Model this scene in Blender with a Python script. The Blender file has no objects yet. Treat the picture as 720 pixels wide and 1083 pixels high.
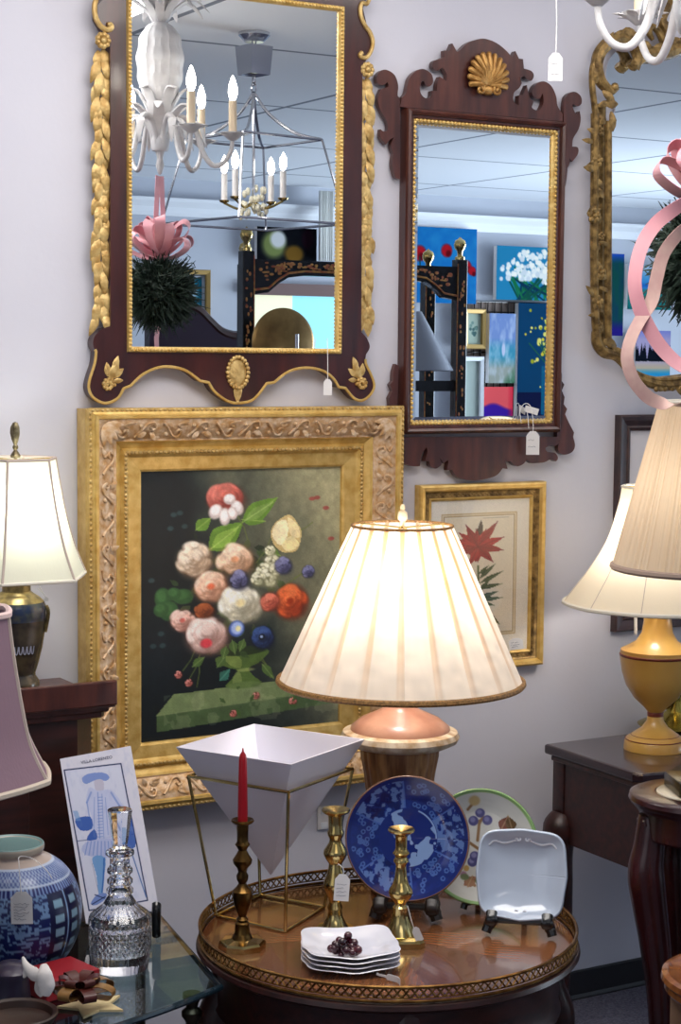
import bpy, bmesh, math, random
import numpy as np
from mathutils import Vector, Matrix
random.seed(7); rng = np.random.default_rng(11)
PI = math.pi
S = bpy.context.scene
COL = S.collection
# ------------------------------------------------------------------ camera
FPX = 1900.0; PITCH = math.radians(5.0); YAW = math.radians(30.0); ROLL = math.radians(0.5)
CAM = np.array([0.0, -3.6, 1.65])
_f = np.array([math.sin(YAW)*math.cos(PITCH), math.cos(YAW)*math.cos(PITCH), -math.sin(PITCH)])
_r0 = np.array([math.cos(YAW), -math.sin(YAW), 0.0]); _u0 = np.cross(_r0, _f)
_r = _r0*math.cos(ROLL)+_u0*math.sin(ROLL); _u = _u0*math.cos(ROLL)-_r0*math.sin(ROLL)
cd = bpy.data.cameras.new('camera'); cam = bpy.data.objects.new('camera', cd); COL.objects.link(cam)
cam.matrix_world = Matrix([[_r[0], _u[0], -_f[0], CAM[0]], [_r[1], _u[1], -_f[1], CAM[1]], [_r[2], _u[2], -_f[2], CAM[2]], [0, 0, 0, 1]])
cd.sensor_fit = 'VERTICAL'; cd.sensor_height = 36.0; cd.lens = 36.0*FPX/1083.0; cd.clip_start = 0.05
S.camera = cam
# ------------------------------------------------------------------ light and exposure
S.view_settings.view_transform = 'Standard'; S.view_settings.look = 'None'
S.view_settings.gamma = 1.0; S.view_settings.use_curve_mapping = False
S.view_settings.exposure = 0.0
S.cycles.use_denoising = True
S.cycles.max_bounces = 14; S.cycles.transmission_bounces = 12; S.cycles.transparent_max_bounces = 16; S.cycles.glossy_bounces = 6; S.cycles.diffuse_bounces = 4
S.cycles.sample_clamp_indirect = 6.0
wd = bpy.data.worlds.new('world'); S.world = wd; wd.use_nodes = True
bg = wd.node_tree.nodes['Background']; bg.inputs[0].default_value = (0.72, 0.80, 1.0, 1); bg.inputs[1].default_value = 0.22
def area_light(name, loc, target, sx, sy, power, col):
    l = bpy.data.lights.new(name, 'AREA'); l.shape = 'RECTANGLE'; l.size = sx; l.size_y = sy; l.energy = power; l.color = col
    o = bpy.data.objects.new(name, l); COL.objects.link(o); o.location = loc
    o.rotation_euler = (Vector(target)-Vector(loc)).to_track_quat('-Z', 'Y').to_euler(); return o
area_light('ceiling_panel_light', (1.4, -1.25, 2.62), (1.5, -0.9, 0), 1.5, 0.9, 40, (1.0, 0.955, 0.91))
area_light('upper_wall_fill_light', (2.2, -0.55, 2.61), (2.2, -0.12, 1.2), 3.6, 0.25, 11, (1.0, 0.95, 0.92))  # added strip, out of view, to make the upper wall brighter than the lower
area_light('rear_ceiling_panel_light', (0.3, -4.2, 2.62), (0.3, -4.2, 0), 1.8, 1.2, 14, (1.0, 0.96, 0.92))
area_light('left_fill_light', (-2.6, -3.2, 1.6), (3.0, -1.8, 1.3), 2.6, 2.2, 12, (0.90, 0.94, 1.0))  # added cool fill from the open left side; no window is modelled there
sl_ = area_light('far_wall_fill_light', (9.6, -4.0, 1.5), (4.3, -5.6, 2.1), 3.4, 2.2, 95, (0.72, 0.86, 1.0)); sl_.data.spread = math.radians(80)  # added cool fill for the far wall in the mirrors; no window there
ul_ = area_light('far_ceiling_fill_light', (8.6, -3.2, 0.6), (5.4, -3.6, 2.65), 2.0, 1.0, 62, (0.74, 0.87, 1.0)); ul_.data.spread = math.radians(100)  # added fill aimed upward, only to brighten the ceiling in the mirrors
# ------------------------------------------------------------------ pixel <-> space helpers (photograph taken as 720 x 1083)
def ray(px, py): return _f+(px-360)/FPX*_r-(py-541.5)/FPX*_u
def D(px, py, d): return CAM+ray(px, py)*d
def W(px, py, off=0.0):
    d = ray(px, py); return CAM+d*((-off-CAM[1])/d[1])
def Z(px, py, z):
    d = ray(px, py); return CAM+d*((z-CAM[2])/d[2])
def proj(p):
    v = np.array(p, float)-CAM; w = v@_f; return (360+FPX*(v@_r)/w, 541.5-FPX*(v@_u)/w, w)
def depth(p): return proj(p)[2]
def MR(px, py, s):                       # the real place of what a mirror on the wall shows at this pixel, s in front of the wall
    p = W(px, py, -s); return np.array([p[0], -s, p[2]])
def zat(xy, py):                         # height on the vertical through xy seen at image row py
    lo, hi = -0.5, 3.2
    for _ in range(50):
        m = (lo+hi)/2
        if proj((xy[0], xy[1], m))[1] > py: lo = m
        else: hi = m
    return (lo+hi)/2
def srgb(r, g, b):
    o = []
    for c in (r, g, b):
        c /= 255.0; o.append(c/12.92 if c <= 0.04045 else ((c+0.055)/1.055)**2.4)
    return tuple(o)
# ------------------------------------------------------------------ materials
def newmat(name):
    m = bpy.data.materials.new(name); m.use_nodes = True; nt = m.node_tree
    b = nt.nodes['Principled BSDF']; return m, nt, b
def L(nt, a, b): nt.links.new(a, b)
def mat(name, col, rough=0.5, metal=0.0, col2=None, nscale=30, bump=0.0, bscale=60, stretch=None, coat=0.0, emit=None, estr=0, spec=None, detail=4, lo=0.35, hi=0.65, sheen=0):
    m, nt, b = newmat(name); N = nt.nodes
    b.inputs['Base Color'].default_value = (*col, 1); b.inputs['Roughness'].default_value = rough; b.inputs['Metallic'].default_value = metal
    if coat: b.inputs['Coat Weight'].default_value = coat; b.inputs['Coat Roughness'].default_value = 0.08
    if spec is not None: b.inputs['Specular IOR Level'].default_value = spec
    if emit: b.inputs['Emission Color'].default_value = (*emit, 1); b.inputs['Emission Strength'].default_value = estr
    if sheen: b.inputs['Sheen Weight'].default_value = sheen
    if col2 or bump:
        tc = N.new('ShaderNodeTexCoord'); mp = N.new('ShaderNodeMapping'); L(nt, tc.outputs['Object'], mp.inputs['Vector'])
        if stretch: mp.inputs['Scale'].default_value = stretch
    if col2:
        n = N.new('ShaderNodeTexNoise'); n.inputs['Scale'].default_value = nscale; n.inputs['Detail'].default_value = detail
        L(nt, mp.outputs[0], n.inputs['Vector'])
        cr = N.new('ShaderNodeValToRGB'); cr.color_ramp.elements[0].color = (*col, 1); cr.color_ramp.elements[1].color = (*col2, 1)
        cr.color_ramp.elements[0].position = lo; cr.color_ramp.elements[1].position = hi
        L(nt, n.outputs['Fac'], cr.inputs[0]); L(nt, cr.outputs[0], b.inputs['Base Color'])
    if bump:
        n2 = N.new('ShaderNodeTexNoise'); n2.inputs['Scale'].default_value = bscale; n2.inputs['Detail'].default_value = 3
        L(nt, mp.outputs[0], n2.inputs['Vector'])
        bp = N.new('ShaderNodeBump'); bp.inputs['Strength'].default_value = bump; bp.inputs['Distance'].default_value = 0.004
        L(nt, n2.outputs['Fac'], bp.inputs['Height']); L(nt, bp.outputs[0], b.inputs['Normal'])
    return m
def paintmat(name, rough=0.5, coat=0.0, bump=0.0):       # colour laid on vertex by vertex (paintings, glazes)
    m, nt, b = newmat(name); N = nt.nodes
    a = N.new('ShaderNodeAttribute'); a.attribute_name = 'paint'; L(nt, a.outputs['Color'], b.inputs['Base Color'])
    b.inputs['Roughness'].default_value = rough
    if coat: b.inputs['Coat Weight'].default_value = coat; b.inputs['Coat Roughness'].default_value = 0.05
    if bump:
        n2 = N.new('ShaderNodeTexNoise'); n2.inputs['Scale'].default_value = 250
        tc = N.new('ShaderNodeTexCoord'); L(nt, tc.outputs['Object'], n2.inputs['Vector'])
        bp = N.new('ShaderNodeBump'); bp.inputs['Strength'].default_value = bump; bp.inputs['Distance'].default_value = 0.002
        L(nt, n2.outputs['Fac'], bp.inputs['Height']); L(nt, bp.outputs[0], b.inputs['Normal'])
    return m
def thin_glass(name, tint=(0.9, 0.95, 0.95), rough=0.0, ior=1.5):
    m, nt, b = newmat(name); N = nt.nodes; N.remove(b)
    t = N.new('ShaderNodeBsdfTransparent'); t.inputs[0].default_value = (*tint, 1)
    g = N.new('ShaderNodeBsdfGlossy'); g.inputs['Roughness'].default_value = rough
    lw = N.new('ShaderNodeLayerWeight'); lw.inputs[0].default_value = .5
    pw_ = N.new('ShaderNodeMath'); pw_.operation = 'POWER'; pw_.inputs[1].default_value = 4.0; L(nt, lw.outputs['Facing'], pw_.inputs[0])
    fr = N.new('ShaderNodeMath'); fr.operation = 'MULTIPLY_ADD'; fr.inputs[1].default_value = .9; fr.inputs[2].default_value = (ior-1)**2/(ior+1)**2; L(nt, pw_.outputs[0], fr.inputs[0])
    mx = N.new('ShaderNodeMixShader'); L(nt, fr.outputs[0], mx.inputs[0]); L(nt, t.outputs[0], mx.inputs[1]); L(nt, g.outputs[0], mx.inputs[2])
    L(nt, mx.outputs[0], N['Material Output'].inputs[0]); return m
def shade_mat(name, col, trans=0.5, col2=None, attr=None, weave=0.15, tcol=None):
    # lampshade cloth: part of the light inside comes through
    m, nt, b = newmat(name); N = nt.nodes; N.remove(b)
    d = N.new('ShaderNodeBsdfDiffuse'); t = N.new('ShaderNodeBsdfTranslucent'); mx = N.new('ShaderNodeMixShader')
    d.inputs[0].default_value = (*col, 1); t.inputs[0].default_value = (*(tcol or col), 1); mx.inputs[0].default_value = trans
    if attr:
        a = N.new('ShaderNodeAttribute'); a.attribute_name = 'paint'
        L(nt, a.outputs['Color'], d.inputs[0])
        ml = N.new('ShaderNodeMix'); ml.data_type = 'RGBA'; ml.blend_type = 'MULTIPLY'; ml.inputs[0].default_value = 1
        L(nt, a.outputs['Color'], ml.inputs[6]); L(nt, a.outputs['Color'], ml.inputs[7])
        L(nt, ml.outputs[2], t.inputs[0])
    tc = N.new('ShaderNodeTexCoord'); mp = N.new('ShaderNodeMapping'); mp.inputs['Scale'].default_value = (1, 1, .06); L(nt, tc.outputs['Object'], mp.inputs['Vector'])
    n = N.new('ShaderNodeTexNoise'); n.inputs['Scale'].default_value = 260; L(nt, mp.outputs[0], n.inputs['Vector'])
    bp = N.new('ShaderNodeBump'); bp.inputs['Strength'].default_value = weave; bp.inputs['Distance'].default_value = .002
    L(nt, n.outputs['Fac'], bp.inputs['Height']); L(nt, bp.outputs[0], d.inputs['Normal'])
    L(nt, d.outputs[0], mx.inputs[1]); L(nt, t.outputs[0], mx.inputs[2])
    L(nt, mx.outputs[0], N['Material Output'].inputs[0]); return m
def wood(name, c1, c2, rough=0.3, stretch=(3, 40, 40), coat=0.3, nscale=3):
    return mat(name, c1, rough, 0, c2, nscale, 0.05, 8, stretch, coat, detail=6, lo=.3, hi=.7)
# ------------------------------------------------------------------ mesh builder
def spl(pts, n=6, closed=True):
    """smooth line through points; a third value 1 marks a sharp corner"""
    P = [(np.array(p[:2] if len(p) == 3 and p[2] in (0, 1) and not isinstance(p, np.ndarray) else p, float), (len(p) == 3 and not isinstance(p, np.ndarray) and p[2] == 1)) for p in pts]
    m = len(P); out = []
    for i in range(m if closed else m-1):
        a, ca = P[i]; b, cb = P[(i+1) % m]
        pa = P[i-1][0] if (closed or i > 0) else a; nb = P[(i+2) % m][0] if (closed or i+2 < m) else b
        ta = (b-a)*.6 if ca else (b-pa)*.5; tb = (b-a)*.6 if cb else (nb-a)*.5
        for k in range(n):
            t = k/n; t2 = t*t; t3 = t2*t
            out.append((2*t3-3*t2+1)*a+(t3-2*t2+t)*ta+(-2*t3+3*t2)*b+(t3-t2)*tb)
    if not closed: out.append(P[-1][0])
    return out
def spl3(pts, n=6, closed=False): return spl([np.array(p, float) for p in pts], n, closed)
class MB:
    def __init__(s): s.bm = bmesh.new()
    def _v(s, p, M=None):
        if M is not None: p = M @ Vector(p)
        return s.bm.verts.new((float(p[0]), float(p[1]), float(p[2])))
    def box(s, c, d, rot=None, taper=1.0, bevel=0.0):
        M = Matrix.Translation(Vector([float(v) for v in c]))
        if rot is not None: M = M @ (rot if isinstance(rot, Matrix) else Matrix.Rotation(rot, 4, 'Z'))
        tb = bmesh.new(); bmesh.ops.create_cube(tb, size=1)
        for v in tb.verts:
            k = taper if v.co.z < 0 else 1.0
            v.co = Vector((v.co.x*d[0]*k, v.co.y*d[1]*k, v.co.z*d[2]))
        if bevel: bmesh.ops.bevel(tb, geom=list(tb.edges), offset=bevel, segments=2, affect='EDGES', profile=0.5)
        mp = {v: s.bm.verts.new(M @ v.co) for v in tb.verts}
        for f in tb.faces: s.bm.faces.new([mp[v] for v in f.verts])
        tb.free(); return s
    def lathe(s, prof, c, seg=40, M=None, fn=None, cap=True, a0=0, sq=None):
        """prof: (r, z) from one end to the other about the vertical through c; fn(theta, i) scales r"""
        rings = []
        c = [float(x) for x in c]
        for i, (rr, z) in enumerate(prof):
            ring = []
            for k in range(seg):
                th = 2*PI*k/seg+a0; q = rr*(fn(th, i) if fn else 1.0)
                p = (c[0]+q*math.cos(th), c[1]+q*math.sin(th), z if len(c) == 2 else c[2]+z)
                ring.append(s._v(p, M))
            rings.append(ring)
        for i in range(len(rings)-1):
            for k in range(seg):
                a, b = rings[i], rings[i+1]
                s.bm.faces.new((a[k], a[(k+1) % seg], b[(k+1) % seg], b[k]))
        if cap:
            for ring, rr in ((rings[0], prof[0][0]), (rings[-1], prof[-1][0])):
                if rr > 1e-5: s.bm.faces.new(ring)
        return s
    def tube(s, path, rad, seg=8, closed=False, flat=None, M=None, up=None):
        """sweep a circle (or an ellipse flattened along `up`) along 3-D points; rad: number or list"""
        P = [Vector([float(x) for x in p]) for p in path]; n = len(P)
        R = rad if isinstance(rad, (list, tuple, np.ndarray)) else [rad]*n
        rings = []; prev = None
        for i in range(n):
            if closed: t = P[(i+1) % n]-P[i-1]
            else: t = P[min(i+1, n-1)]-P[max(i-1, 0)]
            if t.length < 1e-9: t = Vector((0, 0, 1))
            t.normalize()
            if up is not None: a = Vector(up)-t*Vector(up).dot(t)
            elif prev is None:
                a = Vector((0, 0, 1)) if abs(t.z) < .9 else Vector((1, 0, 0)); a = a-t*a.dot(t)
            else: a = prev-t*prev.dot(t)
            if a.length < 1e-6: a = t.orthogonal()
            a.normalize(); prev = a; b = t.cross(a)
            fl = flat if flat else 1.0
            ring = [s._v(P[i]+a*(R[i]*fl*math.cos(2*PI*k/seg))+b*(R[i]*math.sin(2*PI*k/seg)), M) for k in range(seg)]
            rings.append(ring)
        for i in range(n if closed else n-1):
            a, b = rings[i], rings[(i+1) % n]
            for k in range(seg): s.bm.faces.new((a[k], a[(k+1) % seg], b[(k+1) % seg], b[k]))
        if not closed: s.bm.faces.new(rings[0]); s.bm.faces.new(rings[-1])
        return s
    def ell(s, c, d, rot=None, seg=10, M=None):
        """ellipsoid, d = semi-axes"""
        T = Matrix.Translation(Vector([float(v) for v in c]))
        if rot is not None: T = T @ rot
        tb = bmesh.new(); bmesh.ops.create_uvsphere(tb, u_segments=seg, v_segments=max(5, seg*2//3), radius=1)
        mp = {}
        for v in tb.verts:
            q = T @ Vector((v.co.x*d[0], v.co.y*d[1], v.co.z*d[2])); mp[v] = s._v(q, M)
        for f in tb.faces: s.bm.faces.new([mp[v] for v in f.verts])
        tb.free(); return s
    def prism(s, front, back):
        """two matching outlines (3-D) joined into a solid"""
        a = [s._v(p) for p in front]; b = [s._v(p) for p in back]; n = len(a)
        s.bm.faces.new(a); s.bm.faces.new(b[::-1])
        for i in range(n): s.bm.faces.new((a[i], b[i], b[(i+1) % n], a[(i+1) % n]))
        return s
    def wallprism(s, pix, off, thick, n=5, smooth=True):
        """solid cut-out lying on the wall, its face traced at `off` before the wall"""
        q = spl(pix, n) if smooth else [np.array(p[:2]) for p in pix]
        fr = [W(p[0], p[1], off) for p in q]; bk = [(p[0], p[1]+thick, p[2]) for p in fr]
        return s.prism(fr, bk)
    def frame(s, x0, x1, z0, z1, prof):
        """mitred moulding round a rectangle on the wall; prof: (outward distance, height before the wall)"""
        rings = []
        for d, h in prof:
            rings.append([s._v(p) for p in ((x0-d, -h, z0-d), (x1+d, -h, z0-d), (x1+d, -h, z1+d), (x0-d, -h, z1+d))])
        for i in range(len(rings)-1):
            for k in range(4): s.bm.faces.new((rings[i][k], rings[i][(k+1) % 4], rings[i+1][(k+1) % 4], rings[i+1][k]))
        return s
    def ribbon(s, path, width, wdir, thick=0.0012):
        """a strip of cloth along a path; wdir a vector or a list of vectors"""
        P = [Vector([float(x) for x in p]) for p in path]; n = len(P); rows = []
        for i in range(n):
            t = (P[min(i+1, n-1)]-P[max(i-1, 0)]).normalized()
            w = Vector(wdir[i] if isinstance(wdir, list) else wdir); w = (w-t*w.dot(t))
            if w.length < 1e-6: w = t.orthogonal()
            w.normalize(); nn = t.cross(w); ww = width[i] if isinstance(width, (list, tuple)) else width
            rows.append([s._v(P[i]+w*ww/2*a+nn*thick/2*b) for a, b in ((-1, -1), (1, -1), (1, 1), (-1, 1))])
        for i in range(n-1):
            for k in range(4): s.bm.faces.new((rows[i][k], rows[i][(k+1) % 4], rows[i+1][(k+1) % 4], rows[i+1][k]))
        s.bm.faces.new(rows[0]); s.bm.faces.new(rows[-1]); return s
    def build(s, name, m, parent=None, smooth=True, origin=None, ang=40, bevel=0.0, norm=True):
        if norm: bmesh.ops.recalc_face_normals(s.bm, faces=list(s.bm.faces))
        me = bpy.data.meshes.new(name); o = bpy.data.objects.new(name, me)
        if parent is not None: base = wloc(parent)
        elif origin is not None: base = Vector([float(x) for x in origin])
        else:
            xs = [v.co for v in s.bm.verts]
            base = Vector((sum(v.x for v in xs)/len(xs), sum(v.y for v in xs)/len(xs), min(v.z for v in xs)))
        for v in s.bm.verts: v.co -= base
        s.bm.to_mesh(me); s.bm.free(); me.materials.append(m)
        if smooth:
            me.polygons.foreach_set('use_smooth', [True]*len(me.polygons)); me.set_sharp_from_angle(angle=math.radians(ang))
        COL.objects.link(o)
        if parent is not None: o.parent = parent
        else: o.location = base
        if bevel:
            b = o.modifiers.new('bevel', 'BEVEL'); b.width = bevel; b.segments = 2; b.limit_method = 'ANGLE'; b.angle_limit = math.radians(50)
        return o
def wloc(o):
    p = Vector((0, 0, 0))
    while o is not None: p = p+o.location; o = o.parent
    return p
def thing(name, label, cat, loc, group=None):
    o = bpy.data.objects.new(name, None); COL.objects.link(o); o.location = [float(x) for x in loc]; o.empty_display_size = .05
    o['label'] = label; o['category'] = cat
    if group: o['group'] = group
    return o
def tag(o, label, cat, group=None):
    o['label'] = label; o['category'] = cat
    if group: o['group'] = group
    return o
def struct(o): o['kind'] = 'structure'; return o
def rect(mb, a, b, y):                  # a plain sheet facing the room
    return mb
# ------------------------------------------------------------------ pictures painted by number arrays
class Pic:
    """a raster in its own units: x0..x1, y0..y1 (y down), painted shape by shape"""
    def __init__(s, x0, y0, x1, y1, nx, ny, bg):
        s.nx, s.ny = nx, ny; s.b = (x0, y0, x1, y1)
        s.X, s.Y = np.meshgrid(np.linspace(x0, x1, nx), np.linspace(y0, y1, ny)); s.px = abs(x1-x0)/(nx-1)
        s.c = np.empty((ny, nx, 3)); s.c[:] = bg
    def put(s, a, col):
        a = np.clip(a, 0, 1)[..., None]; s.c = s.c*(1-a)+np.array(col, float)*a; return s
    def ell(s, cx, cy, rx, ry, col, ang=0, a=1.0, soft=None):
        c, n = math.cos(ang), math.sin(ang); dx, dy = s.X-cx, s.Y-cy
        q = np.sqrt(((dx*c+dy*n)/rx)**2+((-dx*n+dy*c)/ry)**2); w = soft if soft else s.px/min(rx, ry)
        return s.put(a*np.clip((1-q)/w+.5, 0, 1), col)
    def rect(s, x0, y0, x1, y1, col, a=1.0):
        k = np.clip((s.X-x0)/s.px+.5, 0, 1)*np.clip((x1-s.X)/s.px+.5, 0, 1)*np.clip((s.Y-y0)/s.px+.5, 0, 1)*np.clip((y1-s.Y)/s.px+.5, 0, 1)
        return s.put(k*a, col)
    def line(s, pts, w, col, a=1.0, w2=None, smooth=0):
        if smooth: pts = spl([np.array(p, float) for p in pts], smooth, False)
        w2 = w if w2 is None else w2; n = len(pts)-1; best = np.zeros_like(s.X)
        for i in range(n):
            (ax, ay), (bx, by) = pts[i][:2], pts[i+1][:2]; ux, uy = bx-ax, by-ay; l2 = ux*ux+uy*uy+1e-9
            t = np.clip(((s.X-ax)*ux+(s.Y-ay)*uy)/l2, 0, 1); d = np.hypot(s.X-ax-t*ux, s.Y-ay-t*uy)
            ww = w+(w2-w)*(i+t)/n
            best = np.maximum(best, np.clip((ww/2-d)/s.px+.5, 0, 1))
        return s.put(best*a, col)
    def poly(s, pts, col, a=1.0, smooth=0):
        if smooth: pts = spl(pts, smooth)
        ins = np.zeros(s.X.shape, bool); n = len(pts); dist = np.full(s.X.shape, 1e9)
        for i in range(n):
            ax, ay = pts[i][:2]; bx, by = pts[(i+1) % n][:2]
            cond = ((ay > s.Y) != (by > s.Y))
            with np.errstate(divide='ignore', invalid='ignore'): xi = (bx-ax)*(s.Y-ay)/(by-ay+1e-12)+ax
            ins ^= cond & (s.X < xi)
        return s.put(ins*a, col)
    def leaf(s, ax, ay, bx, by, w, col, vein=None, a=1.0):
        dx, dy = bx-ax, by-ay; nx_, ny_ = -dy, dx; l = math.hypot(dx, dy); nx_, ny_ = nx_/l*w, ny_/l*w
        s.poly([(ax, ay, 1), (ax+dx*.35+nx_*.9, ay+dy*.35+ny_*.9), (ax+dx*.7+nx_*.6, ay+dy*.7+ny_*.6), (bx, by, 1), (ax+dx*.7-nx_*.6, ay+dy*.7-ny_*.6), (ax+dx*.35-nx_*.9, ay+dy*.35-ny_*.9)], col, a, 5)
        if vein is not None: s.line([(ax, ay), (bx, by)], s.px*1.1, vein, .7)
        return s
    def bloom(s, cx, cy, r, dark, mid, light, rings=4, n=9, sq=1.0, ang=0, core=None, seed=1):
        """a many-petalled flower in soft brush strokes"""
        R = random.Random(seed); dark = [dark[j]*.75 for j in range(3)]
        s.ell(cx+r*.04, cy+r*.06, r*.95, r*.95*sq, dark, soft=.5, a=.9)
        for k in range(rings):
            q = 1-k/rings; m = max(4, int(n*(.5+.5*q)))
            for i in range(m):
                th = ang+2*PI*(i+.5*(k % 2))/m+R.uniform(-.35, .35); pr = r*q*R.uniform(.58, .78)
                x, y = cx+pr*math.cos(th), cy+pr*math.sin(th)*sq; t = min(1, max(0, .5-.45*(math.sin(th)*.6+math.cos(th)*.4)*(.5+.5*q)+R.uniform(-.3, .25)))
                c = [mid[j]*(1-t)+light[j]*t for j in range(3)]; e = [dark[j]*.55+mid[j]*.45 for j in range(3)]; g = R.uniform(.75, 1.25)
                s.ell(x+r*.03, y+r*.05, r*.36*(.6+.4*q)*g, r*.25*(.6+.4*q)*g, e, th+PI/2+R.uniform(-.3, .3), .65, .5)
                s.ell(x-r*.02, y-r*.03, r*.32*(.6+.4*q)*g, r*.2*(.6+.4*q)*g, c, th+PI/2+R.uniform(-.3, .3), .9, .55)
        s.ell(cx+r*.45, cy+r*.5*sq, r*.7, r*.6*sq, dark, soft=.9, a=.35)
        if core is not None: s.ell(cx, cy, r*.2, r*.2*sq, core, soft=.7)
        return s
    def grain(s, amt, seed=3):
        g = np.random.default_rng(seed).normal(0, 1, (s.ny, s.nx, 1)); s.c = np.clip(s.c*(1+amt*g), 0, 255); return s
def noise2(nx, ny, cells, seed=0, octs=3):
    r = np.random.default_rng(seed); out = np.zeros((ny, nx)); amp = 1; tot = 0
    for o in range(octs):
        g = r.random((cells*2**o+2, cells*2**o+2)); xs = np.linspace(0, cells*2**o, nx); ys = np.linspace(0, cells*2**o, ny)
        xi, yi = xs.astype(int), ys.astype(int); fx, fy = xs-xi, ys-yi; fx = fx*fx*(3-2*fx); fy = fy*fy*(3-2*fy)
        a = g[np.ix_(yi, xi)]; b = g[np.ix_(yi, xi+1)]; c = g[np.ix_(yi+1, xi)]; d = g[np.ix_(yi+1, xi+1)]
        out += amp*((a*(1-fx)+b*fx)*(1-fy)[:, None]+(c*(1-fx)+d*fx)*fy[:, None]); tot += amp; amp *= .5
    return out/tot
def lin(c): c = np.clip(c, 0, 255)/255.0; return np.where(c <= .04045, c/12.92, ((c+.055)/1.055)**2.4)
def grid_obj(name, colors, posfn, m, parent=None, wrap=False, origin=None, smooth=True):
    """mesh sheet whose vertices carry the colours (ny, nx, 3, 0..255) at posfn(u, v)"""
    ny, nx = colors.shape[:2]; U, V = np.meshgrid(np.linspace(0, 1, nx), np.linspace(0, 1, ny))
    co = posfn(U, V).reshape(-1, 3).astype(float)
    base = np.array(wloc(parent)) if parent is not None else (np.array(origin, float) if origin is not None else np.array([co[:, 0].mean(), co[:, 1].mean(), co[:, 2].min()]))
    i, j = np.meshgrid(np.arange(nx-1), np.arange(ny-1)); a = (j*nx+i).ravel()
    F4 = np.stack([a, a+1, a+nx+1, a+nx], 1)
    me = bpy.data.meshes.new(name); me.vertices.add(nx*ny); me.vertices.foreach_set('co', (co-base).astype(np.float32).ravel())
    nf = len(F4); me.loops.add(nf*4); me.loops.foreach_set('vertex_index', F4.ravel().astype(np.int32))
    me.polygons.add(nf); me.polygons.foreach_set('loop_start', (np.arange(nf)*4).astype(np.int32))
    at = me.color_attributes.new('paint', 'FLOAT_COLOR', 'POINT')
    rgba = np.ones((nx*ny, 4), np.float32); rgba[:, :3] = lin(colors.reshape(-1, 3)); at.data.foreach_set('color', rgba.ravel())
    me.update(calc_edges=True); me.validate()
    if smooth: me.polygons.foreach_set('use_smooth', [True]*nf)
    me.materials.append(m); o = bpy.data.objects.new(name, me); COL.objects.link(o)
    if parent is not None: o.parent = parent
    else: o.location = base
    return o
def flat_pic(name, pic, x0, x1, z0, z1, y, m, parent=None):
    return grid_obj(name, pic.c, lambda U, V: np.stack([x0+(x1-x0)*U, np.full_like(U, y), z1+(z0-z1)*V], -1), m, parent)
# ------------------------------------------------------------------ shared materials
M_gilt = mat('gilt', srgb(220, 188, 116), .36, .4, srgb(196, 156, 80), 40, .2, 120)
M_giltpale = mat('pale_gilt', srgb(212, 182, 120), .42, .4, srgb(166, 130, 70), 60, .3, 160)
M_giltold = mat('old_gilt', srgb(158, 128, 76), .45, .5, srgb(88, 66, 32), 55, .35, 130)
M_giltpink = mat('worn_gilt', srgb(214, 188, 158), .5, .25, srgb(186, 142, 90), 70, .3, 150)
M_brass = mat('brass', srgb(206, 186, 128), .17, 1.0, srgb(186, 158, 94), 20)
M_brassdark = mat('dark_brass', srgb(112, 84, 44), .28, 1.0, srgb(72, 52, 28), 40)
M_mahog = mat('mahogany', srgb(66, 24, 20), .3, 0, srgb(44, 14, 14), 4, .06, 20, (8, 8, 1.2), .35, detail=6)
M_mahogred = mat('red_mahogany', srgb(84, 42, 32), .34, 0, srgb(56, 24, 20), 4, .08, 20, (10, 10, 1.5), .25, detail=6)
M_dark = mat('dark_mahogany', srgb(58, 24, 19), .38, 0, srgb(36, 14, 11), 5, .05, 20, (2, 12, 12), .06)
M_black = mat('black_lacquer', (0.006, 0.006, 0.007), .25, 0, coat=.3)
M_silver = mat('mirror_silver', (.93, .95, .97), .0, 1.0)
M_paper = mat('tag_paper', srgb(222, 220, 220), .7)
M_ink = mat('ink', srgb(60, 60, 90), .8)
M_string = mat('string', srgb(230, 228, 226), .8)
M_white = mat('white_glaze', srgb(222, 224, 232), .18, 0, coat=.4)
M_pic = paintmat('painted_sheet', .45)
M_matt = paintmat('matt_paint', .95); M_matt.node_tree.nodes['Principled BSDF'].inputs['Specular IOR Level'].default_value = .05
M_oil = paintmat('oil_painting', .5, .06, .05)
M_glazed = paintmat('painted_glaze', .15, .5)
# ================================================================== the room
CEIL = 2.65; FARY = -6.0
def sheet(name, pts, m):
    b = MB(); b.bm.faces.new([b._v(p) for p in pts]); o = b.build(name, m, smooth=False, norm=False); return struct(o)
M_wall = mat('wall_paint', srgb(206, 205, 214), .75, 0, srgb(198, 197, 208), 1.5, .06, 90)
M_far = mat('far_wall_paint', srgb(180, 184, 194), .8)
M_ceilm, nt, b_ = newmat('ceiling_tiles')
tc = nt.nodes.new('ShaderNodeTexCoord'); bk = nt.nodes.new('ShaderNodeTexBrick')
bk.offset = 0; bk.inputs['Scale'].default_value = 1; bk.inputs['Brick Width'].default_value = 1.2; bk.inputs['Row Height'].default_value = 1.2; bk.inputs['Mortar Size'].default_value = .012
bk.inputs['Color1'].default_value = (*srgb(226, 229, 234), 1); bk.inputs['Color2'].default_value = (*srgb(230, 232, 236), 1); bk.inputs['Mortar'].default_value = (*srgb(120, 126, 138), 1)
L(nt, tc.outputs['Object'], bk.inputs['Vector']); L(nt, bk.outputs['Color'], b_.inputs['Base Color']); b_.inputs['Roughness'].default_value = .9
def slab(name, c, d, m): return struct(MB().box(c, d).build(name, m, smooth=False))
slab('wall_back', (3.5, .05, CEIL/2), (13, .1, CEIL), M_wall)
M_carpet = mat('carpet', srgb(112, 110, 126), .95, 0, srgb(76, 76, 92), 160, .6, 300)
slab('floor', (3.5, -3.0, -.03), (13, 6.4, .06), M_carpet)
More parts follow.
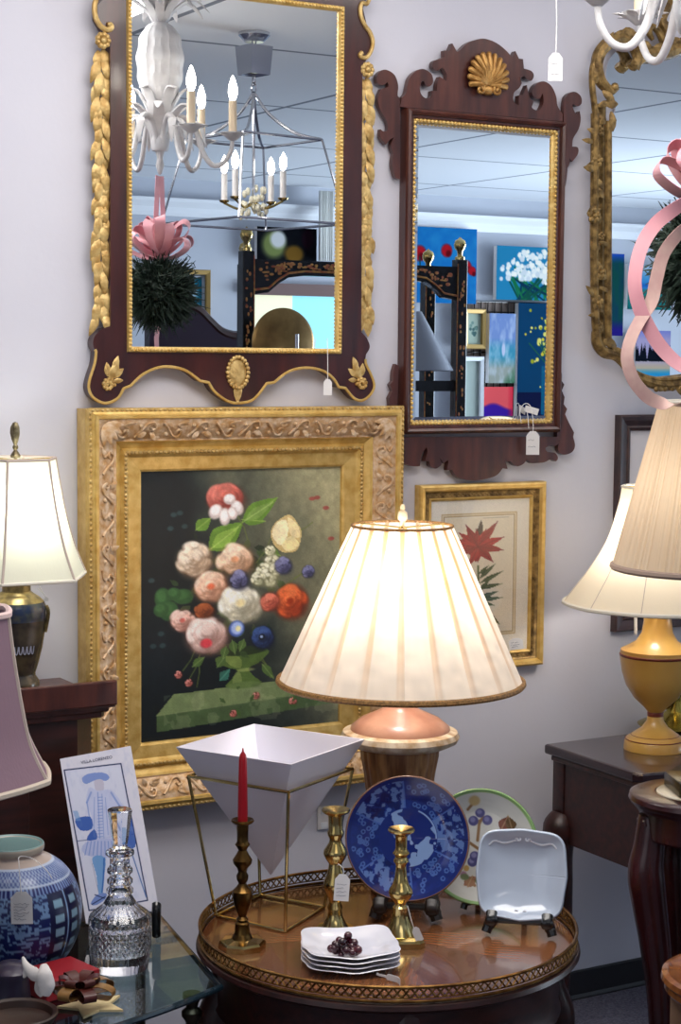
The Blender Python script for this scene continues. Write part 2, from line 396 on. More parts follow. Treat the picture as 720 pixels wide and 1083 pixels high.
slab('ceiling', (3.5, -3.0, CEIL+.03), (13, 6.4, .06), M_ceilm)
slab('wall_front', (3.5, FARY-.05, CEIL/2), (13, .1, CEIL), M_far)
slab('wall_right', (10.05, -3.0, CEIL/2), (.1, 6.2, CEIL), M_far)
M_base = mat('black_vinyl', (.012, .011, .014), .45)
bb = MB(); pr = [(0, 0), (.012, 0), (.012, .004), (.007, .012), (.006, .07), (.003, .074), (0, .074)]
fr = [(-3, -a, z) for a, z in pr]; bkk = [(10, -a, z) for a, z in pr]; bb.prism(fr, bkk); struct(bb.build('baseboard_back', M_base, smooth=False))
M_trim = mat('white_trim', srgb(226, 228, 232), .5)
cz = MR(520, 238, 5.98)[2]
tb = MB(); pr = [(0, -.05), (.02, -.05), (.03, -.03), (.03, .0), (.06, .03), (.06, .05), (0, .05)]
tb.prism([(1, FARY+a, cz+z) for a, z in pr], [(10, FARY+a, cz+z) for a, z in pr]); struct(tb.build('trim_front', M_trim, smooth=False))
# wall socket by the plant stand
oc = W(342, 865, .004); ot = thing('wall_outlet', 'small white electrical outlet on the wall behind the brass plant stand', 'outlet', oc)
MB().box((oc[0], -.003, oc[2]), (.032, .006, .055), bevel=.002).build('cover_plate', M_paper, ot)
q = MB()
for dz in (-.018, .018): q.box((oc[0], -.007, oc[2]+dz), (.018, .003, .016), bevel=.001)
q.build('socket', M_trim, ot)
# ================================================================== big mahogany and gilt mirror
def PW(pts, off): return [W(p[0], p[1], off) for p in pts]
def beads(mb, x0, x1, z0, z1, y, step, r, egg=1.0):
    def run(a, b):
        a, b = np.array(a), np.array(b); n = max(2, int(np.linalg.norm(b-a)/step))
        for i in range(n):
            p = a+(b-a)*(i+.5)/n; h = abs(b[0]-a[0]) > abs(b[2]-a[2])
            mb.ell(p, (r*egg if h else r, r*.8, r if h else r*egg), seg=6)
    run((x0, y, z0), (x1, y, z0)); run((x0, y, z1), (x1, y, z1)); run((x0, y, z0), (x0, y, z1)); run((x1, y, z0), (x1, y, z1))
g0 = W(138.5, 367, .031); g1 = W(358, 40, .031); lx0, lx1, lz0, lz1 = g0[0], g1[0], g0[2], W(250, 2, .016)[2]
lz1 = W(360, 12, .031)[2]
lm = thing('wall_mirror', 'large mahogany wall mirror with gilt leaf drops hung above the flower painting', 'mirror', ((lx0+lx1)/2, 0, lz0-.15))
OFF = .034
outl = [(117, 345), (108, 348), (100, 356), (98.5, 365), (101.5, 372, 1), (100, 384), (94.5, 402), (94, 412), (99, 421), (111, 426.5), (124, 421.5), (130.5, 411, 1), (138, 408, 1), (151.7, 395.5), (171.7, 388), (194, 391), (211.7, 403, 1), (220.5, 404.5, 1), (227, 414.5), (240, 424), (251, 426.3), (265, 424), (274, 416), (281.7, 405.5, 1), (289.5, 404.5, 1), (305, 393), (322.8, 389), (340.6, 392), (352, 400), (358, 409.5, 1), (365, 410.5, 1), (374, 421), (383, 423.5), (391.7, 417), (395.5, 407.8), (392, 396), (386.5, 384), (387, 375, 1), (391, 367), (388, 358), (382, 351)]
ow = [W(p[0], p[1], OFF) for p in spl(outl, 5, False)]
xl, xr = W(117, 200, OFF)[0], W(382, 200, OFF)[0]
# closed wooden frame: lower apron as traced, stiles, shaped top with a broken pediment
top = [(xr, 2.30), (xr+.012, 2.32), (xr+.028, 2.345), (xr+.028, 2.37), (xr+.01, 2.395), (xr+.0, 2.43), (xr+.012, 2.46), (xr+.03, 2.475), (xr+.03, 2.49), (xr-.03, 2.50), (xr-.10, 2.53), (xr-.17, 2.585), (xr-.21, 2.585), (xr-.215, 2.55), ((xl+xr)/2, 2.52)]
top = top+[(xl+xr-a, z) for a, z in top[::-1][1:]]
outer = [(p[0], p[2]) for p in ow]                      # runs from the left shoulder round the apron to the right shoulder
loop = outer+[(a, z) for a, z in top]
fb = MB(); v0 = []; 
inner = [(lx0-.01, lz0-.01), (lx1+.01, lz0-.01), (lx1+.01, lz1+.01), (lx0-.01, lz1+.01)]
n_ = len(outer)
def fullring(y): return [(a, y, z) for a, z in loop]
# split the ring into left and right halves along the apron and top middles so each is a simple outline
def half(y):
    cut = min(range(n_), key=lambda i: abs(outer[i][0]-(lx0+lx1)/2))
    tcut = n_+top.index(min(top, key=lambda t: abs(t[0]-(xl+xr)/2)))
    m = loop
    right = m[cut:tcut+1]+[((lx0+lx1)/2, lz1+.01), (lx1+.01, lz1+.01), (lx1+.01, lz0-.01), ((lx0+lx1)/2, lz0-.01)]
    left = m[tcut:]+m[:cut+1]+[((lx0+lx1)/2, lz0-.01), (lx0-.01, lz0-.01), (lx0-.01, lz1+.01), ((lx0+lx1)/2, lz1+.01)]
    return [[(a, y, z) for a, z in q] for q in (right, left)]
for A, B in zip(half(-OFF), half(-.004)): fb.prism(A, B)
fb.build('frame', M_mahog, lm, smooth=False)
MB().box(((lx0+lx1)/2, -.0275, (lz0+lz1)/2), (lx1-lx0+.008, .005, lz1-lz0+.008)).build('mirror_glass', M_silver, lm, smooth=False)
sb = MB(); sb.frame(lx0, lx1, lz0, lz1, [(-.001, .029), (-.001, .034), (.004, .04), (.009, .041), (.011, .034)])
beads(sb, lx0-.005, lx1+.005, lz0-.005, lz1+.005, -.041, .0085, .0042); sb.build('beaded_slip', M_gilt, lm)
# gilt edge line round the apron
eb = MB(); eb.tube([(p[0], -OFF-.001, p[2]) for p in ow[18:-18]], .0032, 6); eb.build('apron_edging', M_gilt, lm)
def spiral(cx, cy, r0, a0, turns, n=16, sgn=1): return [(cx+r0*(1-.8*i/n)*math.cos(a0+sgn*2*PI*turns*i/n), cy+r0*(1-.8*i/n)*math.sin(a0+sgn*2*PI*turns*i/n)) for i in range(n+1)]
lp = spl([np.array(p) for p in [(112, -14), (104, -6), (100, 6), (101, 18), (106, 27), (113, 31.5), (118, 29.5), (117, 26), (113.5, 26.5)]], 5, False)
MB().tube(PW(lp, OFF+.002), [.006]*30+[.0055]*(len(lp)-30), 8).build('side_scroll', M_giltpale, lm)
lp = spl([np.array(p) for p in [(391, -3), (388, 4), (383, 3), (381, 9), (382, 18), (386, 27), (391, 34), (394, 43), (393, 52), (388.5, 60), (383.5, 61), (380.5, 58), (383, 55.5)]], 5, False)
MB().tube(PW(lp, OFF+.002), .005, 8).build('side_scroll', M_giltpale, lm)
def leaf3(mb, p, d, w, l, nrm=(0, -1, 0), th=.35, curl=.25):
    """a carved leaf: pointed solid along d"""
    d = Vector(d).normalized(); nrm = Vector(nrm); s_ = d.cross(nrm).normalized(); p = Vector([float(x) for x in p]); rings = []
    for k, (t, q) in enumerate(((0, .25), (.2, .75), (.45, 1), (.7, .75), (.9, .32), (1, .04))):
        c = p+d*(l*t)+nrm*(curl*l*t*(1-t)*1.2)
        rings.append([mb._v(c+s_*(w*q*a)+nrm*(w*q*b*th)) for a, b in ((-1, 0), (-.5, .7), (0, .35), (.5, .7), (1, 0), (0, -.5))])
    for i in range(5):
        for k in range(6): mb.bm.faces.new((rings[i][k], rings[i][(k+1) % 6], rings[i+1][(k+1) % 6], rings[i+1][k]))
    mb.bm.faces.new(rings[0]); mb.bm.faces.new(rings[-1])
def leafdrop(ax, bx, y0, y1, side):
    mb = MB(); c = W((ax+bx)/2, y0, .03); r = .016
    mb.ell((c[0], -.036, c[2]), (r*.5, .008, r*.5), seg=8)
    for k in range(9):
        a = 2*PI*k/9; mb.ell((c[0]+r*.75*math.cos(a), -.034, c[2]+r*.75*math.sin(a)), (.0065, .006, .0065), seg=7)
    z0 = c[2]-.012; z1 = W(ax, y1, .03)[2]; R = random.Random(3); n = int((z0-z1)/.0235)
    for i in range(n):
        z = z0-(z0-z1-.045)*i/(n-1)
        for sd in (-1, 1):
            ang = sd*R.uniform(.10, .42); xx = W((ax+bx)/2, y0, .03)[0]+sd*R.uniform(.001, .007)
            xx += (W((ax+bx)/2, y1, .03)[0]-W((ax+bx)/2, y0, .03)[0])*i/n
            leaf3(mb, (xx, -.018-R.uniform(0, .008), z-R.uniform(0, .012)), (math.sin(ang), 0, -math.cos(ang)), R.uniform(.0095, .0125), R.uniform(.042, .058), curl=.3)
    return mb
leafdrop(99, 117, 43, 350, -1).build('leaf_drop', M_giltpale, lm)
leafdrop(382, 393, 74, 350, 1).build('leaf_drop', M_giltpale, lm)
def rosette_leaf(cx, cy, sx):
    mb = MB(); c = W(cx, cy, OFF)
    for k in range(14):
        t = k/14; a = 2*PI*1.6*t; r = .013*(1-.75*t); mb.ell((c[0]+sx*r*math.cos(a), -OFF-.003, c[2]+r*math.sin(a)), (.005, .006, .005), seg=6)
    for (dx, dz, l, w, ang) in ((.004, .010, .045, .011, .45), (.010, .016, .032, .008, .95), (.0, .018, .030, .008, -.1), (.012, .03, .034, .008, .35), (.013, .008, .022, .006, 1.5)):
        leaf3(mb, (c[0]+sx*dx, -OFF-.001, c[2]+dz), (sx*math.sin(ang), 0, math.cos(ang)), w, l, curl=.15)
    return mb
rosette_leaf(114, 407, 1).build('gilt_leaf_mount', M_giltpale, lm)
rosette_leaf(382, 406, -1).build('gilt_leaf_mount', M_giltpale, lm)
mb = MB(); c = W(251, 394, OFF)
for k in range(22):
    a = 2*PI*k/22; mb.ell((c[0]+.025*math.cos(a), -OFF-.003, c[2]+.034*math.sin(a)), (.005, .005, .005), seg=6)
mb.ell((c[0], -OFF, c[2]), (.022, .004, .031), seg=16)
for ang, l, w in ((0, .034, .006), (.5, .03, .006), (-.5, .03, .006), (1.0, .022, .005), (-1.0, .022, .005)): leaf3(mb, (c[0], -OFF-.003, c[2]-.014), (math.sin(ang), 0, math.cos(ang)), w, l, curl=.2)
leaf3(mb, (c[0], -OFF-.001, c[2]-.018), (0, 0, -1), .011, .05, curl=.1); mb.ell((c[0], -OFF-.002, c[2]-.066), (.004, .004, .005), seg=6)
mb.build('gilt_oval_mount', M_giltpale, lm)
# ================================================================== fretwork mahogany mirror with gilt shell
O2 = .03
a = W(423, 113, O2); b = W(595, 128, O2); c = W(427, 463, O2); d = W(590, 463, O2)
fx0, fx1, fz0, fz1 = (a[0]+c[0])/2, (b[0]+d[0])/2, (c[2]+d[2])/2, (a[2]+b[2])/2
gi0 = W(434.5, 446, .016); gi1 = W(579.5, 446, .016); gt = W(437, 129, .016); gt2 = W(583, 142, .016)
gx0, gx1, gz0, gz1 = (gi0[0]+gt[0])/2, (gi1[0]+gt2[0])/2, gi0[2], (gt[2]+gt2[2])/2
mm = thing('wall_mirror', 'tall fretwork mahogany mirror with a gilt shell crest and carved ears', 'mirror', ((fx0+fx1)/2, 0, fz0-.1))
fb = MB(); wd_ = (fx1-fx0-(gx1-gx0))/2
fb.frame(gx0, gx1, gz0, gz1, [(.006, .01), (.006, .026), (.010, .030), (wd_*.5, .030), (wd_*.55, .036), (wd_*.75, .040), (wd_*.9, .036), (wd_, .03), (wd_, .003)])
fb.build('frame', M_mahogred, mm, smooth=False)
bev = .011
gb = MB(); P_ = [(gx0, gz0), (gx1, gz0), (gx1, gz1), (gx0, gz1)]; Q_ = [(gx0+bev, gz0+bev), (gx1-bev, gz0+bev), (gx1-bev, gz1-bev), (gx0+bev, gz1-bev)]
vo = [gb._v((x, -.0175, z)) for x, z in P_]; vi = [gb._v((x, -.0195, z)) for x, z in Q_]; vb = [gb._v((x, -.006, z)) for x, z in P_]
gb.bm.faces.new(vi); gb.bm.faces.new(vb[::-1])
for k in range(4): gb.bm.faces.new((vo[k], vo[(k+1) % 4], vi[(k+1) % 4], vi[k])); gb.bm.faces.new((vb[k], vb[(k+1) % 4], vo[(k+1) % 4], vo[k]))
gb.build('mirror_glass', M_silver, mm, smooth=False)
sb = MB(); sb.frame(gx0, gx1, gz0, gz1, [(0, .016), (0, .022), (.003, .026), (.008, .027), (.009, .022)])
beads(sb, gx0-.004, gx1+.004, gz0-.004, gz1+.004, -.027, .0105, .0045, 1.05); sb.build('beaded_slip', M_gilt, mm)
crest = [(423, 113, 1), (425, 103, 1), (429, 99), (431, 91), (433.5, 82), (440, 75), (448, 73), (456, 78), (458, 86), (455, 91), (450.5, 91), (448, 86), (445.5, 87), (444, 95), (446.7, 101.5), (451.7, 104), (456, 101.7), (456.5, 96, 1), (461.7, 96, 1), (462.5, 88), (465, 81, 1), (472, 86, 1), (472.5, 79), (468, 72), (462, 75), (457.5, 71), (459, 64.5), (465, 62.5, 1), (470, 60, 1), (470, 53.3, 1), (475, 54, 1), (478.3, 45.8, 1), (483.3, 55, 1), (486.7, 52.5), (495, 45), (508, 41), (517, 42), (527, 46.7), (536.7, 55), (541, 61, 1), (545, 54, 1), (548.7, 62, 1), (553, 62.5, 1), (554, 72.5, 1), (561.7, 75), (564.5, 80), (561.7, 85.5), (557, 83.5), (554, 80.5), (550, 83, 1), (551.7, 88, 1), (549, 93), (543.5, 98), (543, 107), (548.5, 111.5, 1), (548.7, 101, 1), (553, 100, 1), (557, 90, 1), (560, 103), (564, 107.5), (562.5, 114), (570, 116.7), (574.7, 108), (573.7, 99), (571, 104), (566, 104), (562.5, 97.5), (566.7, 89), (575, 86), (583, 91), (588, 101.7), (589.5, 111.7), (595, 121, 1), (595, 128.5, 1)]
MB().wallprism(crest, .024, .016, 4).build('crest', M_mahogred, mm, smooth=False)
earL = [(423, 190, 1), (423, 112), (420.5, 101), (421, 90), (417, 79), (408, 73.7), (401, 76), (398, 81.7), (399.5, 88), (405, 90), (410, 86.5, 1), (410.5, 91.5), (403, 94, 1), (399.7, 105), (402.5, 116.7), (409, 128), (410, 137.5), (405.5, 139), (402.5, 136.7, 1), (402.5, 145), (408, 153, 1), (412, 148), (416.7, 145, 1), (413.5, 153), (416, 163, 1), (415, 175), (418, 187)]
MB().wallprism(earL, .022, .014, 4).build('carved_ear', M_mahogred, mm, smooth=False)
earR = [(595, 205, 1), (596, 127), (597, 108), (600, 100), (607.5, 97), (614, 101.7), (615, 109), (611, 112.5), (606, 110, 1), (605.5, 113), (609, 121.7, 1), (613, 117.5, 1), (614, 126.7), (611.7, 136.7), (606, 146.7), (605, 155, 1), (611, 156), (611, 163), (605, 171, 1), (602, 167, 1), (602.5, 172), (600, 178, 1), (599, 190), (597, 200)]
MB().wallprism(earR, .022, .014, 4).build('carved_ear', M_mahogred, mm, smooth=False)
earLR = [(589, 463, 1), (591.7, 466), (590, 473), (591.5, 478.5), (597, 481), (605, 478), (608, 471), (606, 462, 1), (607, 457.5, 1), (601, 446), (597.5, 438, 1), (599.7, 432.5, 1), (596, 427.5, 1), (597, 420, 1), (594, 413, 1), (596.7, 406.7, 1), (594, 403, 1), (594, 395), (592, 386, 1), (589, 388, 1)]
MB().wallprism(earLR, .022, .014, 4).build('carved_ear', M_mahogred, mm, smooth=False)
q = [W(p[0], p[1], .022) for p in spl(earLR, 4)]; cx2 = fx0+fx1
MB().prism([(cx2-p[0], p[1], p[2]) for p in q], [(cx2-p[0], p[1]+.014, p[2]) for p in q]).build('carved_ear', M_mahogred, mm, smooth=False)
apron = [(426, 462, 1), (590, 462, 1), (591.7, 468, 1), (587, 472), (581.7, 471), (577, 474), (579, 478), (586.7, 479), (590, 484), (587.5, 488), (583, 485.5), (575, 489), (562.5, 490, 1), (557, 486, 1), (553, 491), (546, 493), (540, 488, 1), (534.5, 488, 1), (536.7, 496, 1), (531.7, 495, 1), (526, 502), (518, 505.5), (505, 508), (493, 507.5), (483, 504), (478, 497), (473, 497.5, 1), (474, 486.7, 1), (469, 490, 1), (465, 484, 1), (466.7, 491), (461, 495.5), (455, 493), (454, 488), (449, 488, 1), (452, 478), (451, 473, 1), (446, 481), (444, 493, 1), (435, 493), (424, 489, 1), (421, 484, 1), (428, 478), (425, 472)]
MB().wallprism(apron, .024, .016, 4).build('apron', M_mahogred, mm, smooth=False)
# gilt shell
mb = MB(); c = W(514, 84, .024); rx = .052
for k in range(13):
    a = -PI*.12+PI*1.24*k/12; tip = (c[0]+rx*math.cos(a)*1.02, -.034, c[2]+.004+rx*1.0*math.sin(a)*1.02)
    mb.tube([(c[0]+.006*math.cos(a), -.032, c[2]-.014), ((c[0]*.45+tip[0]*.55), -.042, (c[2]-.014)*.45+tip[2]*.55), tip], [.003, .0062, .0070], 8)
    mb.ell(tip, (.0072, .0065, .0072), seg=8)
for sx in (-1, 1):
    sp = [(c[0]+sx*.024+.012*(1-.85*i/20)*math.cos(PI/2+sx*2*PI*1.4*i/20), -.036-.004*i/20, c[2]-.026+.012*(1-.85*i/20)*math.sin(PI/2+sx*2*PI*1.4*i/20)) for i in range(21)]
    mb.tube(sp, .0036, 7)
mb.ell((c[0], -.03, c[2]-.026), (.02, .008, .012), seg=10); mb.build('gilt_shell', mat('shell_gilt', srgb(190, 146, 82), .4, .5, srgb(140, 96, 44), 50, .2, 120), mm)
# ================================================================== rococo gilt mirror at the right
O3 = .035
rm = thing('wall_mirror', 'carved rococo gold mirror at the right behind the pink ribbons', 'mirror', (3.13, 0, 1.5))
RC = 3.13
def mir(p): return (2*RC-p[0], p[1], p[2])
def both(mb, pix, rad, off=O3, flat=None, seg=8, n=5):
    q = PW(spl([np.array(p, float) for p in pix], n, False), off); R = rad
    if isinstance(rad, tuple): R = list(np.interp(np.linspace(0, 1, len(q)), np.linspace(0, 1, len(rad)), rad))
    mb.tube(q, R, seg, flat=flat, up=(0, -1, 0)); mb.tube([mir(p) for p in q], R, seg, flat=flat, up=(0, -1, 0))
inner_px = [(647, 128), (651, 112), (646, 98), (641, 82), (643, 66), (652, 54), (662, 54), (668, 62), (672, 70), (680, 66), (700, 62), (722, 50)]
low_px = [(647, 365), (656, 378), (670, 394), (690, 402), (722, 396)]
gl = PW(spl([np.array(p, float) for p in inner_px], 4, False), .012); gl2 = PW(spl([np.array(p, float) for p in low_px], 4, False), .012)
lefts = gl[::-1]+gl2; outline = lefts+[mir(p) for p in lefts[::-1]]
outline = [(p[0], -.012, p[2]) for p in outline]
MB().prism(outline, [(p[0], -.006, p[2]) for p in outline]).build('mirror_glass', M_silver, rm, smooth=False)
mb = MB()
both(mb, [(643, 128), (643, 200), (642.5, 290), (643, 362)], .0095)                                 # inner moulding
both(mb, [(629, 120), (628.5, 180), (628, 260), (629, 330), (631, 355)], .0105)                     # outer moulding
both(mb, [(636, 110), (635, 200), (635, 300), (637, 366)], .014, .014, flat=.5)                     # hollow between
both(mb, [(651, 92), (646, 96), (640, 92), (634, 84), (631, 70), (634, 56), (643, 46), (655, 41), (664, 44), (672, 52), (674, 63), (670, 70), (665, 66)], (.011, .012, .014, .015, .016, .017, .017, .016, .015, .013, .01))
both(mb, [(630, 125), (628, 108), (626, 88), (627, 70), (634, 54), (646, 43)], .008)
both(mb, [(672, 66), (684, 58), (700, 56), (716, 51), (730, 42)], (.012, .018, .02, .02, .018))
both(mb, [(704, 52), (706, 36), (700, 22), (704, 8), (716, -4), (730, -8)], (.016, .018, .012, .016, .016, .014))
both(mb, [(690, 42), (686, 34), (689, 28), (696, 33), (702, 44)], (.005, .009, .008, .009, .012))
both(mb, [(630, 350), (631, 362), (638, 372), (650, 376), (658, 384), (668, 396), (684, 404), (704, 408), (725, 405), (745, 402)], (.011, .014, .015, .013, .010, .010, .012, .014, .013, .012))
both(mb, [(645, 362), (652, 376), (664, 389), (682, 399), (704, 402), (740, 398)], .008)
mb.build('frame', M_giltold, rm)
mb = MB(); R = random.Random(5)
def orn(px, py, r, off=O3+.008):
    c = W(px, py, off)
    for q in (c, np.array(mir(c))): mb.ell(q, (r, r*.8, r), seg=8)
def flower3(px, py, r, off=O3+.006):
    c = W(px, py, off)
    for q in (c, np.array(mir(c))):
        for k in range(5):
            a = 2*PI*k/5+.3; mb.ell((q[0]+r*.62*math.cos(a), q[1], q[2]+r*.62*math.sin(a)), (r*.45, r*.3, r*.45), seg=7)
        mb.ell((q[0], q[1]-r*.2, q[2]), (r*.3, r*.3, r*.3), seg=7)
orn(650, 92, .011); orn(672, 68, .008)
for (x, y, r) in ((634, 138, .014), (632, 170, .016), (635, 288, .017), (632, 320, .018), (628, 228, .02), (636, 250, .011), (633, 344, .012)): flower3(x, y, r)
def oleaf(px, py, ang, w, l, off=O3):
    c = W(px, py, off)
    leaf3(mb, c, (math.sin(ang), 0, math.cos(ang)), w, l); leaf3(mb, mir(c), (-math.sin(ang), 0, math.cos(ang)), w, l)
for i in range(26):
    y = 112+i*9.6; oleaf(631+R.uniform(-3, 4), y, R.uniform(-2.6, 2.6), R.uniform(.006, .010), R.uniform(.022, .04), O3+.004)
for (x, y, a_, w, l) in ((648, 44, .9, .014, .05), (655, 38, 1.2, .015, .05), (662, 36, 1.8, .014, .05), (640, 52, .5, .012, .05), (634, 66, .2, .012, .05), (676, 44, 2.0, .013, .05), (630, 88, .1, .013, .05), (637, 96, 2.2, .012, .05), (690, 52, 1.4, .014, .05), (704, 50, 1.0, .014, .05), (672, 60, 2.8, .012, .035), (640, 110, 1.5, .012, .04), (646, 118, 3.0, .012, .05), (638, 360, 1.9, .013, .045), (648, 368, 2.2, .013, .05), (634, 368, 2.5, .012, .03), (655, 382, 2.2, .011, .05), (664, 392, 2.3, .010, .04), (690, 408, 1.7, .012, .05), (704, 410, 1.3, .012, .04), (715, 411, 1.9, .012, .04), (725, 408, 1.5, .012, .04), (702, 14, .3, .012, .05), (710, 2, .9, .012, .05), (708, 36, .1, .012, .04)): oleaf(x, y, a_, w, l, O3+.006)
for x in (694, 703, 711, 719): orn(x, 411-(x-703)*.05, .008)
mb.build('carved_ornament', M_giltold, rm)
# ================================================================== flower painting in the wide gilt frame
c0 = W(147, 498, .02); c1 = W(361, 492, .02); c2 = W(147, 787, .02)
qx0, qx1, qz0, qz1 = c0[0], c1[0], c2[2], (c0[2]+c1[2])/2
fp = thing('framed_painting', 'large oil painting of a flower bouquet in a wide ornate gilt frame', 'painting', ((qx0+qx1)/2, 0, qz0-.145))
DX = W(78, 640, .003)[0]; dw = qx0-DX-.009
fb = MB(); pf = [(-.004, .012), (-.002, .026), (.003, .029), (.03, .033), (.034, .036), (.038, .042), (.044, .043), (.048, .038), (.05, .036), (.062, .044), (.066, .05)]
fb.frame(qx0, qx1, qz0, qz1, pf); fb.build('inner_moulding', M_gilt, fp, smooth=False)
fb = MB(); fb.frame(qx0, qx1, qz0, qz1, [(.066, .05), (.070, .048), (.076, .053), (.088, .061), (.10, .068), (.110, .072), (.114, .073)]); fb.build('carved_cove', M_giltpink, fp)
fb = MB(); fb.frame(qx0, qx1, qz0, qz1, [(.114, .073), (.116, .078), (.122, .079), (.125, .074), (.130, .072), (.136, .072), (.138, .064), (dw-.003, .058), (dw, .05), (dw, .003)]); fb.build('outer_moulding', M_gilt, fp, smooth=False)
sb = MB(); beads(sb, qx0-.041, qx1+.041, qz0-.041, qz1+.041, -.043, .0095, .0042, 1.1); sb.build('inner_beading', M_giltpale, fp); sb = MB(); beads(sb, qx0-.133, qx1+.133, qz0-.133, qz1+.133, -.072, .011, .0035, 1.2); sb.build('outer_beading', M_giltpale, fp)
ob = MB(); R = random.Random(9)
def scroll_run(a, b, nrm_in):
    a, b = np.array(a), np.array(b); Lg = np.linalg.norm(b-a); t = (b-a)/Lg; w = np.array(nrm_in, float); n = int(Lg/.062)
    def at(u, v): # u along, v across -1..1 (cove slope)
        return a+t*u+w*(v*.019)+np.array([0, -.062-.0105*(-v)-.002, 0])
    for i in range(n):
        u0 = Lg*(i+.5)/n; f_ = 1 if i % 2 else -1
        pts = [at(u0-.03, f_*.8), at(u0-.018, f_*.2), at(u0-.004, -f_*.7), at(u0+.010, -f_*.8), at(u0+.016, -f_*.2), at(u0+.008, 0), at(u0+.004, -f_*.3)]
        ob.tube(spl3(pts, 3), .0032, 6)
        ob.tube(spl3([at(u0+.028, f_*.9), at(u0+.014, f_*.8), at(u0+.006, f_*.5), at(u0+.014, f_*.25)], 3), .0028, 6)
        for s_ in (-1, 1):
            d_ = t*R.uniform(.3, 1)*s_+w*f_*R.uniform(.2, .9); leaf3(ob, at(u0+.005*s_, f_*.3), d_, .006, .022)
        ob.ell(at(u0-.02, -f_*.5), (.005, .004, .005), seg=6)
for (A, B, nn) in (((qx0-.09, 0, qz0-.09), (qx1+.09, 0, qz0-.09), (0, 0, 1)), ((qx0-.09, 0, qz1+.09), (qx1+.09, 0, qz1+.09), (0, 0, -1)), ((qx0-.09, 0, qz0-.06), (qx0-.09, 0, qz1+.06), (1, 0, 0)), ((qx1+.09, 0, qz0-.06), (qx1+.09, 0, qz1+.06), (-1, 0, 0))): scroll_run(A, B, nn)
for sx, X in ((1, qx0-.09), (-1, qx1+.09)):
    for sz, Z_ in ((1, qz0-.09), (-1, qz1+.09)):
        for k in range(5): leaf3(ob, (X-sx*.012, -.072, Z_-sz*.012), (sx*math.cos(k*.4), 0, sz*math.sin(k*.4)), .009, .045)
ob.build('scroll_ornament', M_giltpink, fp)
# the picture itself
K = 1
pc = Pic(146, 494, 361, 786, 240, 330, (9, 18, 22))
nz = noise2(240, 330, 5, 2)
g = np.clip((pc.X-190)/170+(560-pc.Y)/420+(nz-.5)*.5, 0, 1)[..., None]; pc.c = pc.c*(1-g)+np.array([150, 146, 112])*g
g = np.clip((pc.X-250)/140, 0, 1)*np.clip((700-pc.Y)/160, 0, 1)*.5; pc.put(g, (168, 160, 124))
g = np.clip(1-np.hypot((pc.X-168)/40, (pc.Y-690)/60), 0, 1)*.5; pc.put(g, (18, 30, 38))
def pp(x, y): return (140+x/3.13, 490+y/3.13)
def pell(x, y, rx, ry, col, **k): pc.ell(*pp(x, y), rx/3.13, ry/3.13, col, **k)
# ledge
pc.poly([pp(75, 835), pp(130, 768), pp(690, 745), pp(690, 812)], (108, 124, 82)); pc.poly([pp(75, 835), pp(690, 800), pp(690, 850), pp(78, 890)], (66, 86, 52))
pc.put(((noise2(240, 330, 14, 8) > .56) & (pc.Y > pp(0, 770)[1]) & (pc.Y < pp(0, 885)[1]) & (pc.X > pp(100, 0)[0]))*.25, (150, 156, 120))
pc.line([pp(75, 835), pp(690, 803)], .8, (130, 140, 100), .7)
# vase
pc.poly([pp(268, 655), pp(300, 690), pp(335, 702), pp(335, 715), pp(318, 735), pp(302, 762), pp(415, 758), pp(398, 735), pp(378, 712), pp(380, 698), pp(415, 680), pp(438, 640)], (74, 96, 42), 1, 3)
pc.poly([pp(290, 655), pp(320, 690), pp(350, 696), pp(345, 660)], (132, 148, 76), .6, 3); pc.poly([pp(330, 715), pp(322, 750), pp(350, 752), pp(348, 715)], (128, 144, 84), .6, 3)
pell(360, 758, 58, 12, (88, 108, 58)); pell(352, 640, 82, 16, (36, 48, 22)); pell(365, 706, 30, 6, (150, 160, 96), a=.6)
# dark foliage behind the bouquet
R = random.Random(2)
for i in range(90):
    th = R.uniform(0, 2*PI); rr = R.uniform(.1, 1); x = 320+190*rr*math.cos(th); y = 430+240*rr*math.sin(th); a_ = R.uniform(0, 2*PI); l = R.uniform(25, 55)
    pc.leaf(*pp(x, y), *pp(x+l*math.cos(a_), y+l*math.sin(a_)), l*.28/3.13, R.choice([(28, 46, 22), (44, 62, 28), (56, 76, 38), (26, 36, 22), (74, 82, 46)]), a=.75)
for (x, y, x2, y2, w) in ((350, 200, 470, 120, 36), (240, 290, 355, 200, 48), (200, 220, 250, 180, 24), (350, 190, 430, 200, 20), (430, 300, 480, 320, 22)):
    pc.leaf(*pp(x, y), *pp(x2, y2), w/3.13, (92, 128, 44), (150, 172, 90)); 
pc.leaf(*pp(250, 285), *pp(340, 215), 26/3.13, (126, 160, 64), (170, 190, 110)); pc.leaf(*pp(360, 195), *pp(455, 135), 20/3.13, (112, 142, 66), (170, 190, 120))
for (x, y, rx, ry) in ((95, 440, 26, 34), (115, 485, 30, 34), (160, 440, 34, 26), (90, 480, 24, 24), (130, 430, 24, 22)): pell(x, y, rx, ry, (44, 80, 42), soft=.2); pell(x-4, y-6, rx*.6, ry*.6, (66, 108, 58), soft=.5, a=.7)
for (x1, y1, x2, y2) in ((335, 175, 370, 260), (450, 255, 400, 340), (540, 240, 590, 210), (130, 540, 190, 500), (160, 690, 200, 620), (175, 730, 215, 640), (205, 750, 210, 650), (420, 680, 460, 740), (450, 740, 420, 670), (560, 380, 500, 420), (580, 370, 530, 400)): pc.line([pp(x1, y1), pp((x1+x2)/2+6, (y1+y2)/2), pp(x2, y2)], 1.1, (98, 110, 52), .8)
Wd, Wm, Wl = (150, 140, 112), (222, 212, 188), (248, 244, 232)
def fl(x, y, r, d_, m_, l_, **k): pc.bloom(*pp(x, y), r/3.13, d_, m_, l_, **k)
